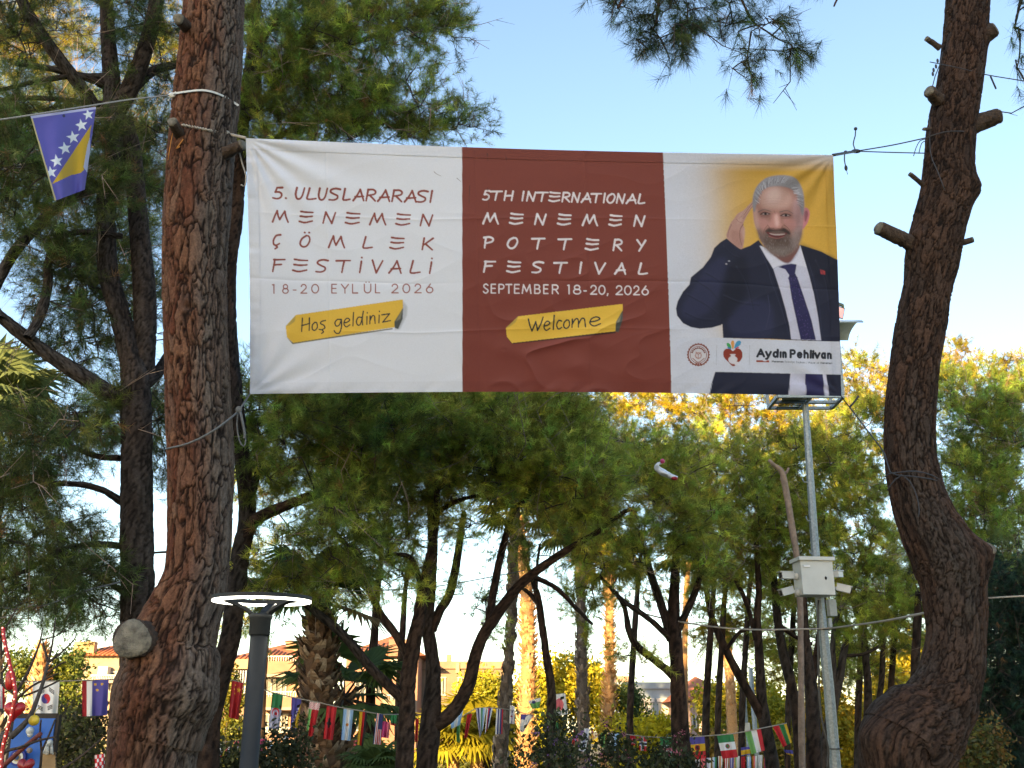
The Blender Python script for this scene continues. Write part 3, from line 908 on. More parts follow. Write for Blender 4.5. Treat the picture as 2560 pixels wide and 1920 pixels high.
# ---- the many-stemmed pine in the middle
YD = 12.5
tD = to_ground(*trace([(1066, 1925, 52), (1072, 1850, 54), (1078, 1780, 48), (1083, 1690, 38), (1077, 1620, 34), (1068, 1557, 32), (1074, 1490, 30), (1078, 1420, 28), (1082, 1330, 24), (1076, 1240, 20), (1072, 1180, 16)], YD), 1.2)
dl = [trace([(1088, 1812, 40), (1115, 1795, 38), (1143, 1765, 36), (1172, 1710, 34), (1186, 1650, 32), (1205, 1595, 30), (1232, 1552, 28), (1265, 1505, 26), (1300, 1462, 23), (1345, 1425, 20), (1400, 1386, 17), (1450, 1355, 15), (1489, 1333, 13), (1530, 1300, 11), (1576, 1272, 8)], YD, YD - .8),
      trace([(1080, 1575, 26), (1100, 1525, 24), (1122, 1490, 23), (1138, 1425, 20), (1150, 1350, 16), (1160, 1280, 12)], YD, YD + .4),
      trace([(1222, 1560, 22), (1232, 1490, 20), (1245, 1420, 18), (1262, 1350, 16), (1285, 1280, 13), (1330, 1230, 10)], YD - .2, YD + .5),
      trace([(1078, 1300, 14), (1110, 1270, 12), (1150, 1250, 10), (1210, 1235, 8)], YD, YD),
      trace([(1330, 1440, 14), (1390, 1470, 12), (1440, 1520, 10), (1480, 1560, 7)], YD - .4, YD + .3)]
db = [(1080, 1070, 12.6, 150, 90, 1.0, 52), (1210, 1070, 12.4, 150, 100, 1.0, 54), (1300, 1130, 12.2, 130, 100, 1.0, 46), (1020, 1180, 12.6, 110, 80, 0.8, 26), (1180, 1190, 12.5, 150, 70, 0.9, 36), (1390, 1120, 12.2, 110, 100, 0.8, 34), (1430, 1210, 11.9, 120, 90, 0.8, 34),
      (990, 1330, 12.3, 90, 80, 0.6, 13), (1180, 1310, 12.3, 90, 60, 0.5, 8), (1230, 1010, 12.8, 180, 60, .9, 36), (1060, 1010, 12.8, 130, 60, 0.9, 30), (1480, 1260, 11.8, 80, 60, 0.5, 14), (1180, 1520, 12.6, 45, 60, .4, 5), (1000, 1450, 12.3, 70, 50, .4, 6), (1390, 1040, 12.6, 100, 60, .8, 24)]
make_pine('many stemmed dark pine spreading its boughs in the middle of the park', tD, dl, db, M_BARK_DARK, res=(0.04, 24), plate=0.05, amp=0.011, px_m=0.012, green=GREEN3, seed=51, tuft_n=26, dens=1.35)
# its slimmer neighbour
YD2 = 12.0
tD2 = to_ground(*trace([(1011, 1925, 45), (1016, 1800, 42), (1020, 1700, 38), (1034, 1610, 36), (1048, 1540, 30), (1062, 1450, 26), (1076, 1380, 20), (1090, 1300, 17), (1092, 1220, 13)], YD2), 1.2)
d2l = [trace([(1005, 1745, 26), (970, 1712, 24), (925, 1668, 23), (880, 1612, 22), (840, 1570, 21), (790, 1530, 19), (750, 1500, 16)], YD2, YD2 - .6),
       trace([(1020, 1640, 20), (985, 1580, 19), (955, 1540, 18), (930, 1490, 16), (905, 1420, 14), (870, 1370, 12), (830, 1320, 9)], YD2, YD2 + .4),
       trace([(1055, 1480, 14), (1040, 1420, 13), (1020, 1390, 12), (970, 1385, 9)], YD2, YD2)]
d2b = [(880, 1150, 12.0, 120, 90, 0.8, 26), (1010, 1080, 12.0, 110, 90, .8, 26), (900, 1300, 12.0, 100, 80, 0.7, 16), (790, 1440, 11.6, 80, 60, 0.5, 8), (960, 1440, 12.1, 60, 50, 0.4, 6), (720, 1420, 11.4, 60, 50, .4, 5)]
make_pine('slender dark pine with low slanting limbs, standing against the many stemmed one', tD2, d2l, d2b, M_BARK_DARK, res=(0.04, 22), plate=0.05, amp=0.011, px_m=0.012, green=GREEN3, seed=61, tuft_n=26, dens=1.35)
# thin leaning one beside the sunlit palm
YE = 16.0
tE = to_ground(*trace([(1377, 1925, 24), (1378, 1800, 22), (1378, 1720, 20), (1366, 1640, 18), (1356, 1570, 17), (1346, 1500, 16), (1332, 1450, 12), (1318, 1410, 9)], YE), 1.2)
el = [trace([(1344, 1508, 12), (1322, 1482, 10), (1298, 1465, 8)], YE), trace([(1340, 1480, 10), (1342, 1420, 8), (1350, 1360, 6)], YE)]
make_pine('thin bare stemmed pine beside the tall sunlit palm trunk', tE, el, [(1370, 1330, 16, 70, 70, 0.8, 10), (1300, 1360, 16, 60, 40, .6, 7)], M_BARK_DARK, res=(0.06, 14), px_m=0.015, green=GREEN, seed=71, tuft_n=24, dens=1.35)
# straight pine right of the palms
YF = 16.5
tF = to_ground(*trace([(1708, 1925, 50), (1702, 1850, 44), (1697, 1760, 38), (1693, 1690, 36), (1690, 1640, 34), (1686, 1580, 34), (1684, 1530, 30), (1686, 1470, 24), (1690, 1390, 20), (1692, 1300, 15)], YF), 1.2)
fl = [trace([(1678, 1600, 24), (1662, 1540, 22), (1642, 1480, 20), (1625, 1430, 18), (1612, 1370, 14)], YF, YF + .4),
      trace([(1694, 1575, 20), (1716, 1530, 18), (1738, 1480, 17), (1750, 1440, 14), (1760, 1390, 10)], YF, YF - .4),
      trace([(1685, 1690, 24), (1655, 1665, 19), (1620, 1638, 18), (1590, 1612, 17), (1572, 1575, 15), (1562, 1520, 12), (1540, 1480, 9)], YF, YF - .6),
      trace([(1678, 1600, 16), (1640, 1562, 14), (1600, 1530, 13), (1555, 1500, 11), (1500, 1440, 8)], YF, YF - .9)]
fb = [(1550, 1165, 16.3, 140, 90, 1.2, 44), (1680, 1150, 16.5, 120, 70, 1.1, 28), (1600, 1260, 16, 150, 100, 1.2, 54), (1500, 1370, 15.8, 90, 70, .8, 18), (1620, 1370, 16.2, 130, 60, 1.0, 30), (1720, 1290, 16.5, 110, 100, 1.1, 34), (1740, 1410, 16.6, 70, 50, .7, 12), (1460, 1290, 16.4, 80, 60, .8, 14),
      (1455, 1520, 16, 55, 55, .6, 10), (1600, 1660, 16.2, 40, 40, .3, 4), (1440, 1070, 17, 70, 50, .8, 14), (1490, 1180, 16.6, 80, 80, .8, 18)]
make_pine('straight pine with upswept forks, in front of the pale blue house', tF, fl, fb, M_BARK_DARK, res=(0.06, 20), plate=0.07, amp=0.012, px_m=0.0145, green=GREEN3, seed=81, tuft_n=24, dens=1.35, length=0.13)
# leaning pair
YG = 20.0
tG = to_ground(*trace([(1932, 1925, 34), (1922, 1860, 32), (1911, 1800, 30), (1904, 1740, 24), (1900, 1680, 22), (1896, 1600, 20), (1893, 1540, 18), (1897, 1480, 16), (1893, 1400, 12), (1888, 1300, 9)], YG), 1.2)
gl = [trace([(1908, 1800, 24), (1885, 1755, 23), (1860, 1712, 22), (1838, 1670, 21), (1813, 1622, 20), (1792, 1575, 18), (1776, 1530, 16), (1765, 1470, 13), (1750, 1400, 10)], YG, YG - .5),
      trace([(1890, 1600, 13), (1870, 1520, 12), (1850, 1470, 12), (1828, 1435, 11), (1800, 1400, 9)], YG, YG + .4),
      trace([(1815, 1625, 10), (1850, 1580, 9), (1880, 1572, 8)], YG - .4, YG - .8)]
gb_ = [(1830, 1170, 20, 120, 90, 1.3, 40), (1900, 1280, 20, 140, 90, 1.4, 46), (1810, 1330, 20, 110, 80, 1.2, 30), (1880, 1410, 20, 110, 50, 1, 20), (1960, 1180, 20.3, 90, 110, 1.2, 30), (1790, 1470, 20, 60, 50, .7, 8), (1760, 1220, 20.4, 80, 80, 1, 20)]
make_pine('leaning forked pine behind the hanging green white and red flags', tG, gl, gb_, M_BARK_DARK, res=(0.08, 14), px_m=0.017, green=GREEN2, seed=91, tuft_n=22, dens=1.35, length=0.15)
YH = 21.5
tH = to_ground(*trace([(2001, 1925, 30), (1996, 1840, 28), (1988, 1765, 26), (1975, 1700, 24), (1962, 1650, 23), (1950, 1590, 22), (1942, 1530, 20), (1936, 1460, 16), (1930, 1380, 12)], YH), 1.2)
hb = [(1990, 1330, 21.5, 120, 90, 1.4, 36), (2040, 1200, 21.5, 110, 130, 1.4, 46), (1960, 1450, 21.5, 110, 50, 1, 18), (2060, 1080, 21.8, 90, 70, 1.1, 20)]
make_pine('curving slim pine between the leaning forked one and the camera pole', tH, [trace([(1945, 1560, 12), (1985, 1590, 10), (2030, 1610, 8)], YH)], hb, M_BARK_DARK, res=(0.08, 14), px_m=0.018, green=GREEN2, seed=101, tuft_n=22, dens=1.35, length=0.15)
YI = 19.0
tI = to_ground(*trace([(2036, 1925, 38), (2034, 1840, 36), (2030, 1745, 33), (2022, 1670, 30), (2012, 1600, 27), (2006, 1520, 25), (2000, 1440, 22), (1994, 1395, 18)], YI), 1.2)
il = [trace([(2032, 1700, 20), (2045, 1620, 18), (2052, 1560, 15), (2060, 1480, 12)], YI)]
ib = [(2110, 1330, 19.2, 120, 110, 1.3, 46), (2120, 1180, 19.4, 90, 100, 1.2, 34), (2160, 1450, 19.2, 110, 60, 1, 26), (2160, 1060, 19.6, 60, 80, .9, 14)]
make_pine('stout pine trunk just behind the galvanised camera pole', tI, il, ib, M_BARK_DARK, res=(0.08, 16), px_m=0.016, green=GREEN2, seed=111, tuft_n=24, dens=1.35, length=0.14)
# bare dead trunk
tK = to_ground(*trace([(2006, 1925, 15), (2003, 1700, 15), (2000, 1500, 15), (1992, 1395, 15), (1982, 1330, 15), (1971, 1260, 15), (1962, 1210, 16), (1954, 1178, 15), (1938, 1165, 10), (1922, 1150, 7)], 18.0), 1.2)
make_pine('pale bare dead trunk rising to the fork above the camera box', tK, [trace([(1958, 1190, 8), (1968, 1178, 7), (1972, 1170, 5)], 18.0)], [], M_DEADWOOD, name='dead_tree', res=(0.08, 14), seed=121)
tK2 = to_ground(*trace([(2060, 1925, 26), (2064, 1860, 24), (2075, 1800, 24), (2084, 1760, 22), (2098, 1700, 20), (2108, 1640, 18), (2118, 1590, 16)], 24.0), 1.2)
k2l = [trace([(2080, 1780, 15), (2085, 1700, 14), (2082, 1620, 13), (2087, 1560, 12), (2110, 1515, 12), (2133, 1475, 11), (2145, 1430, 10), (2154, 1385, 8)], 24.0), trace([(2112, 1640, 9), (2160, 1635, 8), (2200, 1615, 7)], 24)]
make_pine('crooked slim pine on the far side of the camera pole', tK2, k2l, [(2130, 1530, 24, 70, 50, 1, 14), (2210, 1540, 24.3, 80, 60, 1.2, 20), (2240, 1440, 24.5, 70, 80, 1.2, 18)], M_BARK_GREY, res=(0.1, 12), px_m=0.02, green=GREEN2, seed=131, tuft_n=18, dens=1.35, length=0.16)
for i, (sp, Y, lab, b) in enumerate((
        ([(2166, 1925, 24), (2168, 1820, 22), (2170, 1720, 20), (2164, 1640, 18), (2160, 1560, 14)], 28.0, 'orange barked young pine standing before the sunlit yellow shrubs', [(2170, 1490, 28, 70, 40, 1, 12)]),
        ([(2186, 1925, 18), (2192, 1800, 16), (2204, 1700, 14), (2208, 1600, 12), (2212, 1540, 9)], 29.0, 'thin grey pine stem beside the orange barked young pine', [(2240, 1510, 29, 70, 50, 1, 12)]),
        ([(2284, 1925, 26), (2286, 1760, 24), (2288, 1660, 22), (2293, 1570, 20), (2296, 1480, 14)], 23.0, 'dark upright pine half hidden by the crooked trunk', [(2260, 1380, 23, 70, 70, 1, 16), (2330, 1440, 23, 80, 70, 1, 14)]))):
    make_pine(lab, to_ground(*trace(sp, Y), 1.2), [], b, M_BARK_DARK, res=(0.1, 12), px_m=0.021, green=GREEN2, seed=140 + i, tuft_n=18, dens=1.6, length=0.16)

# ---- pines further off
def far_pine(label, x, Y, w, top, blobs, green=GREEN2, seed=0, group=None, tall=False):
    t = to_ground(*trace([(x - 6, 1925, w * .8), (x - 4, 1760, w * .75), (x + 5, 1600, w * .7), (x + 16, 1450, w * .5), (x + 34, max(top + 220, 1300), w * .2)], Y), 1.2)
    if tall:
        t = to_ground(*trace([(x - 6, 1925, w * .9), (x, 1500, w * .8), (x + 4, 1000, w * .65), (x, 500, w * .45), (x + 3, top, w * .25)], Y), 1.2)
    make_pine(label, t, [], blobs, M_BARK_DARK, group, res=(0.12, 10), px_m=Y * 0.0009, green=green, seed=seed, tuft_n=20, length=0.17, twl=0.6, dens=1.5)
SUNNY = (0.30, 0.265, 0.018)  # yellow of the sunlight put into the needle colour of far pines
far_pine('bushy green pine whose top shows between the crooked trunk and the picture edge', 2430, 25.0, 26, 940, [(2430, 1020, 25, 100, 90, 1.6, 40), (2500, 1130, 25, 110, 120, 1.8, 56), (2420, 1230, 24.5, 100, 110, 1.6, 44), (2520, 1330, 25, 90, 120, 1.6, 40), (2400, 1400, 25, 80, 70, 1.3, 20), (2550, 1030, 25.5, 80, 90, 1.5, 26), (2480, 1000, 26, 100, 60, 1, 16)], (0.17, 0.23, 0.035), 150)
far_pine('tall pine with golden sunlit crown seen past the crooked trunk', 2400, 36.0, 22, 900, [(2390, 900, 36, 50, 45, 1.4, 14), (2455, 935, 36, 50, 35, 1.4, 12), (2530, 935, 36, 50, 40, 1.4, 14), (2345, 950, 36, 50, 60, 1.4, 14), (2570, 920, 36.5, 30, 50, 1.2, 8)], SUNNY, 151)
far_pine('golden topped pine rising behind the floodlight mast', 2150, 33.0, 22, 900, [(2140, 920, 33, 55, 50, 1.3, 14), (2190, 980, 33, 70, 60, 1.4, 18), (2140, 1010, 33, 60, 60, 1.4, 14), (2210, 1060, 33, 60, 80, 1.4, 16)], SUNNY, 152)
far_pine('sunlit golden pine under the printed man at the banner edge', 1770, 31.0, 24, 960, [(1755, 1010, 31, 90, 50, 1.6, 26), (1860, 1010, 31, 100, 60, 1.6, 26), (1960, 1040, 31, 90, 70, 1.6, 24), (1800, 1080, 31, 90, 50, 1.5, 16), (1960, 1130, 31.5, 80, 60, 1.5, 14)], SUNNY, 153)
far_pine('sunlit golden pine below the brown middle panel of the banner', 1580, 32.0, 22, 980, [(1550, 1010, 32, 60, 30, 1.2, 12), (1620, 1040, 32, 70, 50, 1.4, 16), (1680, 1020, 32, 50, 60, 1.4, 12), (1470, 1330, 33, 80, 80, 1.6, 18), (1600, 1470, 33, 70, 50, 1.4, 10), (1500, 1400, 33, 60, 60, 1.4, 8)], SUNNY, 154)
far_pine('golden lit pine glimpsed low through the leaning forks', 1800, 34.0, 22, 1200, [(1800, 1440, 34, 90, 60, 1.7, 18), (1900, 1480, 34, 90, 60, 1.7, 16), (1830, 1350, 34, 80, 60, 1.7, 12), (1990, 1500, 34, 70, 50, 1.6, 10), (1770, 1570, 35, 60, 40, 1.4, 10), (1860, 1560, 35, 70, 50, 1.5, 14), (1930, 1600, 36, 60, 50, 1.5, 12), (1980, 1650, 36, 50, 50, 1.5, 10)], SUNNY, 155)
far_pine('tall pine with yellow lit tips behind the starred blue flag', 492, 17.5, 40, -150, [(70, 60, 17.5, 130, 90, 1.4, 30), (140, 130, 17.5, 90, 50, 1.2, 16), (60, 160, 17.5, 110, 60, 1.3, 16), (390, 140, 18, 60, 60, 1.1, 12), (430, 60, 18, 60, 90, 1.1, 12)], (0.19, 0.19, 0.02), 156, tall=True)
far_pine('dense dark pine filling the gap behind the two grey stems', 455, 15.0, 40, 250, [(330, 520, 15, 110, 130, 1.4, 34), (100, 480, 15, 130, 100, 1.4, 34), (220, 640, 15, 130, 90, 1.4, 30), (340, 760, 15, 100, 110, 1.2, 24), (380, 350, 15, 110, 100, 1.2, 24), (190, 330, 15, 140, 90, 1.3, 30), (60, 300, 15, 120, 90, 1.3, 22), (140, 1090, 15, 140, 70, 1.3, 22), (330, 1000, 15, 90, 90, 1.2, 18), (60, 1240, 15, 110, 90, 1.3, 20), (120, 1400, 15, 120, 70, 1.3, 20)], (0.08, 0.11, 0.027), 157, tall=True)
far_pine('broad green pine behind the many stemmed pine under the banner', 930, 19.0, 30, 900, [(720, 1040, 19, 130, 80, 1.5, 32), (880, 1010, 19, 150, 60, 1.6, 34), (1040, 1010, 19, 150, 60, 1.6, 36), (1200, 1010, 19, 150, 60, 1.6, 36), (1350, 1030, 19, 140, 70, 1.6, 36), (1440, 1100, 19, 110, 80, 1.4, 26), (640, 1130, 19.5, 90, 70, 1.2, 16), (800, 1180, 19.5, 110, 60, 1.2, 18)], GREEN2, 158)
far_pine('low green pine in the distance below the long limb', 660, 24.0, 24, 1250, [(690, 1430, 24, 100, 80, 1.4, 20), (820, 1460, 24, 90, 60, 1.2, 18), (930, 1400, 24, 70, 50, 1.2, 10), (590, 1560, 24, 50, 60, 1, 8)], GREEN2, 159)
far_pine('olive pine filling the gap between the curving slim pine and the camera pole', 1975, 27.0, 20, 1300, [(1950, 1570, 27, 70, 60, 1.4, 16), (2060, 1600, 27, 70, 70, 1.4, 20), (1985, 1480, 27, 90, 60, 1.4, 18), (2110, 1520, 27.5, 60, 60, 1.4, 14)], GREEN2, 161)
far_pine('olive pine low behind the crooked slim pine past the camera pole', 2230, 30.0, 20, 1350, [(2170, 1600, 30, 70, 60, 1.5, 18), (2240, 1560, 30, 70, 70, 1.5, 20), (2280, 1480, 30, 70, 60, 1.4, 14), (2130, 1680, 30.5, 50, 40, 1.2, 8), (2300, 1620, 30, 60, 60, 1.4, 14)], GREEN2, 162)
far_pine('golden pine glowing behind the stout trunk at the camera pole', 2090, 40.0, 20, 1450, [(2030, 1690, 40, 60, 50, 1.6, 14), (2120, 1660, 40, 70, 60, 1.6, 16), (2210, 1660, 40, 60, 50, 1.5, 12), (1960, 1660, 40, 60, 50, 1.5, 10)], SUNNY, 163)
far_pine('deep green pine filling the side beyond the lower bend of the crooked trunk', 2520, 20.0, 26, 1350, [(2500, 1430, 20, 80, 70, 1.2, 22), (2550, 1530, 20, 60, 80, 1.2, 20), (2490, 1580, 20.5, 60, 60, 1.1, 12)], (0.09, 0.13, 0.03), 164)
far_pine('wide soft green pine closing the gaps behind the camera box', 1860, 28.0, 22, 1150, [(1560, 1150, 28, 110, 80, 1.6, 22), (1700, 1180, 28, 120, 90, 1.7, 26), (1820, 1130, 28, 110, 70, 1.6, 22), (1900, 1230, 28.5, 120, 80, 1.7, 26), (2040, 1180, 28, 110, 90, 1.7, 26), (2150, 1200, 28, 90, 100, 1.6, 24), (1780, 1300, 28.5, 120, 70, 1.6, 20), (2000, 1350, 28, 120, 70, 1.6, 24), (2150, 1370, 28, 100, 80, 1.6, 22), (1880, 1420, 28.5, 90, 50, 1.4, 12)], GREEN2, 165)
far_pine('wide soft green pine beyond the crooked trunk, closing the gaps there', 2460, 29.0, 22, 1150, [(2380, 1120, 29, 80, 90, 1.6, 20), (2480, 1180, 29, 100, 100, 1.7, 26), (2540, 1260, 29, 80, 100, 1.6, 20), (2420, 1300, 29, 100, 80, 1.6, 22), (2370, 1400, 29, 70, 60, 1.4, 12), (2480, 1400, 29, 90, 70, 1.5, 18)], (0.17, 0.23, 0.035), 166)
far_pine('wide soft green pine deep behind the long low limb', 1000, 23.0, 22, 1150, [(640, 1180, 23, 80, 80, 1.4, 14), (760, 1230, 23, 100, 70, 1.4, 18), (900, 1220, 23, 100, 80, 1.5, 20), (1040, 1230, 23, 100, 70, 1.5, 18), (1180, 1230, 23, 100, 60, 1.4, 16), (1330, 1240, 23.5, 90, 60, 1.4, 14), (1440, 1300, 23.5, 80, 60, 1.4, 12)], GREEN2, 167)
# dark drooping conifer in the corner
tQ = to_ground(*trace([(2580, 1925, 40), (2576, 1700, 32), (2572, 1500, 22), (2570, 1380, 10)], 13.0), 1.2)
make_pine('dark drooping conifer beside the lower bend of the crooked trunk', tQ, [], [(2540, 1480, 13, 80, 60, .8, 26), (2530, 1600, 13, 90, 70, .9, 34), (2500, 1720, 13, 90, 60, .9, 30), (2540, 1840, 13, 90, 80, .9, 36), (2590, 1650, 13, 80, 200, .9, 40), (2480, 1860, 13, 60, 60, .6, 14)],
          M_BARK_DARK, name='conifer_tree', res=(0.06, 14), px_m=0.0125, green=(0.022, 0.048, 0.030), seed=160, tuft_n=26, dens=1.6, length=0.08, spread=0.8, rise=-0.3, twl=0.5, per_tw=5, dead=0.01)

# ================================================================== banner print
CS = 2.0
CX0, CY0, CX1, CY1 = 600, 330, 2125, 1005
CWD, CHT = int((CX1 - CX0) * CS), int((CY1 - CY0) * CS)
WHITE_PX = lin(204, 208, 217)
def ink(r, g, b):
    return np.clip(lin(r, g, b) / WHITE_PX * np.array((0.585, 0.62, 0.73)), 0.003, 0.85)
canvas = np.ones((CHT, CWD, 3)) * ink(204, 208, 217)
YY, XX = np.mgrid[0:CHT, 0:CWD]
XX = XX / CS + CX0
YY = YY / CS + CY0

def boxblur(m, r):
    r = int(r)
    if r < 1:
        return m
    for ax in (0, 1):
        for _ in range(2):
            p = np.pad(m, [(r + 1, r) if a == ax else (0, 0) for a in (0, 1)], mode='edge')
            c = np.cumsum(p, axis=ax)
            n = 2 * r + 1
            m = (np.take(c, range(n, c.shape[ax]), axis=ax) - np.take(c, range(0, c.shape[ax] - n), axis=ax)) / n
    return m

def lay(m, x0, y0, col, a=1.0):
    h, w = m.shape
    s = canvas[y0:y0 + h, x0:x0 + w]
    s[:] = s * (1 - m[..., None] * a) + np.asarray(col) * m[..., None] * a

def poly(pts, col, blur=0.6, a=1.0, smooth=False):
    p = np.asarray(pts, float)
    if smooth:
        q = np.vstack([p[-1], p, p[0], p[1]])
        t = np.linspace(0, 1, 8, endpoint=False)[:, None]
        p = np.vstack([0.5 * (2 * q[i] + (q[i + 1] - q[i - 1]) * t + (2 * q[i - 1] - 5 * q[i] + 4 * q[i + 1] - q[i + 2]) * t ** 2 + (3 * q[i] - q[i - 1] - 3 * q[i + 1] + q[i + 2]) * t ** 3) for i in range(1, len(q) - 2)])
    pad = blur * 3 + 2
    x0, y0 = max(0, int((p[:, 0].min() - pad - CX0) * CS)), max(0, int((p[:, 1].min() - pad - CY0) * CS))
    x1, y1 = min(CWD, int((p[:, 0].max() + pad - CX0) * CS) + 1), min(CHT, int((p[:, 1].max() + pad - CY0) * CS) + 1)
    if x1 <= x0 or y1 <= y0:
        return
    X, Y = XX[y0:y1, x0:x1], YY[y0:y1, x0:x1]
    ins = np.zeros(X.shape, bool)
    for i in range(len(p)):
        (ax, ay), (bx, by) = p[i - 1], p[i]
        if ay == by:
            continue
        ins ^= ((ay > Y) != (by > Y)) & (X < (bx - ax) * (Y - ay) / (by - ay) + ax)
    lay(boxblur(ins.astype(float), blur * CS), x0, y0, col, a)

def stroke(pts, w0, w1, col, a=1.0, soft=0.5):
    p = np.asarray(pts, float)
    n = len(p)
    mx = max(w0, w1) / 2 + 2
    x0, y0 = max(0, int((p[:, 0].min() - mx - CX0) * CS)), max(0, int((p[:, 1].min() - mx - CY0) * CS))
    x1, y1 = min(CWD, int((p[:, 0].max() + mx - CX0) * CS) + 1), min(CHT, int((p[:, 1].max() + mx - CY0) * CS) + 1)
    if x1 <= x0 or y1 <= y0:
        return
    X, Y = XX[y0:y1, x0:x1], YY[y0:y1, x0:x1]
    m = np.zeros(X.shape)
    for i in range(n - 1):
        a_, b_ = p[i], p[i + 1]
        ab = b_ - a_
        t = np.clip(((X - a_[0]) * ab[0] + (Y - a_[1]) * ab[1]) / max(1e-9, ab @ ab), 0, 1)
        d = np.hypot(X - a_[0] - ab[0] * t, Y - a_[1] - ab[1] * t)
        r = (w0 + (w1 - w0) * (i + t) / (n - 1)) / 2
        m = np.maximum(m, np.clip((r - d) / soft + 0.5, 0, 1))
    lay(m, x0, y0, col, a)

def ellip(cx, cy, rx, ry, col, blur=0.6, a=1.0, rot=0.0):
    t = np.linspace(0, 2 * math.pi, 40, endpoint=False)
    x, y = rx * np.cos(t), ry * np.sin(t)
    c, s = math.cos(rot), math.sin(rot)
    poly(np.stack([cx + x * c - y * s, cy + x * s + y * c], -1), col, blur, a)

# ---- stroke letters (unit box, y down); 'c' curved, 'l' straight
def arc(cx, cy, rx, ry, a0, a1, n=12):
    t = np.radians(np.linspace(a0, a1, n))
    return [(cx + rx * math.cos(q), cy + ry * math.sin(q)) for q in t]
E3 = [('c', [(.12, 0), (.5, .06), (1, .07)]), ('c', [(.08, .42), (.5, .47), (.96, .42)]), ('c', [(0, .88), (.4, .98), (.95, .84)])]
SC_ = ('c', [(1, .06), (.6, 0), (.22, .1), (.14, .3), (.45, .48), (.74, .62), (.72, .84), (.42, .98), (0, .97)])
GU = {
 '5': [('l', [(.95, .02), (.4, .02), (.22, .42)]), ('c', [(.22, .42), (.6, .4), (.85, .58), (.75, .86), (.4, 1), (0, .95)])],
 '.': [('l', [(.4, .93), (.6, .95)])],
 'U': [('c', [(.18, 0), (.06, .55), (.16, .93), (.45, .98), (.72, .7), (.95, 0)])],
 'L': [('c', [(.3, 0), (.14, .5), (.02, .93), (.4, .98), (1, .9)])],
 'S': [SC_],
 'A': [('c', [(.02, 1), (.4, .5), (.66, .02)]), ('c', [(.66, .02), (.82, .5), (.98, 1)]), ('l', [(.2, .68), (.95, .62)])],
 'R': [('l', [(.22, 0), (0, 1)]), ('c', [(.2, .03), (.7, 0), (.98, .16), (.85, .4), (.12, .54)]), ('l', [(.4, .52), (.95, 1)])],
 'I': [('l', [(.75, 0), (.25, 1)])],
 'İ': [('l', [(.72, .1), (.3, 1)]), ('l', [(.82, -.2), (.86, -.19)])],
 'M': [('c', [(0, 1), (.14, .5), (.3, 0)]), ('c', [(.3, 0), (.36, .45), (.46, .78)]), ('c', [(.46, .78), (.62, .4), (.78, .02)]), ('c', [(.78, .02), (.86, .5), (1, 1)])],
 'E': E3,
 'N': [('l', [(.22, 0), (0, 1)]), ('l', [(.22, 0), (.7, 1)]), ('l', [(.7, 1), (1, .02)])],
 'Ç': [('c', [(.95, .02), (.4, .1), (.06, .5), (.1, .85), (.42, .92), (.8, .78)]), ('c', [(.38, .98), (.52, 1.1), (.25, 1.24)])],
 'Ö': [('c', [(.62, .02), (.2, .3), (.02, .75), (.3, 1), (.7, .88), (.97, .4), (.85, .06), (.58, .04)]), ('l', [(.46, -.25), (.5, -.24)]), ('l', [(.9, -.25), (.94, -.24)])],
 'O': [('c', [(.62, .02), (.2, .25), (.02, .7), (.3, 1), (.7, .88), (.98, .4), (.85, .06), (.58, .04)])],
 'K': [('l', [(.18, 0), (0, 1)]), ('l', [(1, 0), (.12, .6)]), ('l', [(.3, .5), (.92, 1)])],
 'F': [('l', [(.18, .03), (0, 1)]), ('c', [(.1, .04), (.5, .04), (1, .02)]), ('l', [(.16, .46), (.72, .42)])],
 'T': [('l', [(0, .08), (1, .03)]), ('c', [(.58, .06), (.48, .5), (.4, 1)])],
 'V': [('l', [(0, .0), (.36, 1)]), ('l', [(.36, 1), (1, .02)])],
 'P': [('l', [(.22, .05), (.08, 1)]), ('c', [(.02, .06), (.6, 0), (.96, .16), (.85, .42), (.15, .6)])],
 'Y': [('l', [(.05, 0), (.5, .5)]), ('l', [(1, .02), (.25, 1)])],
 'H': [('l', [(.2, 0), (.02, 1)]), ('l', [(.98, 0), (.8, 1)]), ('l', [(.1, .52), (.9, .46)])],
}
def curve2(pts, n=7):
    p = np.asarray(pts, float)
    if len(p) < 3:
        return p
    q = np.vstack([2 * p[0] - p[1], p, 2 * p[-1] - p[-2]])
    t = np.linspace(0, 1, n, endpoint=False)[:, None]
    o = [0.5 * (2 * q[i] + (q[i + 1] - q[i - 1]) * t + (2 * q[i - 1] - 5 * q[i] + 4 * q[i + 1] - q[i + 2]) * t ** 2 + (3 * q[i] - q[i - 1] - 3 * q[i + 1] + q[i + 2]) * t ** 3) for i in range(1, len(q) - 2)]
    return np.vstack(o + [p[-1:]])

def glyph(lib, ch, x0, x1, yt, h, w, col, ox, oy, sc, taper=0.75, rot=0.0, slant=0.0):
    for kind, pts in lib[ch]:
        p = curve2(pts) if kind == 'c' else np.asarray(pts, float)
        X = x0 + p[:, 0] * (x1 - x0) + slant * (1 - p[:, 1]) * h
        Y = yt + p[:, 1] * h + rot * (X - x0)
        stroke(np.stack([ox + X / sc, oy + Y / sc], -1), w / sc, w * taper / sc, col)

def brush_line(text, spans, y0, y1, h, col, ox, oy, sc, w=13.0):
    a, b = spans[0][0], spans[-1][1]
    for ch, (x0, x1) in zip(text, spans):
        yt = y0 + (y1 - y0) * ((x0 + x1) / 2 - a) / (b - a)
        glyph(GU, ch, x0 + 3, x1 - 3, yt + 5, h - 10, w, col, ox, oy, sc, 0.8, 0.024)

BROWN = ink(112, 56, 49)
TXT = ink(128, 66, 60)
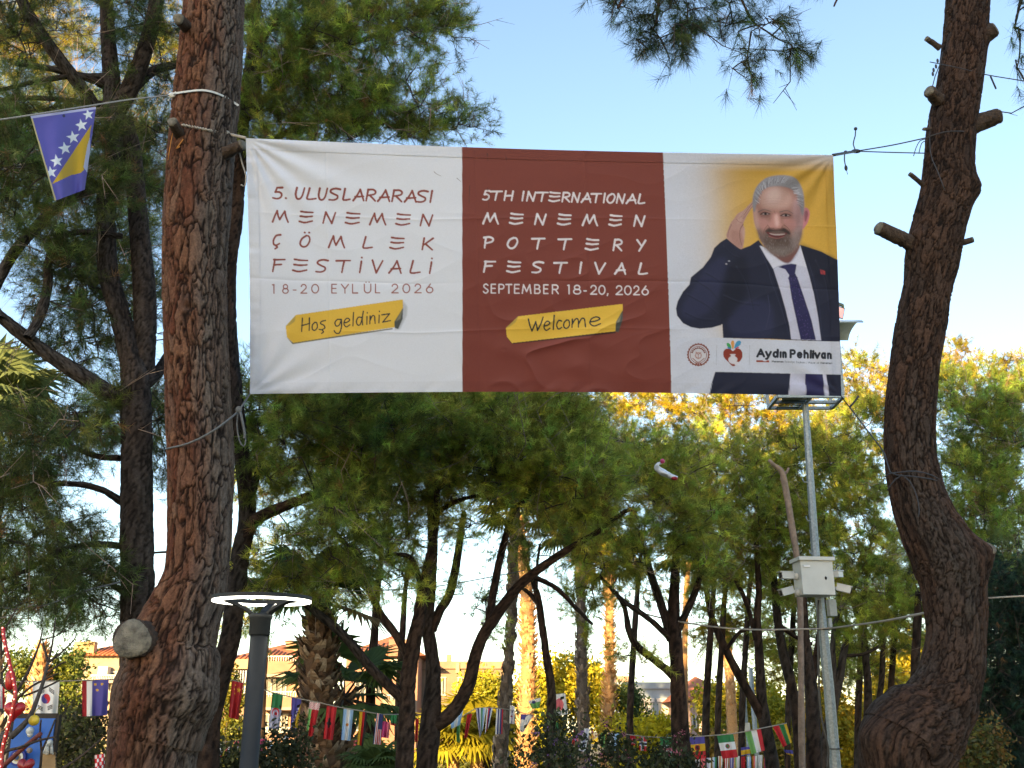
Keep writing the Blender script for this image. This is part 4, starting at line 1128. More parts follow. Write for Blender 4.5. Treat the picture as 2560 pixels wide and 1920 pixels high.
# panels
xs_b = lambda y: 1155 + (y - 368) / 610 * 1.0
xs_r = lambda y: 1657 + (y - 382) / 598 * 21.0
poly([(xs_b(300), 300), (xs_r(300), 300), (xs_r(1020), 1020), (xs_b(1020), 1020)], BROWN, 0.3)
# right panel ground
g = 1 / (1 + np.exp(-(XX - 1790 - (YY - 550) * 0.06) / 26.0))
g = g * np.clip((YY - 385) / 45.0, 0.0, 1) ** 0.7 * 1.0
dd = np.clip(1.15 - np.hypot((XX - 1985) / 330.0, (YY - 560) / 330.0), 0, 1)
g = g * np.clip(dd * 3.2, 0, 1)
right = (XX > xs_r(YY))
grey = ink(188, 193, 207)
canvas[right] = grey
mm = (g * right)[..., None]
canvas[:] = canvas * (1 - mm) + (ink(184, 146, 62) * (0.86 + 0.3 * np.clip((YY - 400) / 250, 0, 1))[..., None]) * mm

# ---- Turkish panel
S5, S6 = 1508 / 600.0, 1408 / 560.0
L5 = dict(ox=600, oy=340, sc=S5)
brush_line('5.ULUSLARARASI', [(205, 274), (280, 298), (345, 412), (418, 480), (488, 556), (557, 634), (645, 694), (708, 782), (790, 856), (862, 944), (952, 1022), (1030, 1110), (1108, 1184), (1186, 1216)], 316, 342, 82, TXT, w=14, **L5)
brush_line('MENEMEN', [(203, 306), (370, 462), (520, 603), (660, 756), (813, 918), (977, 1073), (1130, 1213)], 464, 492, 80, TXT, **L5)
brush_line('ÇÖMLEK', [(205, 262), (374, 444), (555, 660), (770, 834), (940, 1034), (1142, 1216)], 614, 640, 82, TXT, **L5)
brush_line('FESTİVALİ', [(203, 286), (330, 428), (475, 557), (603, 696), (742, 774), (830, 900), (932, 1016), (1066, 1134), (1180, 1214)], 768, 782, 88, TXT, **L5)
# ---- English panel
CREAM = ink(205, 200, 205)
L6 = dict(ox=1140, oy=340, sc=S6)
brush_line('5THINTERNATIONAL', [(165, 215), (213, 292), (298, 362), (407, 432), (440, 502), (504, 580), (580, 655), (662, 716), (722, 780), (782, 848), (846, 915), (918, 942), (944, 1000), (1004, 1062), (1064, 1132), (1140, 1186)], 340, 364, 68, CREAM, w=12, **L6)
brush_line('MENEMEN', [(166, 266), (333, 422), (490, 566), (634, 722), (790, 888), (957, 1041), (1112, 1186)], 482, 498, 76, CREAM, **L6)
brush_line('POTTERY', [(170, 236), (318, 388), (472, 558), (638, 726), (808, 896), (982, 1042), (1130, 1190)], 632, 652, 78, CREAM, **L6)
brush_line('FESTIVAL', [(170, 248), (315, 405), (472, 548), (610, 698), (766, 792), (868, 938), (990, 1064), (1140, 1200)], 784, 798, 78, CREAM, **L6)

# ---- plain letters
GP = {
 '1': [('l', [(.2, .04), (.62, .0)]), ('l', [(.62, 0), (.62, 1)])],
 '8': [('l', arc(.5, .25, .36, .25, 0, 360, 20)), ('l', arc(.5, .73, .48, .28, 0, 360, 20))],
 '-': [('l', [(.0, .64), (1, .64)])],
 '2': [('l', arc(.48, .3, .42, .3, 190, 400, 16) + [(0, 1), (1, 1)])],
 '0': [('l', arc(.5, .5, .5, .5, 0, 360, 24))],
 '6': [('l', [(.62, 0), (.1, .55)]), ('l', arc(.5, .68, .47, .33, 0, 360, 20))],
 ',': [('l', [(.6, .92), (.3, 1.15)])],
 'E': [('l', [(1, 0), (0, 0), (0, 1), (1, 1)]), ('l', [(0, .47), (.9, .47)])],
 'Y': [('l', [(0, 0), (.5, .52), (1, 0)]), ('l', [(.5, .52), (.5, 1)])],
 'L': [('l', [(0, 0), (0, 1), (1, 1)])],
 'Ü': [('l', [(0, 0), (0, .62)] + arc(.5, .62, .5, .38, 180, 0, 12) + [(1, 0)]), ('l', [(.25, -.24), (.27, -.24)]), ('l', [(.73, -.24), (.75, -.24)])],
 'S': [('c', [(.92, .12), (.6, -.01), (.18, .06), (.08, .27), (.4, .46), (.82, .62), (.95, .8), (.6, 1.01), (.2, .98), (.0, .84)])],
 'P': [('l', [(0, 1), (0, 0), (.5, 0)] + arc(.55, .26, .42, .26, -90, 90, 10) + [(0, .52)])],
 'T': [('l', [(0, 0), (1, 0)]), ('l', [(.5, 0), (.5, 1)])],
 'M': [('l', [(0, 1), (.14, 0), (.5, .8), (.86, 0), (1, 1)])],
 'B': [('l', [(0, 1), (0, 0), (.5, 0)] + arc(.52, .24, .36, .24, -90, 90, 8) + [(0, .48)]), ('l', [(.5, .48)] + arc(.56, .74, .42, .26, -90, 90, 8) + [(0, 1)])],
 'R': [('l', [(0, 1), (0, 0), (.5, 0)] + arc(.55, .26, .42, .26, -90, 90, 10) + [(0, .52)]), ('l', [(.5, .52), (1, 1)])],
 'A': [('l', [(0, 1), (.5, 0), (1, 1)]), ('l', [(.2, .66), (.8, .66)])],
 'y': [('l', [(0, .32), (.46, .98)]), ('l', [(1, .32), (.42, 1.12), (.26, 1.3), (.04, 1.3)])],
 'd': [('l', arc(.46, .66, .42, .34, 0, 360, 18)), ('l', [(.92, 0), (.92, 1)])],
 'ı': [('l', [(.5, .33), (.5, 1)])],
 'i': [('l', [(.5, .33), (.5, 1)]), ('l', [(.5, .05), (.5, .1)])],
 'n': [('l', [(0, 1), (0, .33)]), ('l', [(0, .62)] + arc(.48, .62, .48, .29, 180, 360, 10) + [(.96, 1)])],
 'm': [('l', [(0, 1), (0, .33)]), ('l', [(0, .6)] + arc(.25, .6, .25, .27, 180, 360, 8) + [(.5, 1)]), ('l', [(.5, .6)] + arc(.75, .6, .25, .27, 180, 360, 8) + [(1, 1)])],
 'e': [('l', [(.04, .66), (.94, .62)] + arc(.5, .66, .46, .34, -8, -320, 18))],
 'h': [('l', [(0, 0), (0, 1)]), ('l', [(0, .62)] + arc(.48, .62, .48, .29, 180, 360, 10) + [(.96, 1)])],
 'l': [('l', [(.5, 0), (.5, 1)])],
 'v': [('l', [(0, .33), (.5, 1), (1, .33)])],
 'a': [('l', arc(.46, .66, .42, .34, 0, 360, 18)), ('l', [(.92, .33), (.92, 1)])],
 'o': [('l', arc(.5, .66, .48, .34, 0, 360, 18))],
 'r': [('l', [(.1, .33), (.1, 1)]), ('l', [(.1, .6), (.4, .36), (.9, .36)])],
 'f': [('l', [(.9, .02), (.5, .06), (.45, .3), (.45, 1)]), ('l', [(.1, .36), (.85, .36)])],
 's': [('c', [(.9, .4), (.4, .33), (.1, .48), (.6, .66), (.9, .84), (.5, 1.0), (.05, .92)])],
 'ş': [('c', [(.9, .4), (.4, .33), (.1, .48), (.6, .66), (.9, .84), (.5, 1.0), (.05, .92)]), ('c', [(.5, 1.02), (.6, 1.15), (.3, 1.24)])],
 'k': [('l', [(0, 0), (0, 1)]), ('l', [(.9, .33), (.05, .7)]), ('l', [(.3, .6), (.95, 1)])],
 '/': [('l', [(1, 0), (0, 1.1)])],
}
def plain(text, spans, y0, y1, h, col, w, ox, oy, sc):
    a, b = spans[0][0], spans[-1][1]
    for ch, (x0, x1) in zip(text, spans):
        yt = y0 + (y1 - y0) * ((x0 + x1) / 2 - a) / (b - a)
        glyph(GP, ch, x0 + w / 2, x1 - w / 2, yt + w / 2, h - w, w, col, ox, oy, sc, 1.0)
TXT2 = ink(140, 84, 80)
plain('18-20EYLÜL2026', [(196, 226), (264, 308), (332, 356), (380, 424), (448, 498), (574, 610), (634, 686), (704, 744), (778, 826), (848, 882), (950, 998), (1020, 1070), (1094, 1142), (1166, 1216)], 930, 928, 62, TXT2, 7.5, **L5)
plain('SEPTEMBER18-20,2026', [(167, 205), (216, 250), (264, 304), (308, 352), (362, 398), (410, 472), (488, 530), (544, 578), (598, 642), (690, 718), (730, 784), (796, 818), (838, 884), (890, 936), (940, 958), (998, 1046), (1052, 1100), (1108, 1152), (1160, 1208)], 930, 942, 62, CREAM, 8, **L6)

# ---- yellow paper tags
def T5(pts): return [(600 + x / S5, 340 + y / S5) for x, y in pts]
def T6(pts): return [(1140 + x / S6, 340 + y / S6) for x, y in pts]
YEL, YEL2, FOLD = ink(208, 170, 66), ink(168, 146, 74), ink(70, 74, 72)
poly(T5([(1025, 1035), (1052, 1075), (1048, 1130), (1005, 1215), (970, 1222), (1000, 1150)]), ink(172, 176, 184), 1.6)
poly(T5([(330, 1308), (960, 1215), (960, 1208), (330, 1296), (292, 1262)]), ink(96, 92, 70), 0.8)
poly(T5([(352, 1125), (1024, 1028), (1024, 1080), (975, 1180), (972, 1202), (335, 1300), (296, 1264), (288, 1195)]), YEL, 0.4)
poly(T5([(352, 1125), (288, 1195), (312, 1190), (345, 1165)]), YEL2, 0.5)
poly(T5([(1026, 1055), (1024, 1082), (970, 1168), (972, 1206), (994, 1214), (1022, 1150)]), FOLD, 0.8)
poly(T5([(1022, 1085), (978, 1168), (1008, 1150)]), ink(120, 118, 98), 1.0)
poly(T6([(318, 1266), (352, 1308), (1000, 1240), (1000, 1226)]), ink(60, 40, 36), 0.8)
poly(T6([(390, 1135), (1042, 1057), (1044, 1100), (1000, 1190), (1000, 1228), (350, 1302), (318, 1262), (312, 1208)]), YEL, 0.4)
poly(T6([(390, 1135), (312, 1208), (340, 1196), (372, 1172)]), YEL2, 0.5)
poly(T6([(1044, 1095), (1000, 1172), (998, 1230), (1018, 1236), (1044, 1150)]), FOLD, 0.8)
poly(T6([(1040, 1110), (1002, 1176), (1022, 1170)]), ink(120, 118, 98), 1.0)
INKD = ink(44, 48, 54)
GH = {
 'H': [('l', [(.1, 0), (.0, 1)]), ('c', [(.02, .55), (.5, .5), (1, .42)]), ('l', [(.95, .02), (.9, .95)])],
 'o': [('c', [(.5, .4), (.1, .6), (.1, .9), (.5, 1), (.9, .8), (.8, .45), (.45, .42)])],
 'ş': [('c', [(.95, .35), (.4, .4), (.2, .55), (.7, .7), (.85, .9), (.4, 1.02), (.0, .98)]), ('c', [(.5, 1.05), (.65, 1.2), (.35, 1.3)])],
 'g': [('c', [(.85, .42), (.4, .4), (.1, .62), (.25, .88), (.6, .82), (.85, .42)]), ('c', [(.85, .42), (.85, 1.0), (.6, 1.42), (.2, 1.4), (.0, 1.2)])],
 'e': [('c', [(.05, .72), (.6, .66), (.9, .52), (.6, .38), (.2, .5), (.05, .8), (.4, 1.02), (.95, .88)])],
 'l': [('l', [(.6, 0), (.4, 1)])],
 'd': [('c', [(.75, .45), (.3, .42), (.05, .7), (.2, .98), (.55, .95), (.8, .5)]), ('c', [(.95, 0), (.82, .5), (.85, 1)])],
 'i': [('l', [(.55, .42), (.45, 1)]), ('l', [(.65, .12), (.67, .16)])],
 'n': [('l', [(.1, .42), (.05, 1)]), ('c', [(.05, .8), (.4, .44), (.75, .46), (.8, .75), (.85, 1)])],
 'z': [('l', [(0, .45), (.9, .4), (.1, 1), (1, .92)])],
 'W': [('c', [(0, .15), (.1, .6), (.25, 1)]), ('l', [(.25, 1), (.5, .35), (.62, .98)]), ('c', [(.62, .98), (.85, .5), (1, .05)])],
 'c': [('c', [(.9, .45), (.4, .4), (.05, .7), (.35, 1), (.95, .9)])],
 'm': [('l', [(.05, .42), (.02, 1)]), ('c', [(.02, .8), (.25, .44), (.45, .46), (.48, 1)]), ('c', [(.48, .8), (.7, .42), (.9, .46), (.98, 1)])],
}
def hand(text, spans, base0, base1, h, w, ox, oy, sc):
    a, b = spans[0][0], spans[-1][1]
    for ch, (x0, x1) in zip(text, spans):
        yb = base0 + (base1 - base0) * ((x0 + x1) / 2 - a) / (b - a)
        glyph(GH, ch, x0, x1, yb - h, h, w, INKD, ox, oy, sc, 0.85, (base1 - base0) / (b - a) * 0.6)
hand('Hoşgeldiniz', [(388, 440), (452, 490), (498, 540), (592, 646), (652, 694), (702, 722), (730, 778), (790, 806), (814, 856), (866, 882), (892, 946)], 1232, 1168, 84, 8.5, **L5)
hand('Welcome', [(452, 545), (548, 590), (600, 622), (628, 664), (672, 714), (724, 812), (834, 908)], 1232, 1192, 88, 9.5, **L6)

# ---- the printed man
S7 = 1257 / 500.0
def T7(pts): return [(1640 + x / S7, 340 + y / S7) for x, y in pts]
def p7(pts, col, blur=0.5, a=1.0, smooth=True): poly(T7(pts), col, blur, a, smooth)
def e7(cx, cy, rx, ry, col, blur=0.5, a=1.0, rot=0.0): ellip(1640 + cx / S7, 340 + cy / S7, rx / S7, ry / S7, col, blur, a, rot)
def s7(pts, w0, w1, col, a=1.0, soft=0.8): stroke(T7(curve2(pts)), w0 / S7, w1 / S7, col, a, soft)
NAVY, NAVY2, NAVY3 = ink(32, 36, 56), ink(42, 46, 74), ink(20, 24, 40)
SKIN, SKIN_L, SKIN_D, SKIN_R = ink(144, 106, 98), ink(180, 148, 140), ink(94, 62, 60), ink(128, 86, 82)
# jacket
poly(T7([(440, 645), (400, 670), (362, 705), (340, 762), (290, 828), (248, 862), (215, 890), (206, 935), (165, 980), (132, 1040), (121, 1085), (128, 1130), (165, 1178), (215, 1202), (270, 1212), (345, 1206), (400, 1190), (412, 1182), (418, 1270),
         (700, 1275), (1160, 1300), (1200, 1200), (1200, 800), (1120, 770), (1040, 728), (905, 684), (860, 760), (720, 760), (640, 655), (590, 690), (545, 707), (528, 712)]), NAVY, 0.5)
p7([(300, 840), (420, 760), (440, 900), (330, 1100), (200, 1150), (150, 1090), (230, 960)], NAVY2, 6, 0.8)
p7([(470, 1080), (700, 1040), (720, 1250), (480, 1255)], NAVY2, 6, 0.8)
p7([(420, 900), (470, 800), (560, 760), (560, 1000), (430, 1160), (395, 1120)], NAVY3, 7, 0.8)
p7([(905, 690), (1040, 735), (1140, 790), (1150, 1000), (1010, 900)], NAVY3, 5, 0.6)
s7([(700, 1000), (712, 1100), (690, 1200)], 5, 3, ink(56, 60, 84), 0.8)
s7([(640, 660), (700, 800), (760, 960), (800, 1100), (838, 1270)], 4, 3, NAVY3)
s7([(655, 720), (706, 850), (716, 900), (770, 1040), (815, 1180), (838, 1270)], 3, 3, ink(48, 52, 76), 0.8)
s7([(960, 800), (1000, 940), (1030, 1100), (1040, 1280)], 3, 3, ink(48, 52, 76), 0.7)
s7([(400, 1190), (418, 1150), (480, 1120)], 3, 2, NAVY3)
for bx, by in ((455, 788), (437, 806)):
    e7(bx, by, 7, 5, ink(150, 150, 160), 0.4, 0.8)
p7([(1030, 838), (1062, 850), (1062, 872), (1034, 868)], ink(160, 60, 64), 0.5, 1, False)
# shirt and tie
poly(T7([(645, 690), (690, 770), (735, 838), (775, 960), (812, 1090), (838, 1200), (848, 1278), (1036, 1286), (1018, 1140), (990, 990), (955, 860), (920, 740), (905, 686), (880, 740), (820, 780), (740, 760)]), ink(178, 180, 200), 0.5)
p7([(650, 690), (735, 836), (768, 818), (830, 800), (780, 775), (700, 710)], ink(196, 198, 214), 0.5, 1, False)
p7([(905, 690), (945, 828), (885, 810), (850, 800), (890, 750)], ink(192, 194, 210), 0.5, 1, False)
s7([(735, 836), (768, 818), (828, 802)], 3, 2, ink(140, 142, 162))
poly(T7([(766, 824), (800, 812), (848, 803), (882, 808), (872, 866), (884, 886), (930, 1020), (975, 1160), (1002, 1282), (908, 1279), (878, 1150), (850, 1020), (830, 890), (836, 876), (810, 838)]), ink(40, 39, 78), 0.5)
s7([(836, 878), (856, 882), (876, 868)], 4, 3, ink(26, 24, 54))
for _ in range(70):
    yy = R_.uniform(890, 1275)
    cx = 858 + (yy - 890) * 0.245
    e7(cx + R_.uniform(-30, 34), yy, 3, 3, ink(74, 62, 116), 0.3, 0.8)
# lower part below the name strip
poly(T7([(370, 1482), (352, 1540), (330, 1640), (1200, 1640), (1200, 1500)]), NAVY, 0.5)
poly(T7([(846, 1486), (828, 1640), (940, 1640), (938, 1488)]), ink(178, 180, 200), 0.5)
poly(T7([(937, 1488), (941, 1640), (1056, 1640), (1048, 1494)]), ink(40, 39, 78), 0.5)
poly(T7([(1048, 1494), (1058, 1640), (1085, 1640), (1070, 1496)]), ink(178, 180, 200), 0.5)
# name strip
poly(T7([(86, 1262), (416, 1270), (1230, 1296), (1230, 1505), (1165, 1500), (370, 1481), (95, 1472)]), ink(186, 191, 205), 0.4)
# hand
HANDP = [(440, 640), (450, 590), (464, 552), (490, 516), (510, 490), (548, 468), (575, 440), (600, 416), (616, 404), (624, 410), (612, 436), (590, 468), (570, 500), (556, 528), (545, 556), (553, 580), (553, 622), (548, 680), (535, 712), (500, 694)]
p7(HANDP, ink(166, 130, 122), 0.5)
p7([(520, 500), (560, 462), (600, 425), (608, 424), (560, 486), (530, 540), (505, 560)], SKIN_L, 2, 0.6)
p7([(470, 600), (520, 600), (545, 640), (530, 700), (480, 670)], SKIN, 3, 0.5)
s7([(545, 556), (526, 590), (524, 640), (536, 690)], 6, 3, SKIN_D, 0.7)
s7([(600, 428), (565, 476), (540, 520)], 3, 2, SKIN_D, 0.6)
s7([(580, 440), (548, 482), (520, 520)], 2.5, 2, SKIN_D, 0.5)
s7([(612, 414), (585, 446), (556, 486), (532, 512)], 3, 3, SKIN_D, 0.55)
s7([(618, 424), (592, 458), (566, 494), (546, 522)], 3, 3, SKIN_D, 0.6)
s7([(500, 524), (516, 540), (540, 548)], 4, 3, SKIN_D, 0.4)
s7([(470, 560), (452, 600), (448, 636)], 6, 4, SKIN_D, 0.45)
p7([(552, 575), (556, 600), (554, 640), (544, 650), (540, 600)], SKIN_L, 2, 0.6)
# neck, ear
p7([(700, 700), (760, 770), (830, 800), (880, 740), (895, 680), (800, 640)], ink(110, 74, 72), 1.5)
p7([(920, 470), (940, 450), (960, 462), (967, 490), (957, 535), (940, 565), (920, 580)], ink(178, 112, 118), 0.6)
p7([(930, 480), (950, 470), (955, 500), (938, 540)], ink(120, 70, 80), 1.2, 0.8)
# head
HEAD = [(607, 470), (606, 410), (618, 350), (645, 305), (690, 268), (755, 250), (830, 254), (890, 284), (915, 335), (926, 420), (926, 520), (915, 610), (893, 680), (855, 735), (800, 757), (745, 748), (692, 712), (655, 660), (636, 600), (617, 545)]
p7(HEAD, SKIN, 0.5)
p7([(650, 380), (700, 335), (800, 330), (850, 370), (840, 440), (760, 460), (670, 450)], SKIN_L, 6, 0.8)
p7([(700, 345), (770, 330), (780, 400), (700, 420)], ink(206, 182, 180), 7, 0.6)
p7([(870, 400), (925, 430), (915, 600), (880, 620), (860, 500)], ink(176, 150, 158), 5, 0.65)
p7([(612, 470), (640, 470), (650, 580), (630, 590), (615, 540)], SKIN_L, 3, 0.7)
# hair
p7([(606, 455), (604, 405), (612, 360), (640, 308), (690, 266), (755, 248), (835, 252), (893, 284), (918, 335), (928, 430), (924, 500), (905, 470), (893, 410), (880, 360), (840, 330), (770, 318), (700, 325), (660, 350), (640, 390), (626, 440), (618, 480)], ink(126, 126, 133), 1.8)
for _ in range(200):
    a = R_.uniform(math.pi * 0.98, math.pi * 2.02)
    r0, r1 = R_.uniform(0.70, 0.84), R_.uniform(0.88, 1.0)
    cx, cy = 766, 425
    f = lambda r, q: (cx + 162 * r * math.cos(q), cy + 176 * r * math.sin(q))
    s7([f(r0, a), f(r1, a + 0.12)], 2.6, 1.5, ink(*R_.choice([(172, 172, 180), (106, 104, 112), (150, 150, 158), (86, 82, 88)])), 0.7)
# beard
p7([(634, 575), (650, 600), (672, 622), (690, 590), (730, 575), (790, 580), (835, 596), (848, 640), (880, 620), (908, 590), (915, 620), (895, 682), (855, 737), (800, 757), (745, 748), (692, 712), (655, 660), (638, 610)], ink(94, 78, 74), 4.0)
p7([(672, 640), (740, 660), (820, 650), (850, 700), (800, 752), (740, 742), (690, 700)], ink(84, 70, 66), 4, 0.7)
p7([(682, 600), (705, 578), (745, 574), (765, 582), (800, 580), (836, 602), (838, 622), (790, 600), (740, 600), (700, 606)], ink(58, 46, 44), 1.2)
for _ in range(420):
    u, v_ = R_.uniform(640, 905), R_.uniform(600, 752)
    if ((u - 775) / 135) ** 2 + ((v_ - 620) / 134) ** 2 < 1 and ((u - 760) / 95) ** 2 + ((v_ - 600) / 46) ** 2 > 1:
        s7([(u, v_), (u + R_.uniform(-5, 5), v_ + R_.uniform(6, 14))], 2.4, 1.4, ink(*R_.choice([(122, 114, 112), (108, 98, 96), (60, 50, 48), (84, 72, 70), (140, 134, 134)])), 0.6)
p7([(640, 470), (700, 476), (716, 500), (690, 520), (645, 505)], ink(108, 74, 70), 5, 0.6)
p7([(780, 480), (850, 488), (862, 510), (830, 528), (785, 512)], ink(108, 74, 70), 5, 0.6)
p7([(880, 430), (905, 440), (905, 600), (886, 640), (872, 560)], ink(120, 86, 84), 6, 0.6)
p7([(640, 560), (660, 590), (690, 640), (660, 650), (640, 610)], ink(112, 92, 88), 5, 0.7)
p7([(860, 600), (905, 570), (900, 660), (860, 720), (850, 650)], ink(140, 126, 126), 6, 0.6)
# mouth
p7([(690, 604), (740, 612), (790, 612), (822, 610), (800, 632), (760, 640), (715, 630)], ink(92, 44, 46), 0.8)
p7([(708, 612), (745, 617), (808, 615), (795, 623), (755, 627), (722, 621)], ink(176, 164, 162), 0.8, 0.8)
p7([(735, 640), (760, 646), (790, 640), (782, 662), (745, 662)], ink(70, 54, 52), 2.5, 0.7)
p7([(660, 700), (740, 745), (800, 754), (860, 715), (820, 700), (740, 705)], ink(128, 118, 116), 6, 0.55)
s7([(705, 632), (755, 645), (800, 634)], 6, 4, ink(140, 84, 84), 0.8)
# nose, cheeks, eyes
p7([(735, 490), (768, 490), (780, 540), (790, 575), (760, 586), (720, 582), (705, 560), (722, 530)], ink(176, 128, 122), 3, 0.8)
p7([(745, 500), (762, 500), (768, 560), (748, 566)], ink(206, 172, 166), 3, 0.7)
s7([(704, 565), (715, 584), (740, 580)], 4, 3, SKIN_D, 0.9)
s7([(790, 570), (782, 584), (760, 584)], 4, 3, SKIN_D, 0.8)
p7([(640, 520), (690, 520), (706, 560), (680, 590), (650, 570)], ink(170, 124, 120), 4, 0.7)
p7([(800, 520), (870, 530), (875, 580), (838, 590), (805, 560)], ink(172, 124, 122), 4, 0.7)
s7([(700, 560), (678, 590), (672, 620)], 4, 2, SKIN_D, 0.7)
s7([(800, 560), (832, 585), (846, 616)], 4, 2, SKIN_D, 0.7)
for ex, ey, w in ((686, 490, 31), (812, 500, 33)):
    p7([(ex - w, ey + 3), (ex - 8, ey - 11), (ex + w, ey), (ex + 8, ey + 10)], ink(84, 58, 58), 1.4, 0.9)
    p7([(ex - w * .7, ey + 2), (ex, ey - 6), (ex + w * .7, ey + 1), (ex, ey + 6)], ink(138, 124, 124), 0.7, 0.9)
    e7(ex + 1, ey, 8, 7.5, ink(34, 30, 34), 0.4)
    s7([(ex - w, ey + 3), (ex - 4, ey - 10), (ex + w, ey)], 4, 3, ink(48, 34, 36))
    s7([(ex - w * .8, ey + 16), (ex, ey + 21), (ex + w * .9, ey + 14)], 3, 2, SKIN_D, 0.5)
s7([(642, 478), (676, 464), (722, 474)], 8, 4, ink(98, 84, 84), 0.8)
s7([(778, 478), (820, 470), (856, 488)], 8, 4, ink(98, 84, 84), 0.8)
s7([(742, 470), (748, 490)], 3, 2, SKIN_D, 0.5)
for q in range(3):
    s7([(670, 400 + q * 16), (740, 392 + q * 16), (830, 402 + q * 16)], 2.5, 1.5, SKIN_D, 0.22)
# cloth folds of the jacket and print grain
for pts, w in (([(240, 900), (330, 960), (400, 1060)], 10), ([(190, 990), (300, 1050), (390, 1120)], 9), ([(300, 850), (380, 900), (430, 980)], 8), ([(500, 820), (560, 920), (600, 1080)], 8), ([(420, 1000), (520, 1040), (640, 1050)], 9), ([(170, 1100), (260, 1140), (360, 1150)], 8), ([(420, 690), (470, 740), (520, 760)], 5), ([(1000, 780), (1060, 900), (1090, 1100)], 8)):
    stroke(T7(curve2(pts)), w / S7, w * .4 / S7, ink(50, 54, 80), 0.35, 3.0)
    stroke(T7([(x + 10, y + 14) for x, y in curve2(pts)]), w / S7, w * .4 / S7, ink(14, 17, 30), 0.4, 3.0)
gx0 = int((1690 - CX0) * CS)
gn = rng.normal(size=(CHT, CWD - gx0))
canvas[:, gx0:] *= (1 + 0.10 * boxblur(gn, 1))[..., None]
# emblems
e7(263, 1375, 69, 70, ink(120, 70, 60), 0.4)
for q in range(24):
    a = q / 24 * 2 * math.pi
    e7(263 + 67 * math.cos(a), 1375 + 67 * math.sin(a), 6, 6, ink(120, 70, 60), 0.3)
e7(263, 1375, 60, 61, ink(188, 190, 200), 0.4)
e7(263, 1375, 54, 55, ink(120, 70, 60), 0.4)
e7(263, 1375, 50, 51, ink(186, 184, 190), 0.4)
for q in range(10):
    a = math.radians(200 + q * 15.5)
    e7(263 + 42 * math.cos(a), 1375 + 42 * math.sin(a), 6, 5, ink(112, 62, 54), 0.3)
for q in range(14):
    a = q / 14 * 2 * math.pi
    e7(263 + 18 * math.cos(a), 1380 + 18 * math.sin(a), 5, 4, ink(150, 106, 98), 0.4, 0.8)
s7([(248, 1358), (262, 1372), (280, 1360)], 5, 4, ink(150, 106, 98))
s7([(262, 1372), (262, 1402)], 5, 4, ink(150, 106, 98))
s7([(228, 1398), (262, 1422), (300, 1398)], 5, 5, ink(130, 80, 72))
for q in (-14, 0, 14):
    e7(263 + q, 1432, 5, 6, ink(120, 66, 58), 0.3)
for x in (378, 586):
    s7([(x, 1316), (x - 2, 1438)], 2.5, 2.5, ink(140, 146, 160), 0.9)
HEART = ink(126, 50, 40)
p7([(480, 1352), (500, 1338), (525, 1340), (541, 1366), (536, 1400), (510, 1430), (482, 1447), (450, 1420), (424, 1390), (420, 1358), (438, 1338), (464, 1340)], HEART, 0.4)
p7([(462, 1372), (498, 1372), (492, 1382), (508, 1398), (504, 1420), (490, 1432), (474, 1432), (456, 1420), (453, 1398), (469, 1382)], ink(190, 188, 196), 0.5)
p7([(490, 1432), (506, 1420), (520, 1424), (500, 1440)], ink(190, 188, 196), 0.4)
p7([(476, 1336), (468, 1306), (472, 1288), (484, 1288), (489, 1306), (484, 1336)], ink(196, 140, 76), 0.4)
p7([(490, 1336), (496, 1306), (512, 1288), (530, 1292), (524, 1316)], ink(66, 136, 178), 0.4)
p7([(470, 1336), (464, 1312), (448, 1300), (440, 1306), (448, 1326)], ink(62, 146, 84), 0.4)
p7([(470, 1340), (452, 1326), (446, 1334)], ink(60, 110, 170), 0.4)
p7([(492, 1340), (508, 1326), (520, 1330)], ink(190, 70, 80), 0.4)
L7 = dict(ox=1640, oy=340, sc=S7)
DK = ink(34, 38, 48)
plain('AydınPehlivan', [(628, 684), (682, 726), (728, 771), (774, 787), (790, 820), (836, 878), (881, 922), (926, 962), (966, 979), (981, 994), (992, 1032), (1032, 1068), (1072, 1105)], 1334, 1346, 58, DK, 14, **L7)
poly(T7([(628, 1410), (668, 1410), (676, 1416), (690, 1416), (697, 1410), (709, 1411), (709, 1422), (628, 1421)]), ink(138, 66, 56), 0.3)
sub = 'Menemen Belediye Başkanı / Mayor of Menemen'
wd = {'M': 1.5, 'm': 1.5, ' ': .6, 'i': .5, 'l': .5, 'ı': .5, '/': .8, 'f': .7, 'r': .75}
tot = sum(wd.get(c, 1.0) for c in sub)
x = 726.0
for i, c in enumerate(sub):
    w = wd.get(c, 1.0) * (1106 - 726) / tot
    if c != ' ':
        glyph(GP, c, x + 1, x + w - 1.6, 1411 + (x - 726) / 380 * 12, 11, 2.6 if i < 7 or i > 35 else 1.9, ink(60, 64, 74) if i < 7 or i > 35 else ink(96, 100, 110), 1640, 340, S7, 1.0)
    x += w
# scuffs and threads on the cloth
for pts in ([(1085, 430), (1092, 436), (1103, 441)], [(1142, 446), (1152, 455)], [(1218, 384), (1220, 402)], [(1263, 386), (1267, 404)], [(1174, 465), (1172, 510)], [(1219, 470), (1221, 520)]):
    stroke(curve2(pts), 1.6, 0.8, ink(60, 44, 44), 0.7)
canvas *= (1 + 0.02 * rng.normal(size=canvas.shape[:2]))[..., None]

def sample(px, py):
    x = np.clip((px - CX0) * CS, 0, CWD - 1.01)
    y = np.clip((py - CY0) * CS, 0, CHT - 1.01)
    x0, y0 = x.astype(int), y.astype(int)
    fx, fy = (x - x0)[..., None], (y - y0)[..., None]
    return (canvas[y0, x0] * (1 - fx) * (1 - fy) + canvas[y0, x0 + 1] * fx * (1 - fy) + canvas[y0 + 1, x0] * (1 - fx) * fy + canvas[y0 + 1, x0 + 1] * fx * fy)

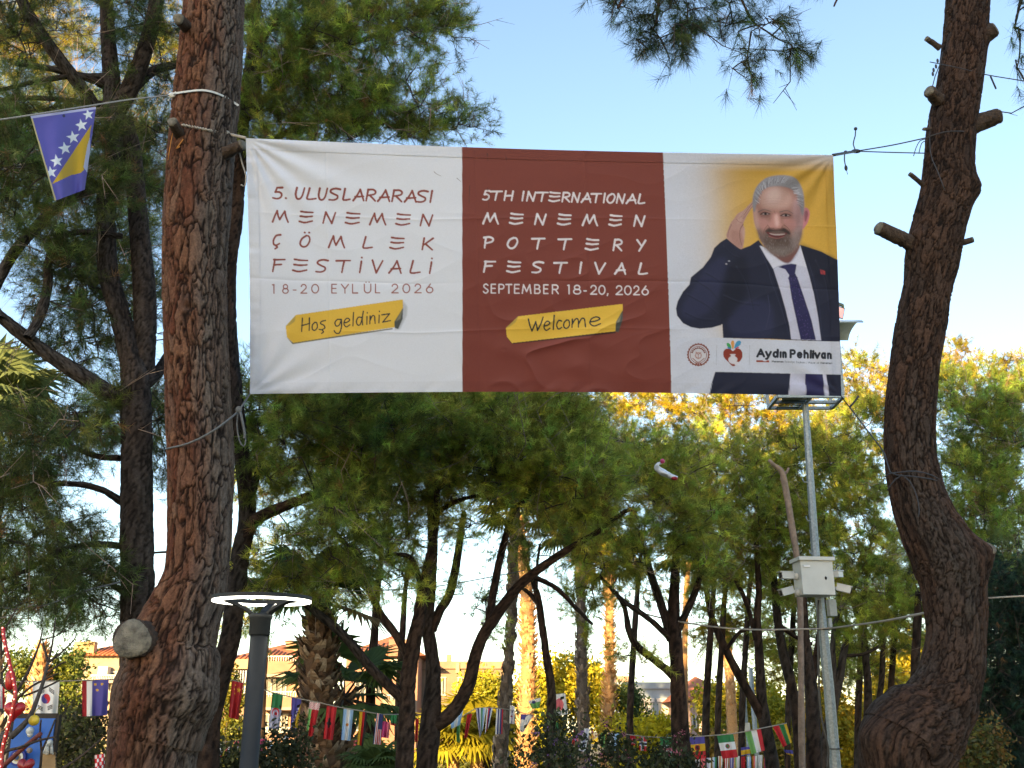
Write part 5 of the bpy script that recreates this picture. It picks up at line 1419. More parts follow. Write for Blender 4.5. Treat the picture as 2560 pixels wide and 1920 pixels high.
# ---- the hanging cloth itself
BC = np.array([(615, 346), (2082, 388), (2102, 990), (625, 985)], float)
BD = (8.75, 9.15)
def ban_px(u, v):
    top = BC[0] + (BC[1] - BC[0]) * u[..., None]
    bot = BC[3] + (BC[2] - BC[3]) * u[..., None]
    q = top + (bot - top) * v[..., None]
    q[..., 1] += (7 * (1 - v) - 8 * v) * np.sin(math.pi * u)
    q[..., 0] += 6 * np.sin(v * math.pi) * (u ** 3) * 0.5 + 4 * np.sin(v * math.pi) * (1 - u) ** 6
    return q
def ban_disp(u, v):
    A = 2.36
    d = 0.030 * np.sin(math.pi * v) * np.sin(math.pi * u) + 0.012 * (vnoise(np.stack([u * 5, v * 2.4, u * 0], -1), 3) - 0.5)
    x, y = u * A, v
    r = np.hypot(x, y)
    an = np.arctan2(y, x)
    d += 0.016 * np.sin(an * 17) * np.exp(-(r / 0.42) ** 1.4) * np.clip(r * 6, 0, 1)                # pulled from the tied corner
    r2 = np.hypot(A - x, y)
    an2 = np.arctan2(y, A - x)
    d += 0.013 * np.sin(an2 * 15) * np.exp(-(r2 / 0.40) ** 1.4) * np.clip(r2 * 6, 0, 1)
    r3 = np.hypot(x, 1 - y)
    d += 0.010 * np.sin(np.arctan2(1 - y, x) * 14) * np.exp(-(r3 / 0.3) ** 1.5) * np.clip(r3 * 6, 0, 1)
    r4 = np.hypot(A - x, 1 - y)
    d += 0.012 * np.sin(np.arctan2(1 - y, A - x) * 12) * np.exp(-(r4 / 0.3) ** 1.5) * np.clip(r4 * 6, 0, 1)
    for yy, s in ((0.285, 1), (0.545, -1), (0.742, 1)):                                             # folds from storage
        d += s * 0.0040 * np.clip(vnoise(np.stack([x * 2.2 + yy * 9, y * 0, x * 0], -1), 49) * 1.7 - 0.35, 0, 1) * np.exp(-np.abs((y - yy - 0.012 * np.sin(x * 3) - 0.008 * vnoise(np.stack([x * 6, y * 0, x * 0], -1), 59)) / 0.006))
    for xx, s in ((0.32, 1), (0.92, -1), (1.36, 1)):
        d += s * 0.0028 * np.exp(-np.abs((x - xx) / 0.005))
    w = np.exp(-((x - 1.27) / 0.33) ** 2) * np.clip((y - 0.35) / 0.4, 0, 1)                          # crumpled lower middle
    n1 = vnoise(np.stack([x * 8 - y * 5, y * 12 + x * 4, x * 0], -1), 9)
    d += 0.019 * w * (1 - np.abs(2 * n1 - 1)) ** 2
    n2 = vnoise(np.stack([x * 4 + y * 7, y * 5 - x * 2, x * 0], -1), 19)
    d += 0.003 * (1 - np.abs(2 * n2 - 1)) ** 4
    d += 0.006 * np.exp(-(x / 0.05) ** 2) * (vnoise(np.stack([x * 10, y * 42, x * 0], -1), 29) - 0.5) * 2
    d += 0.005 * np.exp(-((1 - y) / 0.04) ** 2) * (vnoise(np.stack([x * 26 + y * 30, y * 6, x * 0], -1), 39) - 0.5) * 2
    return d
n_axis = nrm(np.array((0.28 * 0.17, -CP, -SP)) + np.array((0.05, 0, 0)))
def ban_pos(u, v, off=0.0):
    q = ban_px(u, v)
    d = BD[0] + (BD[1] - BD[0]) * u
    a, b = (q[..., 0] - 1280) / FPX, (960 - q[..., 1]) / FPX
    p = np.stack([a * d, d * (CP - SP * b), CAMZ + d * (SP + CP * b)], -1)
    return p + n_axis * (ban_disp(u, v) + off)[..., None], q

def cloth_chunk(us, vs, off=0.0, tint=1.0):
    U, V = np.meshgrid(us, vs, indexing='ij')
    p, q = ban_pos(U, V, np.full(U.shape, off))
    c = sample(q[..., 0], q[..., 1]) * tint
    nu, nv = len(us), len(vs)
    i, j = np.meshgrid(np.arange(nu - 1), np.arange(nv - 1), indexing='ij')
    F = np.stack([i * nv + j, i * nv + j + 1, (i + 1) * nv + j + 1, (i + 1) * nv + j], -1).reshape(-1, 4)
    return p.reshape(-1, 3), F, c.reshape(-1, 3), 0
midb = ban_pos(np.array(0.5), np.array(0.5))[0]
banner = thing('festival_banner', 'wide printed cloth banner in white, brown and ochre panels slung between two pines', 'banner', midb)
make_mesh('printed_sheet', [cloth_chunk(np.linspace(0, 1, 1150), np.linspace(0, 1, 490))], M_CLOTH, banner)
hu, hv = np.linspace(0, 1, 500), np.linspace(0, 1, 260)
make_mesh('hem', [cloth_chunk(hu, np.linspace(0.0, 0.043, 8), 0.004, 0.94)], M_CLOTH, banner)
make_mesh('hem', [cloth_chunk(hu, np.linspace(0.957, 1.0, 8), 0.004, 0.94)], M_CLOTH, banner)
make_mesh('hem', [cloth_chunk(np.linspace(0, 0.018, 8), np.linspace(0.045, 0.955, 260), 0.004, 0.97)], M_CLOTH, banner)
make_mesh('hem', [cloth_chunk(np.linspace(0.985, 1, 8), np.linspace(0.045, 0.955, 260), 0.004, 0.92)], M_CLOTH, banner)
CTL, CTR, CBR, CBL = [ban_pos(np.array(float(a)), np.array(float(b)))[0] for a, b in ((0, 0), (1, 0), (1, 1), (0, 1))]

# ================================================================== ropes and wires
def line(pts, r, col=None, m=0, n=6, ds=0.08):
    return tube(np.asarray(pts, float), r, n, col, m, ds=ds)

def ring_round(c, R, r, tilt=(0, 0), a0=0, a1=2 * math.pi, n=40, m=0):
    a = np.linspace(a0, a1, n)
    pts = np.stack([np.cos(a) * R, np.sin(a) * R, np.cos(a) * R * tilt[0] + np.sin(a) * R * tilt[1]], -1) + np.asarray(c)
    return tube(pts, r, 6, None, m)
cA = lambda y: P(np.interp(y, [130, 230, 360, 490, 640, 1010, 1160], [530, 517, 505, 496, 487, 495, 501]), y, YA)
def twist(a, b, r, n=46, sag=0.0):
    t = np.linspace(0, 1, n)
    base = np.asarray(a)[None] + (np.asarray(b) - np.asarray(a))[None] * t[:, None] + np.array((0, 0, -sag))[None] * (4 * t * (1 - t))[:, None]
    ch = []
    for q in range(2):
        ph = t * np.linalg.norm(np.asarray(b) - np.asarray(a)) / 0.05 * 2 * math.pi + q * math.pi
        o = np.stack([np.sin(ph) * 0, np.cos(ph), np.sin(ph)], -1) * r * 0.8
        ch.append(tube(base + o, r * 0.7, 5))
    return ch
def frontA(x, y, R=0.315):
    cxx = cA(y)[0]
    q = P(x, y, YA - 0.25)
    dx = np.clip((q[0] - cxx) / R, -0.98, 0.98)
    return P(x, y, YA - R * math.sqrt(1 - dx * dx))
rope1 = twist(frontA(455, 312), frontA(520, 325), 0.010) + twist(frontA(520, 325), frontA(575, 336), 0.010) + twist(frontA(575, 336), CTL, 0.011)
rope1 += [ball(frontA(566, 332), (0.03, 0.02, 0.022)), line([frontA(568, 336), frontA(572, 352), frontA(586, 362)], 0.005)]
solo('tie_rope', 'twisted pale rope tying the top corner of the banner to the thick pine', 'rope', rope1, M_ROPE)
solo('tie_rope', 'loose pale rope end dangling down beside the white banner edge', 'rope', [line([P(596, 372, 7.75), P(606, 410, 7.8), P(615, 440, 7.8), P(612, 465, 7.8), P(603, 462, 7.8)], 0.007)], M_ROPE)
rope2 = [line([CBL, P(603, 1018, 7.9), P(594, 1030, 7.85), P(560, 1058, 7.62), P(520, 1085, 7.58), P(470, 1109, 7.58), P(416, 1122, 7.75)], 0.0085)]
rope2 += [line([P(596, 1026, 7.84), P(592, 1060, 7.84), P(598, 1100, 7.84), P(609, 1116, 7.84), P(614, 1100, 7.84), P(608, 1060, 7.84), P(601, 1030, 7.84)], 0.0065), ball(P(597, 1024, 7.84), (0.028, 0.022, 0.03)), line([P(601, 1030, 7.83), P(612, 1085, 7.83), P(609, 1096, 7.83)], 0.011)]
solo('tie_rope', 'grey rope with a hanging loop, from the lower banner corner across the thick trunk', 'rope', rope2, M_ROPE_GREY)
strap = []
for a, b in [((423, 240), (440, 232))] + [((440 + k * 13, 234 - 9 * math.sin(math.pi * min(1, k / 7.0) * .5) + max(0, k - 4) ** 2 * .62), (440 + k * 13 + 13.4, 234 - 9 * math.sin(math.pi * min(1, (k + 1) / 7.0) * .5) + max(0, k - 3) ** 2 * .62)) for k in range(12)]:
    strap.append(bar(frontA(*a) + (0, -0.005, 0), frontA(*b) + (0, -0.005, 0), 0.006, 0.019))
strap.append(ball(frontA(430, 238), (0.035, 0.02, 0.028)))
strap.append(bar(frontA(428, 240), frontA(421, 252), 0.008, 0.016))
solo('strap', 'flat white strap wrapped round the thick trunk above the banner', 'strap', strap, M_WHITE, smooth=False)
solo('twine', 'thin orange twine caught on the sawn stub of the thick trunk', 'twine', [line([P(436, 318, YA - .3), P(428, 350, YA - .31), P(420, 400, YA - .3)], 0.004), line([P(458, 348, YA - .32), P(448, 362, YA - .32), P(440, 372, YA - .32), P(450, 366, YA - .32)], 0.005)],
     mat_plain('orange_twine', (0.42, 0.17, 0.03), 0.9))
bun0 = [P(-60, 306, 5.4), P(0, 299, 5.55), P(75, 288, 5.7), P(239, 262, 6.4), P(330, 248, 6.9), P(423, 238, 7.55)]
solo('bunting_line', 'thin pale cord running from the strapped trunk through the starred blue flag', 'cord', [line(bun0, 0.006)], M_ROPE)
# right end
kR = P(2140, 378, 8.75)
rope3 = [line([CTR, (CTR + kR) / 2, kR], 0.014), line([kR, P(2230, 363, 8.6), P(2318, 344, 8.45)], 0.006), line([kR, P(2230, 381, 8.6), P(2316, 383, 8.45)], 0.006),
         line([P(2316, 344, 8.44), P(2360, 330, 8.42), P(2400, 328, 8.44), P(2432, 331, 8.6)], 0.006), line([kR, P(2133, 360, 8.75), P(2138, 340, 8.75), P(2139, 322, 8.75)], 0.006), ball(P(2139, 322, 8.75), 0.018),
         line([P(2112, 382, 8.8), P(2111, 400, 8.8), P(2115, 420, 8.8)], 0.006), ball(P(2115, 420, 8.8), (0.016, 0.016, 0.032)), line([P(2116, 424, 8.8), P(2119, 436, 8.8)], 0.003), ball(kR, (0.05, 0.02, 0.022)), ball(P(2114, 381, 8.8), 0.02),
         line([P(2314, 348, 8.45), P(2300, 352, 8.5), P(2290, 370, 8.5), P(2284, 390, 8.5)], 0.004), line([P(2316, 352, 8.45), P(2304, 358, 8.5), P(2297, 384, 8.5)], 0.004)]
solo('tie_rope', 'dark ropes knotted at the ochre banner corner and looped to the crooked pine', 'rope', rope3, M_WIRE)
rope4 = [line([CBR, P(2116, 1008, 8.9), P(2124, 1018, 8.85), P(2170, 1078, 8.6), P(2212, 1135, 8.45), P(2225, 1180, 8.35), P(2260, 1190, 8.3)], 0.006), line([P(2124, 1018, 8.85), P(2138, 1002, 8.85), P(2146, 990, 8.85)], 0.009)]
BLUE_ROPE = mat_plain('blue_grey_rope', (0.03, 0.038, 0.052), 0.85, noise=0.3, nscale=60)
def onRs(x, y, c, hw):
    t = np.clip((x - c) / hw, -1, 1)
    return P(x, y, YR - 0.02 - 0.26 * math.sqrt(max(0.0, 1 - t * t)))
rope4 += [line([onRs(x, y, 2287, 78) for x, y in ((2213, 1192), (2225, 1184), (2255, 1180), (2290, 1178), (2330, 1188), (2360, 1206))], 0.0055), line([onRs(x, y, 2287, 78) for x, y in ((2218, 1226), (2230, 1208), (2252, 1190), (2290, 1192), (2330, 1198), (2360, 1208))], 0.0055),
          line([onRs(x, y, 2290, 78) for x, y in ((2252, 1186), (2275, 1204), (2292, 1240), (2298, 1275), (2296, 1292))], 0.0045)]
solo('tie_rope', 'blue grey rope wound round the crooked pine, holding the lower banner corner', 'rope', rope4, BLUE_ROPE)
solo('wire', 'thin wire running off from high on the crooked pine', 'wire', [line([onRs(2325, 155, 2405, 70), onRs(2390, 168, 2405, 70), P(2462, 186, 8.55), P(2520, 196, 8.5), P(2620, 212, 8.4)], 0.005), bar(P(2476, 190, 8.5), P(2490, 222, 8.5), 0.012)], M_WIRE)
solo('wire', 'dark lamp cable drooping down the upper crooked trunk', 'wire', [line([onRs(2356, 130, 2410, 70), onRs(2350, 160, 2405, 70), P(2338, 190, 8.5), P(2330, 222, 8.5)], 0.005), line([onRs(2324, 290, 2380, 65), onRs(2326, 380, 2375, 65), onRs(2345, 430, 2370, 65), onRs(2362, 476, 2365, 65)], 0.005)]
     + [ball(P(x, y, 8.5), (0.012, 0.012, 0.026)) for x, y in ((2344, 152), (2340, 166), (2334, 175), (2332, 185))], M_WIRE)
solo('cable', 'pale cable strung between the pole and the crooked pine at half height', 'cable', [line([P(1580, 1525, 17), P(1655, 1545, 16.6), P(1760, 1564, 16.2), P(1880, 1574, 15.9), P(2040, 1572, 15.8)], 0.013), line([P(2040, 1572, 15.8), P(2080, 1570, 15.7), P(2200, 1554, 12.5), P(2320, 1531, 9.0)], 0.013),
     line([P(2470, 1495, 9), P(2560, 1490, 9), P(2640, 1486, 9)], 0.008)], M_ROPE)
solo('cable', 'sagging grey cable in front of the left pine foliage', 'cable', [line([P(-40, 1515, 8.6), P(0, 1518, 8.6), P(60, 1524, 8.6), P(130, 1508, 8.6), P(210, 1478, 8.7), P(300, 1455, 8.9)], 0.008)], M_ROPE_GREY)
solo('wire', 'hair thin wires crossing behind the glowing lamp ring', 'wire', [line([P(560, 1465, 14), P(720, 1476, 14), P(900, 1477, 14), P(1080, 1467, 14), P(1240, 1440, 14), P(1310, 1426, 14)], 0.008)], M_ROPE_GREY)

# ================================================================== ring lamp
YL = 7.1
Lc = P(655, 1504, YL)
lamp = thing('street_lamp', 'charcoal park lamp with a lit white ring on top, in front of the thick pine', 'street lamp', (Lc[0], YL, 0))
RL = WPX(122, 1504, YL)
zc = Lc[2]
pr = WPX(44, 1600, YL) / 2
post = [tube(np.array([(Lc[0], YL, -0.1), (Lc[0], YL, 0.0), (Lc[0], YL, zc - 0.225)]), pr * np.array([1.06, 1.05, 1.0]), 28),
        tube(np.array([(Lc[0], YL, -0.02), (Lc[0], YL, 0.02)]), 0.17, 28)]
make_mesh('post', post, M_DARKMETAL, lamp)
cp = [(zc - 0.230, pr * 1.12), (zc - 0.226, pr * 1.17), (zc - 0.125, pr * 1.2), (zc - 0.12, pr * 1.27), (zc - 0.10, pr * 1.34), (zc - 0.085, pr * 1.25), (zc - 0.08, pr * 0.5)]
make_mesh('collar', [tube(np.array([(Lc[0], YL, z) for z, r in cp]), np.array([r for z, r in cp]), 28)], M_DARKMETAL, lamp)
for a in (-155, -25, 90):
    a = math.radians(a)
    d = np.array((math.cos(a), math.sin(a), 0))
    c0 = np.array((Lc[0], YL, zc))
    pts = [c0 + d * pr * 0.9 + (0, 0, -0.10), c0 + d * pr * 1.5 + (0, 0, -0.065), c0 + d * RL * 0.55 + (0, 0, -0.02), c0 + d * RL * 0.86 + (0, 0, 0.012)]
    make_mesh('arm', [bar(pts[i], pts[i + 1], 0.055, 0.02) for i in range(3)], M_DARKMETAL, lamp, smooth=False)
def annulus(c, r0, r1, z0, z1, n=72):
    a = np.arange(n) / n * 2 * math.pi
    e = np.stack([np.cos(a), np.sin(a), a * 0], -1)
    e = e + np.stack([a * 0, a * 0, np.sin(a) * 0.028], -1)
    V = np.vstack([np.asarray(c) + e * r0 + (0, 0, z0), np.asarray(c) + e * r1 + (0, 0, z0), np.asarray(c) + e * r1 + (0, 0, z1), np.asarray(c) + e * r0 + (0, 0, z1)])
    i = np.arange(n)
    j = (i + 1) % n
    F = np.vstack([np.stack([i, j, j + n, i + n], -1), np.stack([i + n, j + n, j + 2 * n, i + 2 * n], -1), np.stack([i + 2 * n, j + 2 * n, j + 3 * n, i + 3 * n], -1), np.stack([i + 3 * n, j + 3 * n, j, i], -1)])
    return V, F, None, 0
make_mesh('ring_housing', [annulus(Lc, RL * 0.785, RL * 1.0, 0.008, 0.034)], M_DARKMETAL, lamp, smooth=False)
make_mesh('light_ring', [annulus(Lc, RL * 0.805, RL * 0.992, -0.004, 0.0075)], mat_emit('lamp_glow', (1.0, 0.93, 0.78), 1.6), lamp, smooth=False)

# ================================================================== camera pole with floodlight frame
YP = 16.0
pp, prr = to_ground(*trace([(2089, 1925, 29), (2072, 1720, 27), (2060, 1600, 25), (2047, 1480, 23), (2036, 1350, 21), (2026, 1200, 19), (2018, 1080, 17), (2013, 1008, 16)], YP), 1.05)
pole = thing('camera_pole', 'tall galvanised pole with floodlights on top and a white camera box halfway', 'pole', (pp[0][0], YP, 0))
pz = np.array([(p[0], YP, p[2]) for p in pp])
make_mesh('post', [tube(pz, prr, 8)], M_GALV, pole, smooth=False)
for y in (1205, 1302, 1385):
    a = P(2028 + (y - 1200) * 0.1, y, YP - .03)
    make_mesh('step_hook', [line([a, a + (-0.12, 0, 0), a + (-0.14, 0, 0.07)], 0.010)], M_GALV, pole)
a = P(2062, 1395, YP - .03)
make_mesh('step_hook', [line([a, a + (0.14, 0, 0), a + (0.14, 0, 0.07)], 0.010)], M_GALV, pole)
dkg = mat_plain('dark_green_steel', (0.03, 0.05, 0.045), 0.5, 0.3)
# platform frame
fz = P(2013, 1006, YP)[2]
fx = pz[-1][0]
fr = []
hx, hy = 0.54, 0.32
cs = [(-hx, -hy), (hx, -hy), (hx, hy), (-hx, hy)]
for i in range(4):
    fr.append(bar((fx + cs[i][0], YP + cs[i][1], fz), (fx + cs[(i + 1) % 4][0], YP + cs[(i + 1) % 4][1], fz), 0.05, 0.05))
fr += [bar((fx - hx, YP, fz + 0.004), (fx + hx, YP, fz + 0.004), 0.06, 0.05), bar((fx, YP - hy, fz - 0.003), (fx, YP + hy, fz - 0.003), 0.06, 0.05)]
top = P(2113, 830, YP)[2]
for sx in (-1, 1):
    for sy in (-1, 1):
        fr.append(bar((fx + sx * hx, YP + sy * hy, fz + .03), (fx + sx * hx * 1.06, YP + sy * hy, top), 0.045, 0.045))
for z in (fz + 0.55, fz + 1.0):
    for sy in (-1, 1):
        fr.append(bar((fx - hx, YP + sy * hy, z), (fx + hx, YP + sy * hy, z), 0.035, 0.05))
    for sx in (-1, 1):
        fr.append(bar((fx + sx * hx * 1.02, YP - hy, z + .004), (fx + sx * hx * 1.02, YP + hy, z + .004), 0.035, 0.05))
fr.append(bar((fx, YP, fz), (fx, YP, top + 0.5), 0.09, 0.09))
make_mesh('frame', fr, M_GALV, pole, smooth=False)
make_mesh('walk_grating', [bar((fx - hx + .1, YP - hy + 0.06 + k * 0.105, fz - 0.03), (fx - .05, YP - hy + 0.06 + k * 0.105, fz - 0.03), 0.03, 0.02) for k in range(6)], dkg, pole, smooth=False)
led = mat_plain('pale_lens', (0.75, 0.72, 0.66), 0.2)
pink = mat_plain('pinkish_lens', (0.55, 0.36, 0.50), 0.2)
def flood(c, rz, tilt, lens, s=0.30):
    c = np.asarray(c, float)
    f = np.array((math.sin(rz) * math.cos(tilt), -math.cos(rz) * math.cos(tilt), -math.sin(tilt)))
    r = np.array((math.cos(rz), math.sin(rz), 0))
    u = np.cross(r, f)
    def q(x, y, z): return c + r * x * s + u * y * s + f * z * s
    V = np.array([q(-.7, -.5, .2), q(.7, -.5, .2), q(.7, .5, .2), q(-.7, .5, .2), q(-.4, -.3, -.35), q(.4, -.3, -.35), q(.4, .3, -.35), q(-.4, .3, -.35)])
    F = np.array([(4, 7, 6, 5), (0, 1, 5, 4), (1, 2, 6, 5), (2, 3, 7, 6), (3, 0, 4, 7), (0, 3, 2, 1)])
    o = make_mesh('floodlight', [(V, F, None, 0), bar(q(-.76, -.1, 0), q(-.76, -.75, -.1), .03, .05), bar(q(.76, -.1, 0), q(.76, -.75, -.1), .03, .05), bar(q(-.76, -.75, -.1), q(.76, -.75, -.1), .03, .05)], dkg, pole, smooth=False)
    V2 = np.array([q(-.62, -.42, .215), q(.62, -.42, .215), q(.62, .42, .215), q(-.62, .42, .215), q(-.62, -.42, .205), q(.62, -.42, .205), q(.62, .42, .205), q(-.62, .42, .205)])
    make_mesh('lens', [(V2, np.array([(0, 1, 2, 3), (4, 7, 6, 5), (0, 4, 5, 1), (1, 5, 6, 2), (2, 6, 7, 3), (3, 7, 4, 0)]), None, 0)], lens, o, smooth=False)
flood(P(2092, 780, YP), 0.6, 0.35, pink, 0.20)
flood(P(1985, 780, YP), -0.5, 0.25, pink, 0.22)
flood((fx - 0.25, YP - hy + .02, fz + 0.10), -0.2, 0.9, led, 0.30)
flood((fx + 0.30, YP - hy + .02, fz + 0.55), 0.2, 0.6, led, 0.30)
# curved hood lamp
hd = P(2108, 832, YP)
t = np.linspace(-1.0, 1.0, 12)
HV = np.array([hd + (x, yy * 1.0, 0.16 * math.sqrt(max(0, 1 - yy * yy)) - dz) for dz in (0, 0.012) for x in (-0.36, 0.22) for yy in t * 0.98])
HF = []
for i in range(11):
    HF += [(i, i + 1, 12 + i + 1, 12 + i), (24 + i, 36 + i, 36 + i + 1, 24 + i + 1)]
for i in range(11):
    HF += [(i, 24 + i, 24 + i + 1, i + 1), (12 + i, 12 + i + 1, 36 + i + 1, 36 + i)]
HV[:, 1] = (HV[:, 1] - hd[1]) * 0.42 + hd[1]
make_mesh('lamp_hood', [(HV, np.array(HF), None, 0)], mat_plain('milky_hood', (0.50, 0.56, 0.56), 0.35), pole)
# camera box
bc = P(2034, 1447, YP - 0.28)
bw, bh = WPX(82, 1447, YP - .3), WPX(84, 1447, YP - .3)
cb = make_mesh('camera_box', [box(bc, (bw, 0.34, bh), 0.10)], M_WHITE, pole, smooth=False)
make_mesh('lid', [box(bc + (0.0, 0, bh / 2 + 0.025), (bw * 1.12, 0.42, 0.055), 0.10)], M_WHITE, cb, smooth=False)
make_mesh('lock', [ball(bc + (bw * 0.28, -0.15, -0.01), (0.02, 0.03, 0.028))], M_DARKMETAL, cb)
make_mesh('label_plate', [bar(bc + (-bw * .38, -0.205, bh * .32), bc + (-bw * .18, -0.192, bh * .32), 0.006, 0.03)], mat_plain('pale_label', (0.78, 0.78, 0.78), 0.5), cb, smooth=False)
def cctv(px, py, dx, dz, dy=-0.3, s=1.0):
    c = P(px, py, YP - .32)
    d = nrm(np.array((dx, dy, dz)))
    sgn = -1 if px < 2034 else 1
    o = make_mesh('camera', [bar(c - d * 0.11 * s, c + d * 0.10 * s, 0.10 * s, 0.10 * s), bar(c - d * 0.10 * s + (0, 0, .057), c + d * 0.135 * s + (0, 0, .057), 0.115 * s, 0.012)], M_WHITE, pole, smooth=False)
    make_mesh('lens', [tube(np.array([c + d * 0.102 * s, c + d * 0.118 * s]), 0.042 * s, 14)], M_BLACK, o)
    e = np.array((bc[0] + sgn * bw * 0.52, bc[1], c[2] - 0.01))
    make_mesh('bracket', [tube(np.array([c - d * 0.09 * s, (c - d * 0.09 * s) * 0.4 + e * 0.6, e]), 0.022, 8), ball(e, (0.055, 0.055, 0.06))], M_WHITE, o)
cctv(1966, 1439, -1.0, -0.03)
cctv(1966, 1479, -1.0, -0.28)
cctv(2110, 1472, 1.0, -0.30)
cctv(2096, 1436, 0.5, 0.05, 0.6, 0.85)
make_mesh('junction_box', [box(P(2079, 1520, YP + .02), (0.12, 0.1, 0.25), 0.2), box(P(2075, 1558, YP + .02), (0.05, 0.05, 0.16), 0.2)], mat_plain('grey_box_paint', (0.33, 0.36, 0.36), 0.5), pole, smooth=False)
make_mesh('cable', [line([P(2046, 1500, YP - .13), P(2045, 1570, YP - .13), P(2047, 1680, YP - .14), P(2050, 1760, YP - .15), P(2060, 1830, YP - .17), P(2071, 1870, YP - .18), P(2068, 1930, YP - .18)], 0.016), ring_round((pp[3][0], YP, P(2090, 1872, YP)[2]), 0.10, 0.008), ring_round((pz[4][0], YP, P(2050, 1575, YP)[2]), 0.088, 0.007)], M_BLACK, pole)

# far globe lamp with a small white sign on its post
fl_b = P(1868, 1650, 40)
fl_ = thing('street_lamp', 'distant lamp on a thin grey post with a glowing globe, among the leaning pines', 'street lamp', (fl_b[0] + .1, 40, 0))
make_mesh('post', [tube(np.array([(fl_b[0] + .1, 40, -0.1), (fl_b[0] + .1, 40, fl_b[2] - 0.3)]), 0.09, 10)], M_GALV, fl_)
make_mesh('globe', [ball(P(1853, 1651, 40), (0.17, 0.17, 0.17))], mat_emit('globe_glow', (1.0, 0.96, 0.86), 1.6), fl_)
make_mesh('arm', [tube(np.array([(fl_b[0] + .1, 40, fl_b[2] - .3), P(1856, 1662, 40)]), 0.03, 8)], M_GALV, fl_)
sg = P(1865, 1817, 30)
sn = thing('sign', 'small white board beside the big green white and red flag', 'sign', (sg[0], 30.0, 0))
make_mesh('board', [box(sg, (0.23, 0.03, 0.22))], M_WHITE, sn, smooth=False)
make_mesh('post', [tube(np.array([(sg[0] + .03, 30.05, 0), (sg[0] + .03, 30.05, sg[2] + 1.1)]), 0.045, 8)], M_GALV, sn)

# ================================================================== hanging flags
def star(px, py, cx, cy, r, rot=-90):
    out = np.zeros(px.shape, bool)
    a = [math.radians(rot + 36 * k) for k in range(10)]
    pts = [(cx + (r if k % 2 == 0 else r * 0.4) * math.cos(q), cy + (r if k % 2 == 0 else r * 0.4) * math.sin(q)) for k, q in enumerate(a)]
    return inpoly(px, py, pts)
def inpoly(X, Y, p):
    ins = np.zeros(X.shape, bool)
    for i in range(len(p)):
        (ax, ay), (bx, by) = p[i - 1], p[i]
        if ay != by:
            ins ^= ((ay > Y) != (by > Y)) & (X < (bx - ax) * (Y - ay) / (by - ay) + ax)
    return ins
def flag(label, quad, Y, paint, group, nu=30, nv=44, wave=0.02, waves=2.2, dY=0.0, seed=0, name='flag'):
    tl, tr, br, bl = [np.array(q, float) for q in quad]
    U, V = np.meshgrid(np.linspace(0, 1, nu), np.linspace(0, 1, nv), indexing='ij')
    q = (tl * (1 - U[..., None]) + tr * U[..., None]) * (1 - V[..., None]) + (bl * (1 - U[..., None]) + br * U[..., None]) * V[..., None]
    Yw = Y + dY * U + wave * (0.25 + V) * np.sin(U * waves * 2 * math.pi + seed + V * 0.7) + 0.4 * wave * np.sin(V * 5 + seed * 2 + U * 3)
    dep = Yw / (CP - SP * (960 - q[..., 1]) / FPX)
    a, b = (q[..., 0] - 1280) / FPX, (960 - q[..., 1]) / FPX
    p = np.stack([a * dep, dep * (CP - SP * b), CAMZ + dep * (SP + CP * b)], -1)
    C = paint(U, V, q[..., 0], q[..., 1])
    i, j = np.meshgrid(np.arange(nu - 1), np.arange(nv - 1), indexing='ij')
    F = np.stack([i * nv + j, i * nv + j + 1, (i + 1) * nv + j + 1, (i + 1) * nv + j], -1).reshape(-1, 4)
    return solo(name, label, 'flag', [(p.reshape(-1, 3), F, np.clip(C, 0.005, 0.85).reshape(-1, 3), 0)], M_CLOTH, group)
FC = {'w': (0.72, 0.73, 0.76), 'r': (0.50, 0.025, 0.035), 'b': (0.085, 0.075, 0.33), 'g': (0.035, 0.20, 0.075), 'y': (0.62, 0.37, 0.02), 'k': (0.02, 0.02, 0.022), 'lb': (0.30, 0.47, 0.72), 'n': (0.04, 0.045, 0.16),
      'm': (0.45, 0.05, 0.17), 'p': (0.66, 0.16, 0.20), 'lg': (0.16, 0.38, 0.12), 'dr': (0.33, 0.02, 0.03), 'lav': (0.5, 0.5, 0.66), 'o': (0.60, 0.22, 0.03)}
def strp(axis, cols, fr=None, emb=None):
    fr = fr or [1] * len(cols)
    ed = np.cumsum(fr) / float(sum(fr))
    def f(U, V, X, Y):
        t = U if axis == 'v' else V
        k = np.minimum(np.searchsorted(ed, t.ravel(), side='right').reshape(t.shape), len(cols) - 1)
        C = np.array([FC[c] for c in cols])[k]
        if emb:
            for cu, cv, ru, rv, c in emb:
                m = ((U - cu) / ru) ** 2 + ((V - cv) / rv) ** 2 < 1
                C[m] = FC[c]
        return C
    return f
def paint_bosnia(U, V, X, Y):
    s = 2212 / 700.0
    x, y = X * s, Y * s
    C = np.ones(X.shape + (3,)) * np.array((0.115, 0.10, 0.36))
    C[inpoly(x, y, [(410, 1455), (722, 985), (705, 1100), (665, 1340), (640, 1365), (560, 1385)])] = (0.55, 0.34, 0.025)
    C[inpoly(x, y, [(690, 1150), (712, 1080), (712, 1400), (660, 1320)])] = (0.45, 0.46, 0.62)
    for cx, cy, r in ((697, 905, 46), (643, 990, 52), (577, 1085, 54), (513, 1172, 54), (448, 1272, 54), (402, 1362, 52)):
        C[star(x, y, cx, cy, r, -100)] = (0.74, 0.74, 0.76)
    C[((x - 505) / 12) ** 2 + ((y - 915) / 12) ** 2 < 1] = (0.05, 0.045, 0.08)
    C[np.hypot(x - (245 + (y - 920) * 0.29), 0) < 8] = (0.62, 0.48, 0.2)
    C[V < 0.03] = (0.45, 0.43, 0.62)
    return C
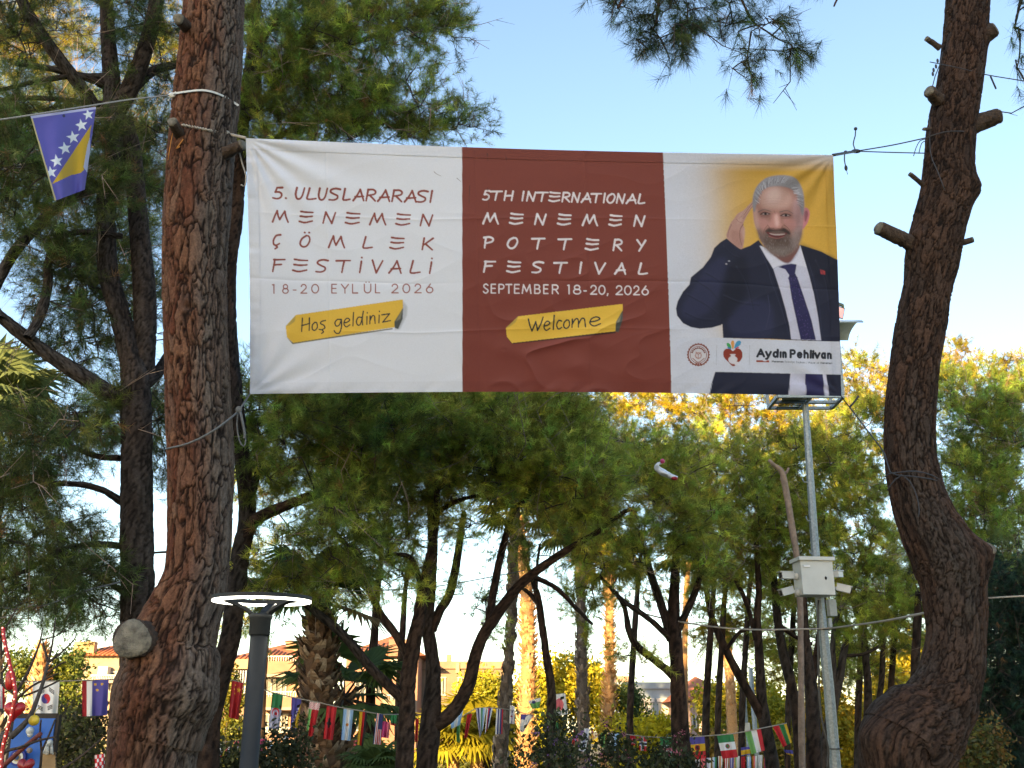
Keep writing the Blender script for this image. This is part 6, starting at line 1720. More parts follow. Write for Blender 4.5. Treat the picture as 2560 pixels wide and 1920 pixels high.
flag('blue and yellow flag with a diagonal row of white stars, on the near cord', [(76, 290), (240, 267), (212, 474), (137, 502)], 5.75, paint_bosnia, None, 150, 190, 0.042, 1.7, 0.55, 0.6)
def paint_kr(U, V, X, Y):
    C = np.ones(X.shape + (3,)) * np.array(FC['w'])
    s = 2212 / 700.0
    x, y = X * s, (Y - 1395) * s
    d = np.hypot((x - 362) / 36, (y - 1112) / 40)
    C[d < 1] = FC['b']
    C[(d < 1) & ((x - 362) - 12 * np.sin((y - 1112) / 40 * 3.1) > 0)] = FC['r']
    for cx, cy, sl in ((408, 1050, .7), (395, 1180, -.4), (318, 1185, .5), (330, 1055, -.6)):
        for o in (-12, 0, 12):
            yy = y - cy - o - sl * (x - cx)
            C[(np.abs(x - cx) < 20) & (np.abs(yy) < 4)] = FC['k']
    return C
G1, G2 = 'flags hanging across the park', 'little flags strung low in the distance'
flag('white flag with a red and blue disc and black bars, beside the red hearts', [(82, 1703), (149, 1705), (143, 1798), (80, 1793)], 10.6, paint_kr, G1, 60, 80, 0.02)
def paint_nleu(U, V, X, Y):
    C = strp('v', ['dr', 'w', 'b', 'b'], [38, 40, 70, 60])(U, V, X, Y)
    for cu, cv in ((.50, .12), (.75, .12), (.58, .28)):
        C[np.hypot((U - cu) / .05, (V - cv) / .035) < 1] = FC['y']
    return C
flag('red, white and purple blue flag with small gold stars next to the thick trunk', [(205, 1701), (272, 1699), (268, 1788), (206, 1791)], 10.8, paint_nleu, G1, 44, 50, 0.02)
flag('red and white flag cut off by the picture edge behind the bare branches', [(-40, 1708), (12, 1710), (12, 1772), (-38, 1770)], 10.5, strp('v', ['w', 'w', 'r', 'w', 'r'], [4, 2, 1, 1, 1]), G1)
flag('narrow plain red flag half hidden by the thick trunk', [(538, 1692), (556, 1690), (549, 1772), (534, 1771)], 12.4, strp('v', ['dr', 'r', 'dr']), G1)
def paint_cn(U, V, X, Y):
    C = np.ones(X.shape + (3,)) * np.array((0.40, 0.02, 0.025))
    C[star(U * 36, V * 94, 25, 20, 8)] = FC['y']
    for cu, cv in ((.35, .1), (.3, .22), (.36, .33)):
        C[np.hypot((U - cu) * 36, (V - cv) * 94) < 1.8] = FC['y']
    return C
flag('red flag with a gold star hanging before the ivy covered column', [(580, 1701), (608, 1708), (596, 1800), (571, 1793)], 12.6, paint_cn, G1, 40, 80, 0.02)
def paint_dz(U, V, X, Y):
    C = strp('h', ['g', 'lav'], [41, 59])(U, V, X, Y)
    d = np.hypot((U - .5) / .34, (V - .52) / .13)
    d2 = np.hypot((U - .5) / .26, (V - .55) / .10)
    C[(d < 1) & (d2 > 1)] = FC['r']
    C[np.hypot((U - .52) / .13, (V - .56) / .05) < 1] = FC['r']
    return C
flag('green over white flag with a red crescent, just past the lamp post', [(681, 1731), (708, 1738), (698, 1824), (671, 1822)], 13.0, paint_dz, G1, 40, 60, 0.02)
def paint_ba2(U, V, X, Y):
    C = np.ones(X.shape + (3,)) * np.array(FC['b'])
    C[(U + (V - .55) * 0.9 > 0.62) & (V < .88)] = FC['y']
    for k in range(6):
        C[np.hypot((U - (.80 - .12 * k)) / .07, (V - (.30 + .105 * k)) / .03) < 1] = FC['w']
    return C
flag('small blue flag with yellow triangle and a line of stars, over the palm skirt', [(729, 1744), (754, 1748), (743, 1831), (725, 1829)], 13.0, paint_ba2, G1, 36, 60, 0.02)
def paint_by(U, V, X, Y):
    C = strp('v', ['lg', 'r'], [1, 2.2])(U, V, X, Y)
    top = V < .22
    C[top] = np.array(FC['w'])
    C[top & (np.sin(U * 40) * np.sin(V * 90) > 0.0)] = FC['p']
    return C
flag('green and red flag with a patterned white and red band on top', [(774, 1754), (801, 1758), (782, 1841), (765, 1839)], 13.0, paint_by, G1, 36, 60, 0.02)
flag('bright red flag with a black double eagle on the palm trunk', [(817, 1764), (842, 1768), (832, 1850), (808, 1847)], 13.0, strp('v', ['r', 'dr', 'r', 'r'], None, [(.42, .52, .26, .06, 'k'), (.42, .42, .12, .08, 'k'), (.42, .6, .1, .06, 'k')]), G1, 36, 60, 0.02)
flag('pale blue and white striped flag with a small sun in the middle', [(859, 1771), (884, 1774), (876, 1852), (853, 1850)], 13.0, strp('v', ['lb', 'w', 'lb'], None, [(.5, .5, .14, .045, 'o')]), G1, 36, 60, 0.02)
flag('yellow, red and black striped flag hanging in a narrow fold', [(899, 1777), (919, 1780), (908, 1865), (893, 1862)], 13.0, strp('v', ['y', 'y', 'r', 'k'], [2, 1.5, 3, 2.6]), G1, 36, 50, 0.02)
def paint_us(U, V, X, Y):
    C = strp('v', ['n', 'w', 'r', 'w', 'r', 'w', 'r', 'w', 'r'])(U, V, X, Y)
    m = (U > .42) & (V < .5)
    C[m] = FC['n']
    return C
flag('purple blue and striped flag next to the magenta one', [(941, 1783), (958, 1786), (953, 1862), (932, 1860)], 13.0, paint_us, G1, 40, 50, 0.02)
flag('plain magenta flag in front of the salmon house wall', [(957, 1803), (975, 1806), (972, 1846), (952, 1843)], 14.5, strp('v', ['m', 'm', 'p']), G1)
flag('dark green flag edge with a red tip beside the slender pine', [(976, 1786), (992, 1787), (990, 1815), (976, 1812)], 14.5, strp('h', ['g', 'g', 'dr'], [2, 2, 1]), G1)
flag('narrow magenta flag glimpsed between the two dark trunks', [(1028, 1792), (1036, 1793), (1034, 1836), (1026, 1835)], 15.0, strp('v', ['m', 'p']), G1)
flag('narrow dark red flag glimpsed beside the magenta one between the trunks', [(1039, 1795), (1047, 1797), (1044, 1856), (1037, 1855)], 15.0, strp('v', ['dr', 'r']), G1)
flag('short blue, white and red flag against the trunk of the many stemmed pine', [(1085, 1787), (1106, 1783), (1102, 1806), (1086, 1808)], 15.2, strp('v', ['b', 'w', 'r', 'r']), G1)
flag('pale blue and white flag under the slanting dark limb', [(1124, 1800), (1158, 1776), (1150, 1812), (1128, 1822)], 15.5, strp('v', ['lb', 'w', 'lb']), G1)
flag('narrow green flag before the yellow fan palms', [(1142, 1800), (1151, 1798), (1149, 1856), (1141, 1854)], 15.6, strp('v', ['g', 'lg']), G1)
flag('narrow red flag before the yellow fan palms', [(1168, 1786), (1181, 1784), (1167, 1846), (1160, 1844)], 15.8, strp('v', ['r', 'dr', 'r']), G1)
flag('white and pale blue flag with dark and green strips before the yellow fan palms', [(1189, 1771), (1216, 1769), (1208, 1822), (1199, 1845)], 16.0, strp('v', ['lav', 'n', 'w', 'g', 'lb', 'w']), G1, 36, 40)
flag('white, blue and dark red flag folded next to the grey palm trunk', [(1217, 1769), (1232, 1771), (1222, 1816), (1212, 1836)], 16.2, strp('v', ['w', 'r', 'b', 'w']), G1)
flag('navy, white and crimson striped flag touching the grey palm trunk', [(1241, 1772), (1258, 1772), (1256, 1835), (1238, 1836)], 16.5, strp('v', ['w', 'n', 'w', 'n', 'r']), G1, 36, 40)
flag('white flag with dark dots between the grey and the sunlit palm', [(1275, 1763), (1287, 1766), (1286, 1810), (1273, 1808)], 19.0, strp('v', ['w', 'lav', 'w'], None, [(.5, .35, .2, .05, 'n'), (.4, .6, .2, .05, 'dr')]), G1)
flag('white flag with a navy corner drooping under the sunlit palm', [(1302, 1785), (1333, 1788), (1308, 1832), (1299, 1828)], 19.0, strp('h', ['b', 'w', 'w'], [1.2, 2, 1], [(.75, .2, .3, .2, 'w')]), G1, 36, 40)
flag('white and green flag tilted beside the sunlit palm trunk', [(1320, 1752), (1352, 1744), (1349, 1770), (1330, 1772)], 19.0, strp('h', ['w', 'lg', 'lg'], [1.1, 1, 1], [(.4, .3, .2, .16, 'n')]), G1, 36, 30)
flag('white flag with a red disc beside the thin bare stemmed pine', [(1384, 1736), (1413, 1733), (1420, 1785), (1386, 1791)], 17.5, strp('v', ['w'], None, [(.42, .50, .34, .29, 'p')]), G1, 60, 70)
flag('light green flag under the white flag with a red disc', [(1386, 1806), (1397, 1805), (1396, 1828), (1385, 1827)], 19.5, strp('v', ['lg', 'g']), G1)
flag('triangular bright red flag before the flowering shrub', [(1434, 1823), (1440, 1824), (1448, 1862), (1429, 1866)], 17.0, strp('v', ['r', 'p']), G1)
flag('white flag with grey marks before the flowering shrub', [(1461, 1820), (1475, 1822), (1463, 1880), (1446, 1877)], 17.2, strp('v', ['w', 'lav', 'w'], None, [(.6, .3, .2, .08, 'n'), (.4, .7, .2, .08, 'n')]), G1)
flag('pale green flag behind the flowering shrub near the second sunlit palm', [(1502, 1832), (1513, 1832), (1512, 1868), (1502, 1869)], 18.0, strp('v', ['lg', 'g', 'lg']), G1)
flag('white and sky blue flag below the second sunlit palm', [(1519, 1833), (1548, 1834), (1547, 1878), (1520, 1875)], 18.0, strp('v', ['w', 'lav', 'lb'], [1, 1, 1.6]), G1, 36, 36)
flag('red flag with a white edge beside the striped Nordic cross one', [(1575, 1839), (1592, 1840), (1588, 1864), (1578, 1862)], 18.4, strp('h', ['r', 'r', 'w', 'r'], [2, 1, 1, 1]), G1)
def paint_no(U, V, X, Y):
    C = np.ones(X.shape + (3,)) * np.array(FC['r'])
    C[(np.abs(U - .38) < .16) | (np.abs(V - .5) < .16)] = FC['w']
    C[(np.abs(U - .38) < .08) | (np.abs(V - .5) < .08)] = FC['n']
    return C
flag('red flag with a blue and white cross before the yellow bushes', [(1598, 1841), (1617, 1842), (1617, 1878), (1598, 1876)], 18.4, paint_no, G1, 40, 40)
flag('green and white banded flag cut by the straight pine trunk', [(1650, 1843), (1682, 1844), (1682, 1903), (1650, 1901)], 18.0, strp('h', ['g', 'w', 'lg']), G1)
flag('blue, yellow and red banded flag with an eagle crest', [(1721, 1842), (1761, 1840), (1765, 1895), (1727, 1901)], 18.0, strp('h', ['b', 'y', 'r'], None, [(.5, .5, .17, .13, 'dr'), (.5, .47, .09, .08, 'k')]), G1, 44, 50)
flag('green, white and red banded flag with a small brown crest', [(1792, 1838), (1833, 1834), (1845, 1893), (1806, 1897)], 18.0, strp('h', ['g', 'w', 'r'], None, [(.5, .5, .13, .10, 'dr'), (.5, .5, .07, .06, 'g')]), G1, 44, 50)
flag('large tilted flag in green, white and red upright stripes by the leaning pine', [(1862, 1828), (1902, 1821), (1912, 1876), (1879, 1886)], 18.0, strp('v', ['lg', 'w', 'r'], [1.2, 1.1, 0.8]), G1, 44, 50)
flag('tilted red and green flag with ochre edge behind the leaning pine', [(1932, 1817), (1966, 1808), (1980, 1856), (1958, 1868)], 18.6, strp('v', ['r', 'g', 'y'], [1.2, 1, .5]), G1, 40, 40)
flag('small blue and yellow flag under the crest flags', [(1852, 1869), (1875, 1866), (1876, 1886), (1853, 1890)], 24.0, strp('h', ['b', 'y', 'b'], [1, 1.6, .3]), G1)
flag('blue flag corner low beside the curving slim pine', [(1958, 1874), (1982, 1876), (1984, 1890), (1968, 1886)], 22.0, strp('h', ['b', 'y'], [2, 1]), G1)
flag('small red flag low beside the camera pole', [(2091, 1876), (2099, 1878), (2098, 1912), (2091, 1912)], 22.0, strp('v', ['dr', 'm']), G1)
flag('white flag with a red lower end, low on the near side of the lamp post', [(535, 1858), (558, 1856), (553, 1908), (537, 1915)], 14.0, strp('h', ['w', 'w', 'r'], [2, 1, 2], [(.55, .75, .2, .12, 'w')]), G2, 36, 40)
flag('pink and blue flag folded beside the lamp post', [(566, 1867), (584, 1866), (574, 1898), (559, 1908)], 14.0, strp('v', ['p', 'w', 'b', 'm']), G2)
flag('salmon pink flag with a grey mark, tucked behind the lamp post', [(584, 1852), (612, 1849), (610, 1882), (586, 1886)], 14.2, strp('h', ['p'], None, [(.5, .6, .25, .2, 'lav')]), G2, 36, 36)
flag('pink flag on the far side of the lamp post', [(640, 1846), (663, 1846), (652, 1890), (640, 1890)], 14.6, strp('v', ['p', 'm']), G2)
flag('white and blue flag above the dark leaved bush', [(706, 1840), (722, 1838), (722, 1862), (710, 1864)], 15.5, strp('v', ['w', 'lb']), G2)
flag('crimson and white flag inside the dark leaved bush', [(690, 1852), (702, 1854), (700, 1886), (692, 1884)], 15.5, strp('v', ['w', 'r', 'w']), G2)
flag('pale turquoise flag inside the dark leaved bush', [(664, 1850), (682, 1852), (682, 1878), (668, 1876)], 15.5, strp('h', ['w', 'lb', 'w']), G2)
flag('pink flag tip under the yellow, red and black one', [(884, 1848), (900, 1852), (898, 1864), (884, 1866)], 17.0, strp('v', ['p', 'm']), G2)
tiny = [('white and red', ['w', 'r', 'w']), ('pink', ['p', 'p']), ('pale violet', ['lav', 'w']), ('white and teal', ['w', 'lb', 'g']), ('cream and orange', ['w', 'o', 'w']), ('red and white striped', ['r', 'w', 'r', 'w']), ('violet and blue', ['b', 'lav', 'b']), ('mint and white', ['lg', 'w', 'w']),
        ('dark red', ['dr', 'r']), ('sky blue', ['lb', 'w', 'lb']), ('peach', ['o', 'p', 'w']), ('plain white', ['w', 'w']), ('magenta and white', ['m', 'w'])]
for i, (nm, cc) in enumerate(tiny):
    x = 1738 + i * 14.3
    y = 1893 + 6 * math.sin(i * 0.9) * 0.4 - i * 0.4
    flag('tiny %s flag on the long low string behind the crest flags' % nm, [(x, y), (x + 11, y), (x + 10, y + 40), (x + 1, y + 39)], 27.0, strp('v', cc), G2, 10, 14, 0.03, seed=i)
def cord(label, pts, r=0.007):
    solo('bunting_line', label, 'cord', [line([P(*p) for p in pts], r, ds=0.3)], M_ROPE)
cord('white cord carrying the flags from the bare branches past the thick trunk', [(-40, 1708, 10.5), (82, 1703, 10.6), (150, 1703, 10.7), (205, 1701, 10.8), (272, 1699, 10.9), (420, 1696, 11.8), (538, 1691, 12.4), (580, 1701, 12.6), (608, 1708, 12.7), (681, 1731, 13.0), (754, 1748, 13.0), (801, 1757, 13.0), (842, 1767, 13.0), (884, 1774, 13.0), (919, 1780, 13.0), (958, 1786, 13.2), (1000, 1786, 13.8)])
cord('white cord carrying the flags between the middle pine and the palm trunks', [(1085, 1787, 15.2), (1106, 1783, 15.3), (1150, 1795, 15.6), (1189, 1771, 16.0), (1258, 1772, 16.5), (1330, 1788, 19)])
cord('white cord carrying the crest flags past the straight pine', [(1519, 1833, 18.2), (1560, 1835, 18.2), (1617, 1842, 18.4), (1682, 1844, 18.1), (1721, 1842, 18.0), (1761, 1840, 18.0), (1833, 1834, 18.0), (1902, 1821, 18.0), (1966, 1808, 18.6)], 0.010)
cord('low cord carrying small flags behind the lamp post', [(530, 1858, 14), (558, 1856, 14), (612, 1849, 14.3), (663, 1846, 14.6), (722, 1838, 15.5)])

# ================================================================== palms
BR = [(0.16, 0.095, 0.055), (0.24, 0.16, 0.10), (0.10, 0.06, 0.04), (0.32, 0.26, 0.20)]
make_palm('stout palm with a thick shaggy skirt of old brown leaf bases, near the lamp', [(822, 1925, 84), (806, 1850, 80), (798, 1760, 78), (795, 1690, 82), (797, 1610, 78), (797, 1550, 62), (796, 1500, 50)], 17.0, 950, 0.22, BR, 13, 0.85, (0.04, 0.075, 0.022), seed=1, up=0.9, out=0.8, dead_fans=2)
make_palm('shorter shaggy palm with broad green fans, leaning against the stout palm', [(862, 1925, 64), (858, 1860, 60), (856, 1800, 54), (860, 1745, 40)], 17.8, 260, 0.20, BR, 15, 0.8, (0.075, 0.125, 0.04), seed=2, up=0.9, out=0.8, fan_len=0.75)
make_palm('tiny fan palm low between the shaggy palms and the slender pine', [(938, 1960, 26), (938, 1935, 24), (938, 1915, 20)], 15.5, 20, 0.12, BR, 16, 0.42, (0.08, 0.13, 0.045), seed=3, fan_len=0.22)
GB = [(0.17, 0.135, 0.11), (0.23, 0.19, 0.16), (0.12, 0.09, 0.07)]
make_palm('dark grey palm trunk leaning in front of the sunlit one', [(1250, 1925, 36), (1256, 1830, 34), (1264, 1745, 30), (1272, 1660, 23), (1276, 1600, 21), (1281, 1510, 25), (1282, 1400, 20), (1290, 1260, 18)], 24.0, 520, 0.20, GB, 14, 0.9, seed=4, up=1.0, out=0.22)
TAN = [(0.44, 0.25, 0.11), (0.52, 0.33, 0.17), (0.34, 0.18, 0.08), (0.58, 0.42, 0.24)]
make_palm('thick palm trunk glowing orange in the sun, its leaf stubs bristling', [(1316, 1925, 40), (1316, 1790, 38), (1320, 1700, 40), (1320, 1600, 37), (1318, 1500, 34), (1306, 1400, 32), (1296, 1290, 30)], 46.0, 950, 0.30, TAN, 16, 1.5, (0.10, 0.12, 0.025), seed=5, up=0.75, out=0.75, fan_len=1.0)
make_palm('grey rough palm trunk in shade beside the round yellow tree', [(1459, 1925, 34), (1457, 1800, 32), (1455, 1700, 30), (1454, 1600, 28), (1452, 1480, 24), (1450, 1330, 20)], 33.0, 620, 0.20, GB, 14, 1.1, seed=6, up=0.9, out=0.4)
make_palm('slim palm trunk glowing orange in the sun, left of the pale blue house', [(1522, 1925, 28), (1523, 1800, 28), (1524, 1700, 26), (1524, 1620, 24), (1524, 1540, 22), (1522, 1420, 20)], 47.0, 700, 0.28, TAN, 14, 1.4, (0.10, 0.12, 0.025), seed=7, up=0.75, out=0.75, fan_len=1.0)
make_palm('thin smooth palm trunk half lit, behind the straight pine', [(1716, 1925, 17), (1714, 1800, 17), (1712, 1680, 17), (1713, 1560, 16), (1716, 1480, 15), (1722, 1400, 14)], 42.0, 150, 0.12, TAN, 12, 1.2, (0.10, 0.12, 0.025), seed=8, up=1.0, out=0.15)
def feather_palm(label, spec, Y, n, L, cols, fc, seed):
    pts, rad = to_ground(*trace(spec, Y), flare=1.15)
    t = thing('palm_tree', label, 'palm tree', (pts[0][0], pts[0][1], 0))
    make_mesh('trunk', [tube(pts, rad * 0.92, 14, np.asarray(cols[0]), 0, ds=0.15), shag(pts, rad * 0.92, 320, 0.16, cols, 1.0, seed, 0.25)], M_FIBRE, t, smooth=False)
    for i in range(n):
        a = i * 2.399
        e = R_.uniform(-0.3, 1.0)
        fr_, st = frond_leaf(pts[-1], np.array((math.cos(a) * math.cos(e), math.sin(a) * math.cos(e), math.sin(e))), L * R_.uniform(0.8, 1.1), fc, 40, L * 0.26, 0.45)
        make_mesh('leaf', [fr_, st], [M_LEAF, M_TWIG], t, smooth=False)
feather_palm('sunlit orange date palm behind the leaning pine, with golden feather fronds', [(1836, 1925, 30), (1832, 1850, 29), (1828, 1760, 27), (1824, 1690, 25), (1818, 1620, 24), (1812, 1580, 26)], 44.0, 26, 2.1, TAN, (0.12, 0.13, 0.025), 9)
make_palm('low sunlit palm stem with ragged leaf bases behind the bare branches', [(92, 1925, 70), (94, 1800, 64), (98, 1710, 46), (102, 1650, 26), (104, 1612, 12)], 46.0, 700, 0.30, TAN, 0, seed=10, up=0.9, out=0.8)
make_palm('fan palm whose pale spiky leaves peek in beside the crossing branches', [(-10, 1925, 40), (-12, 1500, 34), (-10, 1000, 26)], 20.0, 200, 0.2, GB, 20, 1.15, (0.12, 0.16, 0.07), seed=11, fan_len=0.6)
make_palm('sunlit yellow fan palm spreading low in the middle distance', [(1190, 1960, 40), (1192, 1890, 36), (1196, 1830, 30)], 49.0, 120, 0.2, TAN, 28, 1.8, (0.26, 0.24, 0.02), seed=12, fan_len=1.1)
make_palm('second sunlit yellow fan palm, nearer the many stemmed pine', [(1130, 1980, 40), (1132, 1930, 36), (1136, 1860, 30)], 48.0, 100, 0.2, TAN, 26, 1.7, (0.25, 0.23, 0.02), seed=13, fan_len=1.0)

# ================================================================== shrubs and broadleaf trees
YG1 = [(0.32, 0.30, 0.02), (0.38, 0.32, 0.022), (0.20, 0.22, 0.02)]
make_bush('broadleaf_tree', 'round yellow green tree lit by the sun behind the palms', 'tree', [(1370, 1740, 52, 80, 90, 2.2, 70), (1440, 1700, 52, 70, 60, 2, 50), (1340, 1820, 51, 60, 60, 1.8, 40), (1490, 1760, 52.5, 50, 80, 1.8, 40)], 16000, 0.22, YG1, (1400, 52), 0.30, stems=3, trunk_r=0.2)
make_bush('broadleaf_tree', 'clumped sunlit yellow tree in front of the flat topped beige house', 'tree', [(1195, 1720, 50, 45, 25, 1.4, 26), (1235, 1740, 50, 40, 40, 1.4, 26), (1215, 1790, 50, 60, 40, 1.5, 26)], 7000, 0.20, YG1, (1215, 50), 0.28, stems=3, trunk_r=0.16)
make_bush('shrub', 'dark rounded green shrub beside the pale blue house wall', 'shrub', [(1565, 1745, 53, 35, 40, 1.2, 30), (1590, 1790, 53, 40, 40, 1.3, 30)], 4200, 0.17, [(0.045, 0.085, 0.03), (0.06, 0.10, 0.03)], (1575, 53), 0.22)
make_bush('shrub', 'spiky bright yellow shrub below the pale blue house', 'shrub', [(1600, 1840, 45, 50, 35, 1.2, 34), (1660, 1830, 45, 45, 30, 1.2, 30)], 3800, 0.26, [(0.40, 0.36, 0.012), (0.30, 0.29, 0.015)], (1630, 45), 0.22, aspect=0.35)
make_bush('shrub', 'feathery yellow shrub behind the blue flag with a cross', 'shrub', [(1550, 1830, 47, 40, 30, 1.2, 24), (1580, 1880, 46, 60, 40, 1.2, 26)], 3000, 0.2, YG1, (1560, 47), 0.25)
make_bush('broadleaf_tree', 'yellow leaved sunlit tree between the straight and the leaning pine', 'tree', [(1790, 1770, 49, 45, 60, 1.6, 40), (1880, 1760, 49, 60, 70, 1.8, 46), (1930, 1790, 48, 40, 60, 1.6, 30)], 13000, 0.19, YG1, (1860, 49), 0.3, stems=3, trunk_r=0.16)
make_bush('shrub', 'peach and yellow blossoming hedge low behind the crest flags', 'shrub', [(1790, 1870, 46, 70, 40, 1.4, 36), (1920, 1880, 46, 80, 40, 1.4, 36)], 5000, 0.2, [(0.30, 0.19, 0.04), (0.20, 0.17, 0.025), (0.13, 0.13, 0.025)], (1850, 46), 0.25)
make_bush('broadleaf_tree', 'golden sunlit tree behind the trunks beside the camera pole', 'tree', [(2070, 1800, 48, 60, 90, 1.8, 50), (2130, 1850, 48, 60, 70, 1.8, 46), (2010, 1850, 48, 50, 60, 1.6, 30)], 14000, 0.22, [(0.36, 0.27, 0.015), (0.42, 0.28, 0.02), (0.24, 0.22, 0.02)], (2080, 48), 0.3, stems=3, trunk_r=0.16)
make_bush('broadleaf_tree', 'golden sunlit tree right behind the lower bend of the crooked trunk', 'tree', [(2220, 1750, 50, 70, 70, 1.8, 50), (2260, 1690, 50, 50, 60, 1.6, 30), (2180, 1820, 50, 50, 60, 1.6, 34), (2300, 1650, 52, 60, 70, 1.6, 24)], 14000, 0.22, [(0.36, 0.28, 0.015), (0.28, 0.25, 0.02)], (2220, 50), 0.3, stems=3, trunk_r=0.16)
make_bush('broadleaf_tree', 'dim olive tree with a few lit leaves behind the dark conifer', 'tree', [(2480, 1740, 40, 80, 120, 2, 60), (2540, 1850, 40, 60, 80, 2, 40), (2400, 1850, 42, 60, 80, 1.6, 34)], 7000, 0.18, [(0.07, 0.085, 0.02), (0.10, 0.10, 0.022)], (2480, 40), 0.3, stems=3, trunk_r=0.16)
make_bush('shrub', 'russet and olive shrub beside the foot of the crooked trunk', 'shrub', [(2425, 1880, 11.5, 45, 50, 0.4, 26), (2470, 1850, 11.7, 35, 40, 0.4, 18)], 2200, 0.06, [(0.15, 0.09, 0.025), (0.09, 0.085, 0.02), (0.06, 0.07, 0.02)], (2440, 11.5), 0.10, trunk_r=0.03)
iv = [(0.17, 0.15, 0.016), (0.12, 0.13, 0.018), (0.08, 0.10, 0.02)]
make_bush('topiary', 'tall ivy covered column, yellow on top, behind the red starred flag', 'shrub', [(565, 1690, 45, 26, 30, 0.5, 24), (570, 1750, 45, 38, 40, 0.7, 34), (572, 1820, 45, 40, 40, 0.75, 34), (572, 1890, 45, 42, 40, 0.75, 30)], 7500, 0.13, iv, (570, 45), 0.16, trunk_r=0.12, aspect=0.8)
make_bush('broadleaf_tree', 'yellow green rounded tree by the house with the air conditioner', 'tree', [(150, 1690, 47, 40, 40, 1.3, 30), (180, 1660, 48, 35, 40, 1.3, 26), (160, 1760, 47, 50, 50, 1.4, 30), (55, 1680, 48, 50, 60, 1.4, 30)], 6500, 0.19, [(0.12, 0.14, 0.02), (0.07, 0.11, 0.025)], (140, 47), 0.28, stems=3, trunk_r=0.15)
make_bush('shrub', 'dusky brown green shrub behind the blue stall', 'shrub', [(160, 1860, 15.5, 70, 70, 0.7, 34), (215, 1820, 15.8, 50, 60, 0.6, 26), (230, 1890, 15.3, 40, 40, 0.5, 16), (110, 1830, 16, 60, 60, .6, 20)], 5200, 0.075, [(0.075, 0.07, 0.035), (0.09, 0.10, 0.03), (0.06, 0.055, 0.035)], (180, 15.5), 0.13, trunk_r=0.04)
DKL = [(0.035, 0.05, 0.02), (0.05, 0.06, 0.025), (0.028, 0.035, 0.018)]
PUR = (0.26, 0.14, 0.36)
make_bush('flowering_shrub', 'dark leaved shrub with loose purple flower heads below the white flag with a red disc', 'shrub', [(1385, 1840, 12.5, 50, 40, .4, 14), (1360, 1895, 12.3, 70, 30, .45, 14), (1430, 1890, 12.5, 50, 30, .4, 10), (1420, 1820, 12.7, 30, 20, .3, 5)], 1100, 0.065, DKL, (1390, 12.5), 0.10, flowers=(14, PUR, 0.025), trunk_r=0.02, stems=9)
make_bush('flowering_shrub', 'dark leaved shrub with purple and pink blossom in front of the slim sunlit palm', 'shrub', [(1530, 1880, 13, 60, 40, .4, 22), (1565, 1870, 13.2, 30, 25, .3, 6), (1600, 1905, 13, 50, 20, .4, 10)], 800, 0.065, DKL, (1550, 13), 0.10, flowers=(12, (0.48, 0.18, 0.26), 0.025), trunk_r=0.02, stems=9)
make_bush('flowering_shrub', 'small dark leaved shrub with pink flowers at the straight pine', 'shrub', [(1665, 1890, 13.4, 40, 35, .35, 16), (1725, 1905, 13.5, 30, 20, .3, 8)], 900, 0.065, DKL, (1675, 13.4), 0.09, flowers=(8, (0.5, 0.16, 0.22), 0.025), trunk_r=0.02, stems=7)
make_bush('flowering_shrub', 'dark leaved bush right of the lamp post, hiding small flags', 'shrub', [(690, 1880, 11.8, 50, 45, .4, 20), (735, 1850, 12, 35, 50, .35, 16), (725, 1905, 11.8, 40, 30, .35, 14), (660, 1905, 11.6, 30, 25, .3, 8)], 1700, 0.06, DKL, (700, 11.8), 0.10, trunk_r=0.02, stems=9)
make_bush('shrub', 'low shrub in shade behind the lamp post and the thick trunk', 'shrub', [(570, 1905, 13, 50, 25, .4, 16), (610, 1890, 13.2, 30, 35, .4, 10), (500, 1900, 13, 30, 30, .4, 8)], 1500, 0.06, [(0.05, 0.06, 0.03), (0.07, 0.08, 0.03)], (570, 13), 0.1, trunk_r=0.02)
for i, (x, lab) in enumerate(((1040, 'long dim hedge behind the many stemmed pine'), (1480, 'long dim hedge behind the flowering shrubs'), (1900, 'long dim hedge behind the leaning pines'), (330, 'long dim hedge at the far side of the bare branches'), (2350, 'long dim hedge behind the crooked trunk'))):
    make_bush('hedge', lab, 'hedge', [(x - 130, 1905, 56, 120, 28, 1.2, 26), (x + 100, 1910, 56, 140, 24, 1.2, 26)], 5200, 0.22, [(0.08, 0.10, 0.025), (0.11, 0.12, 0.03)], (x, 56), 0.35, 'hedges closing the far side of the park')

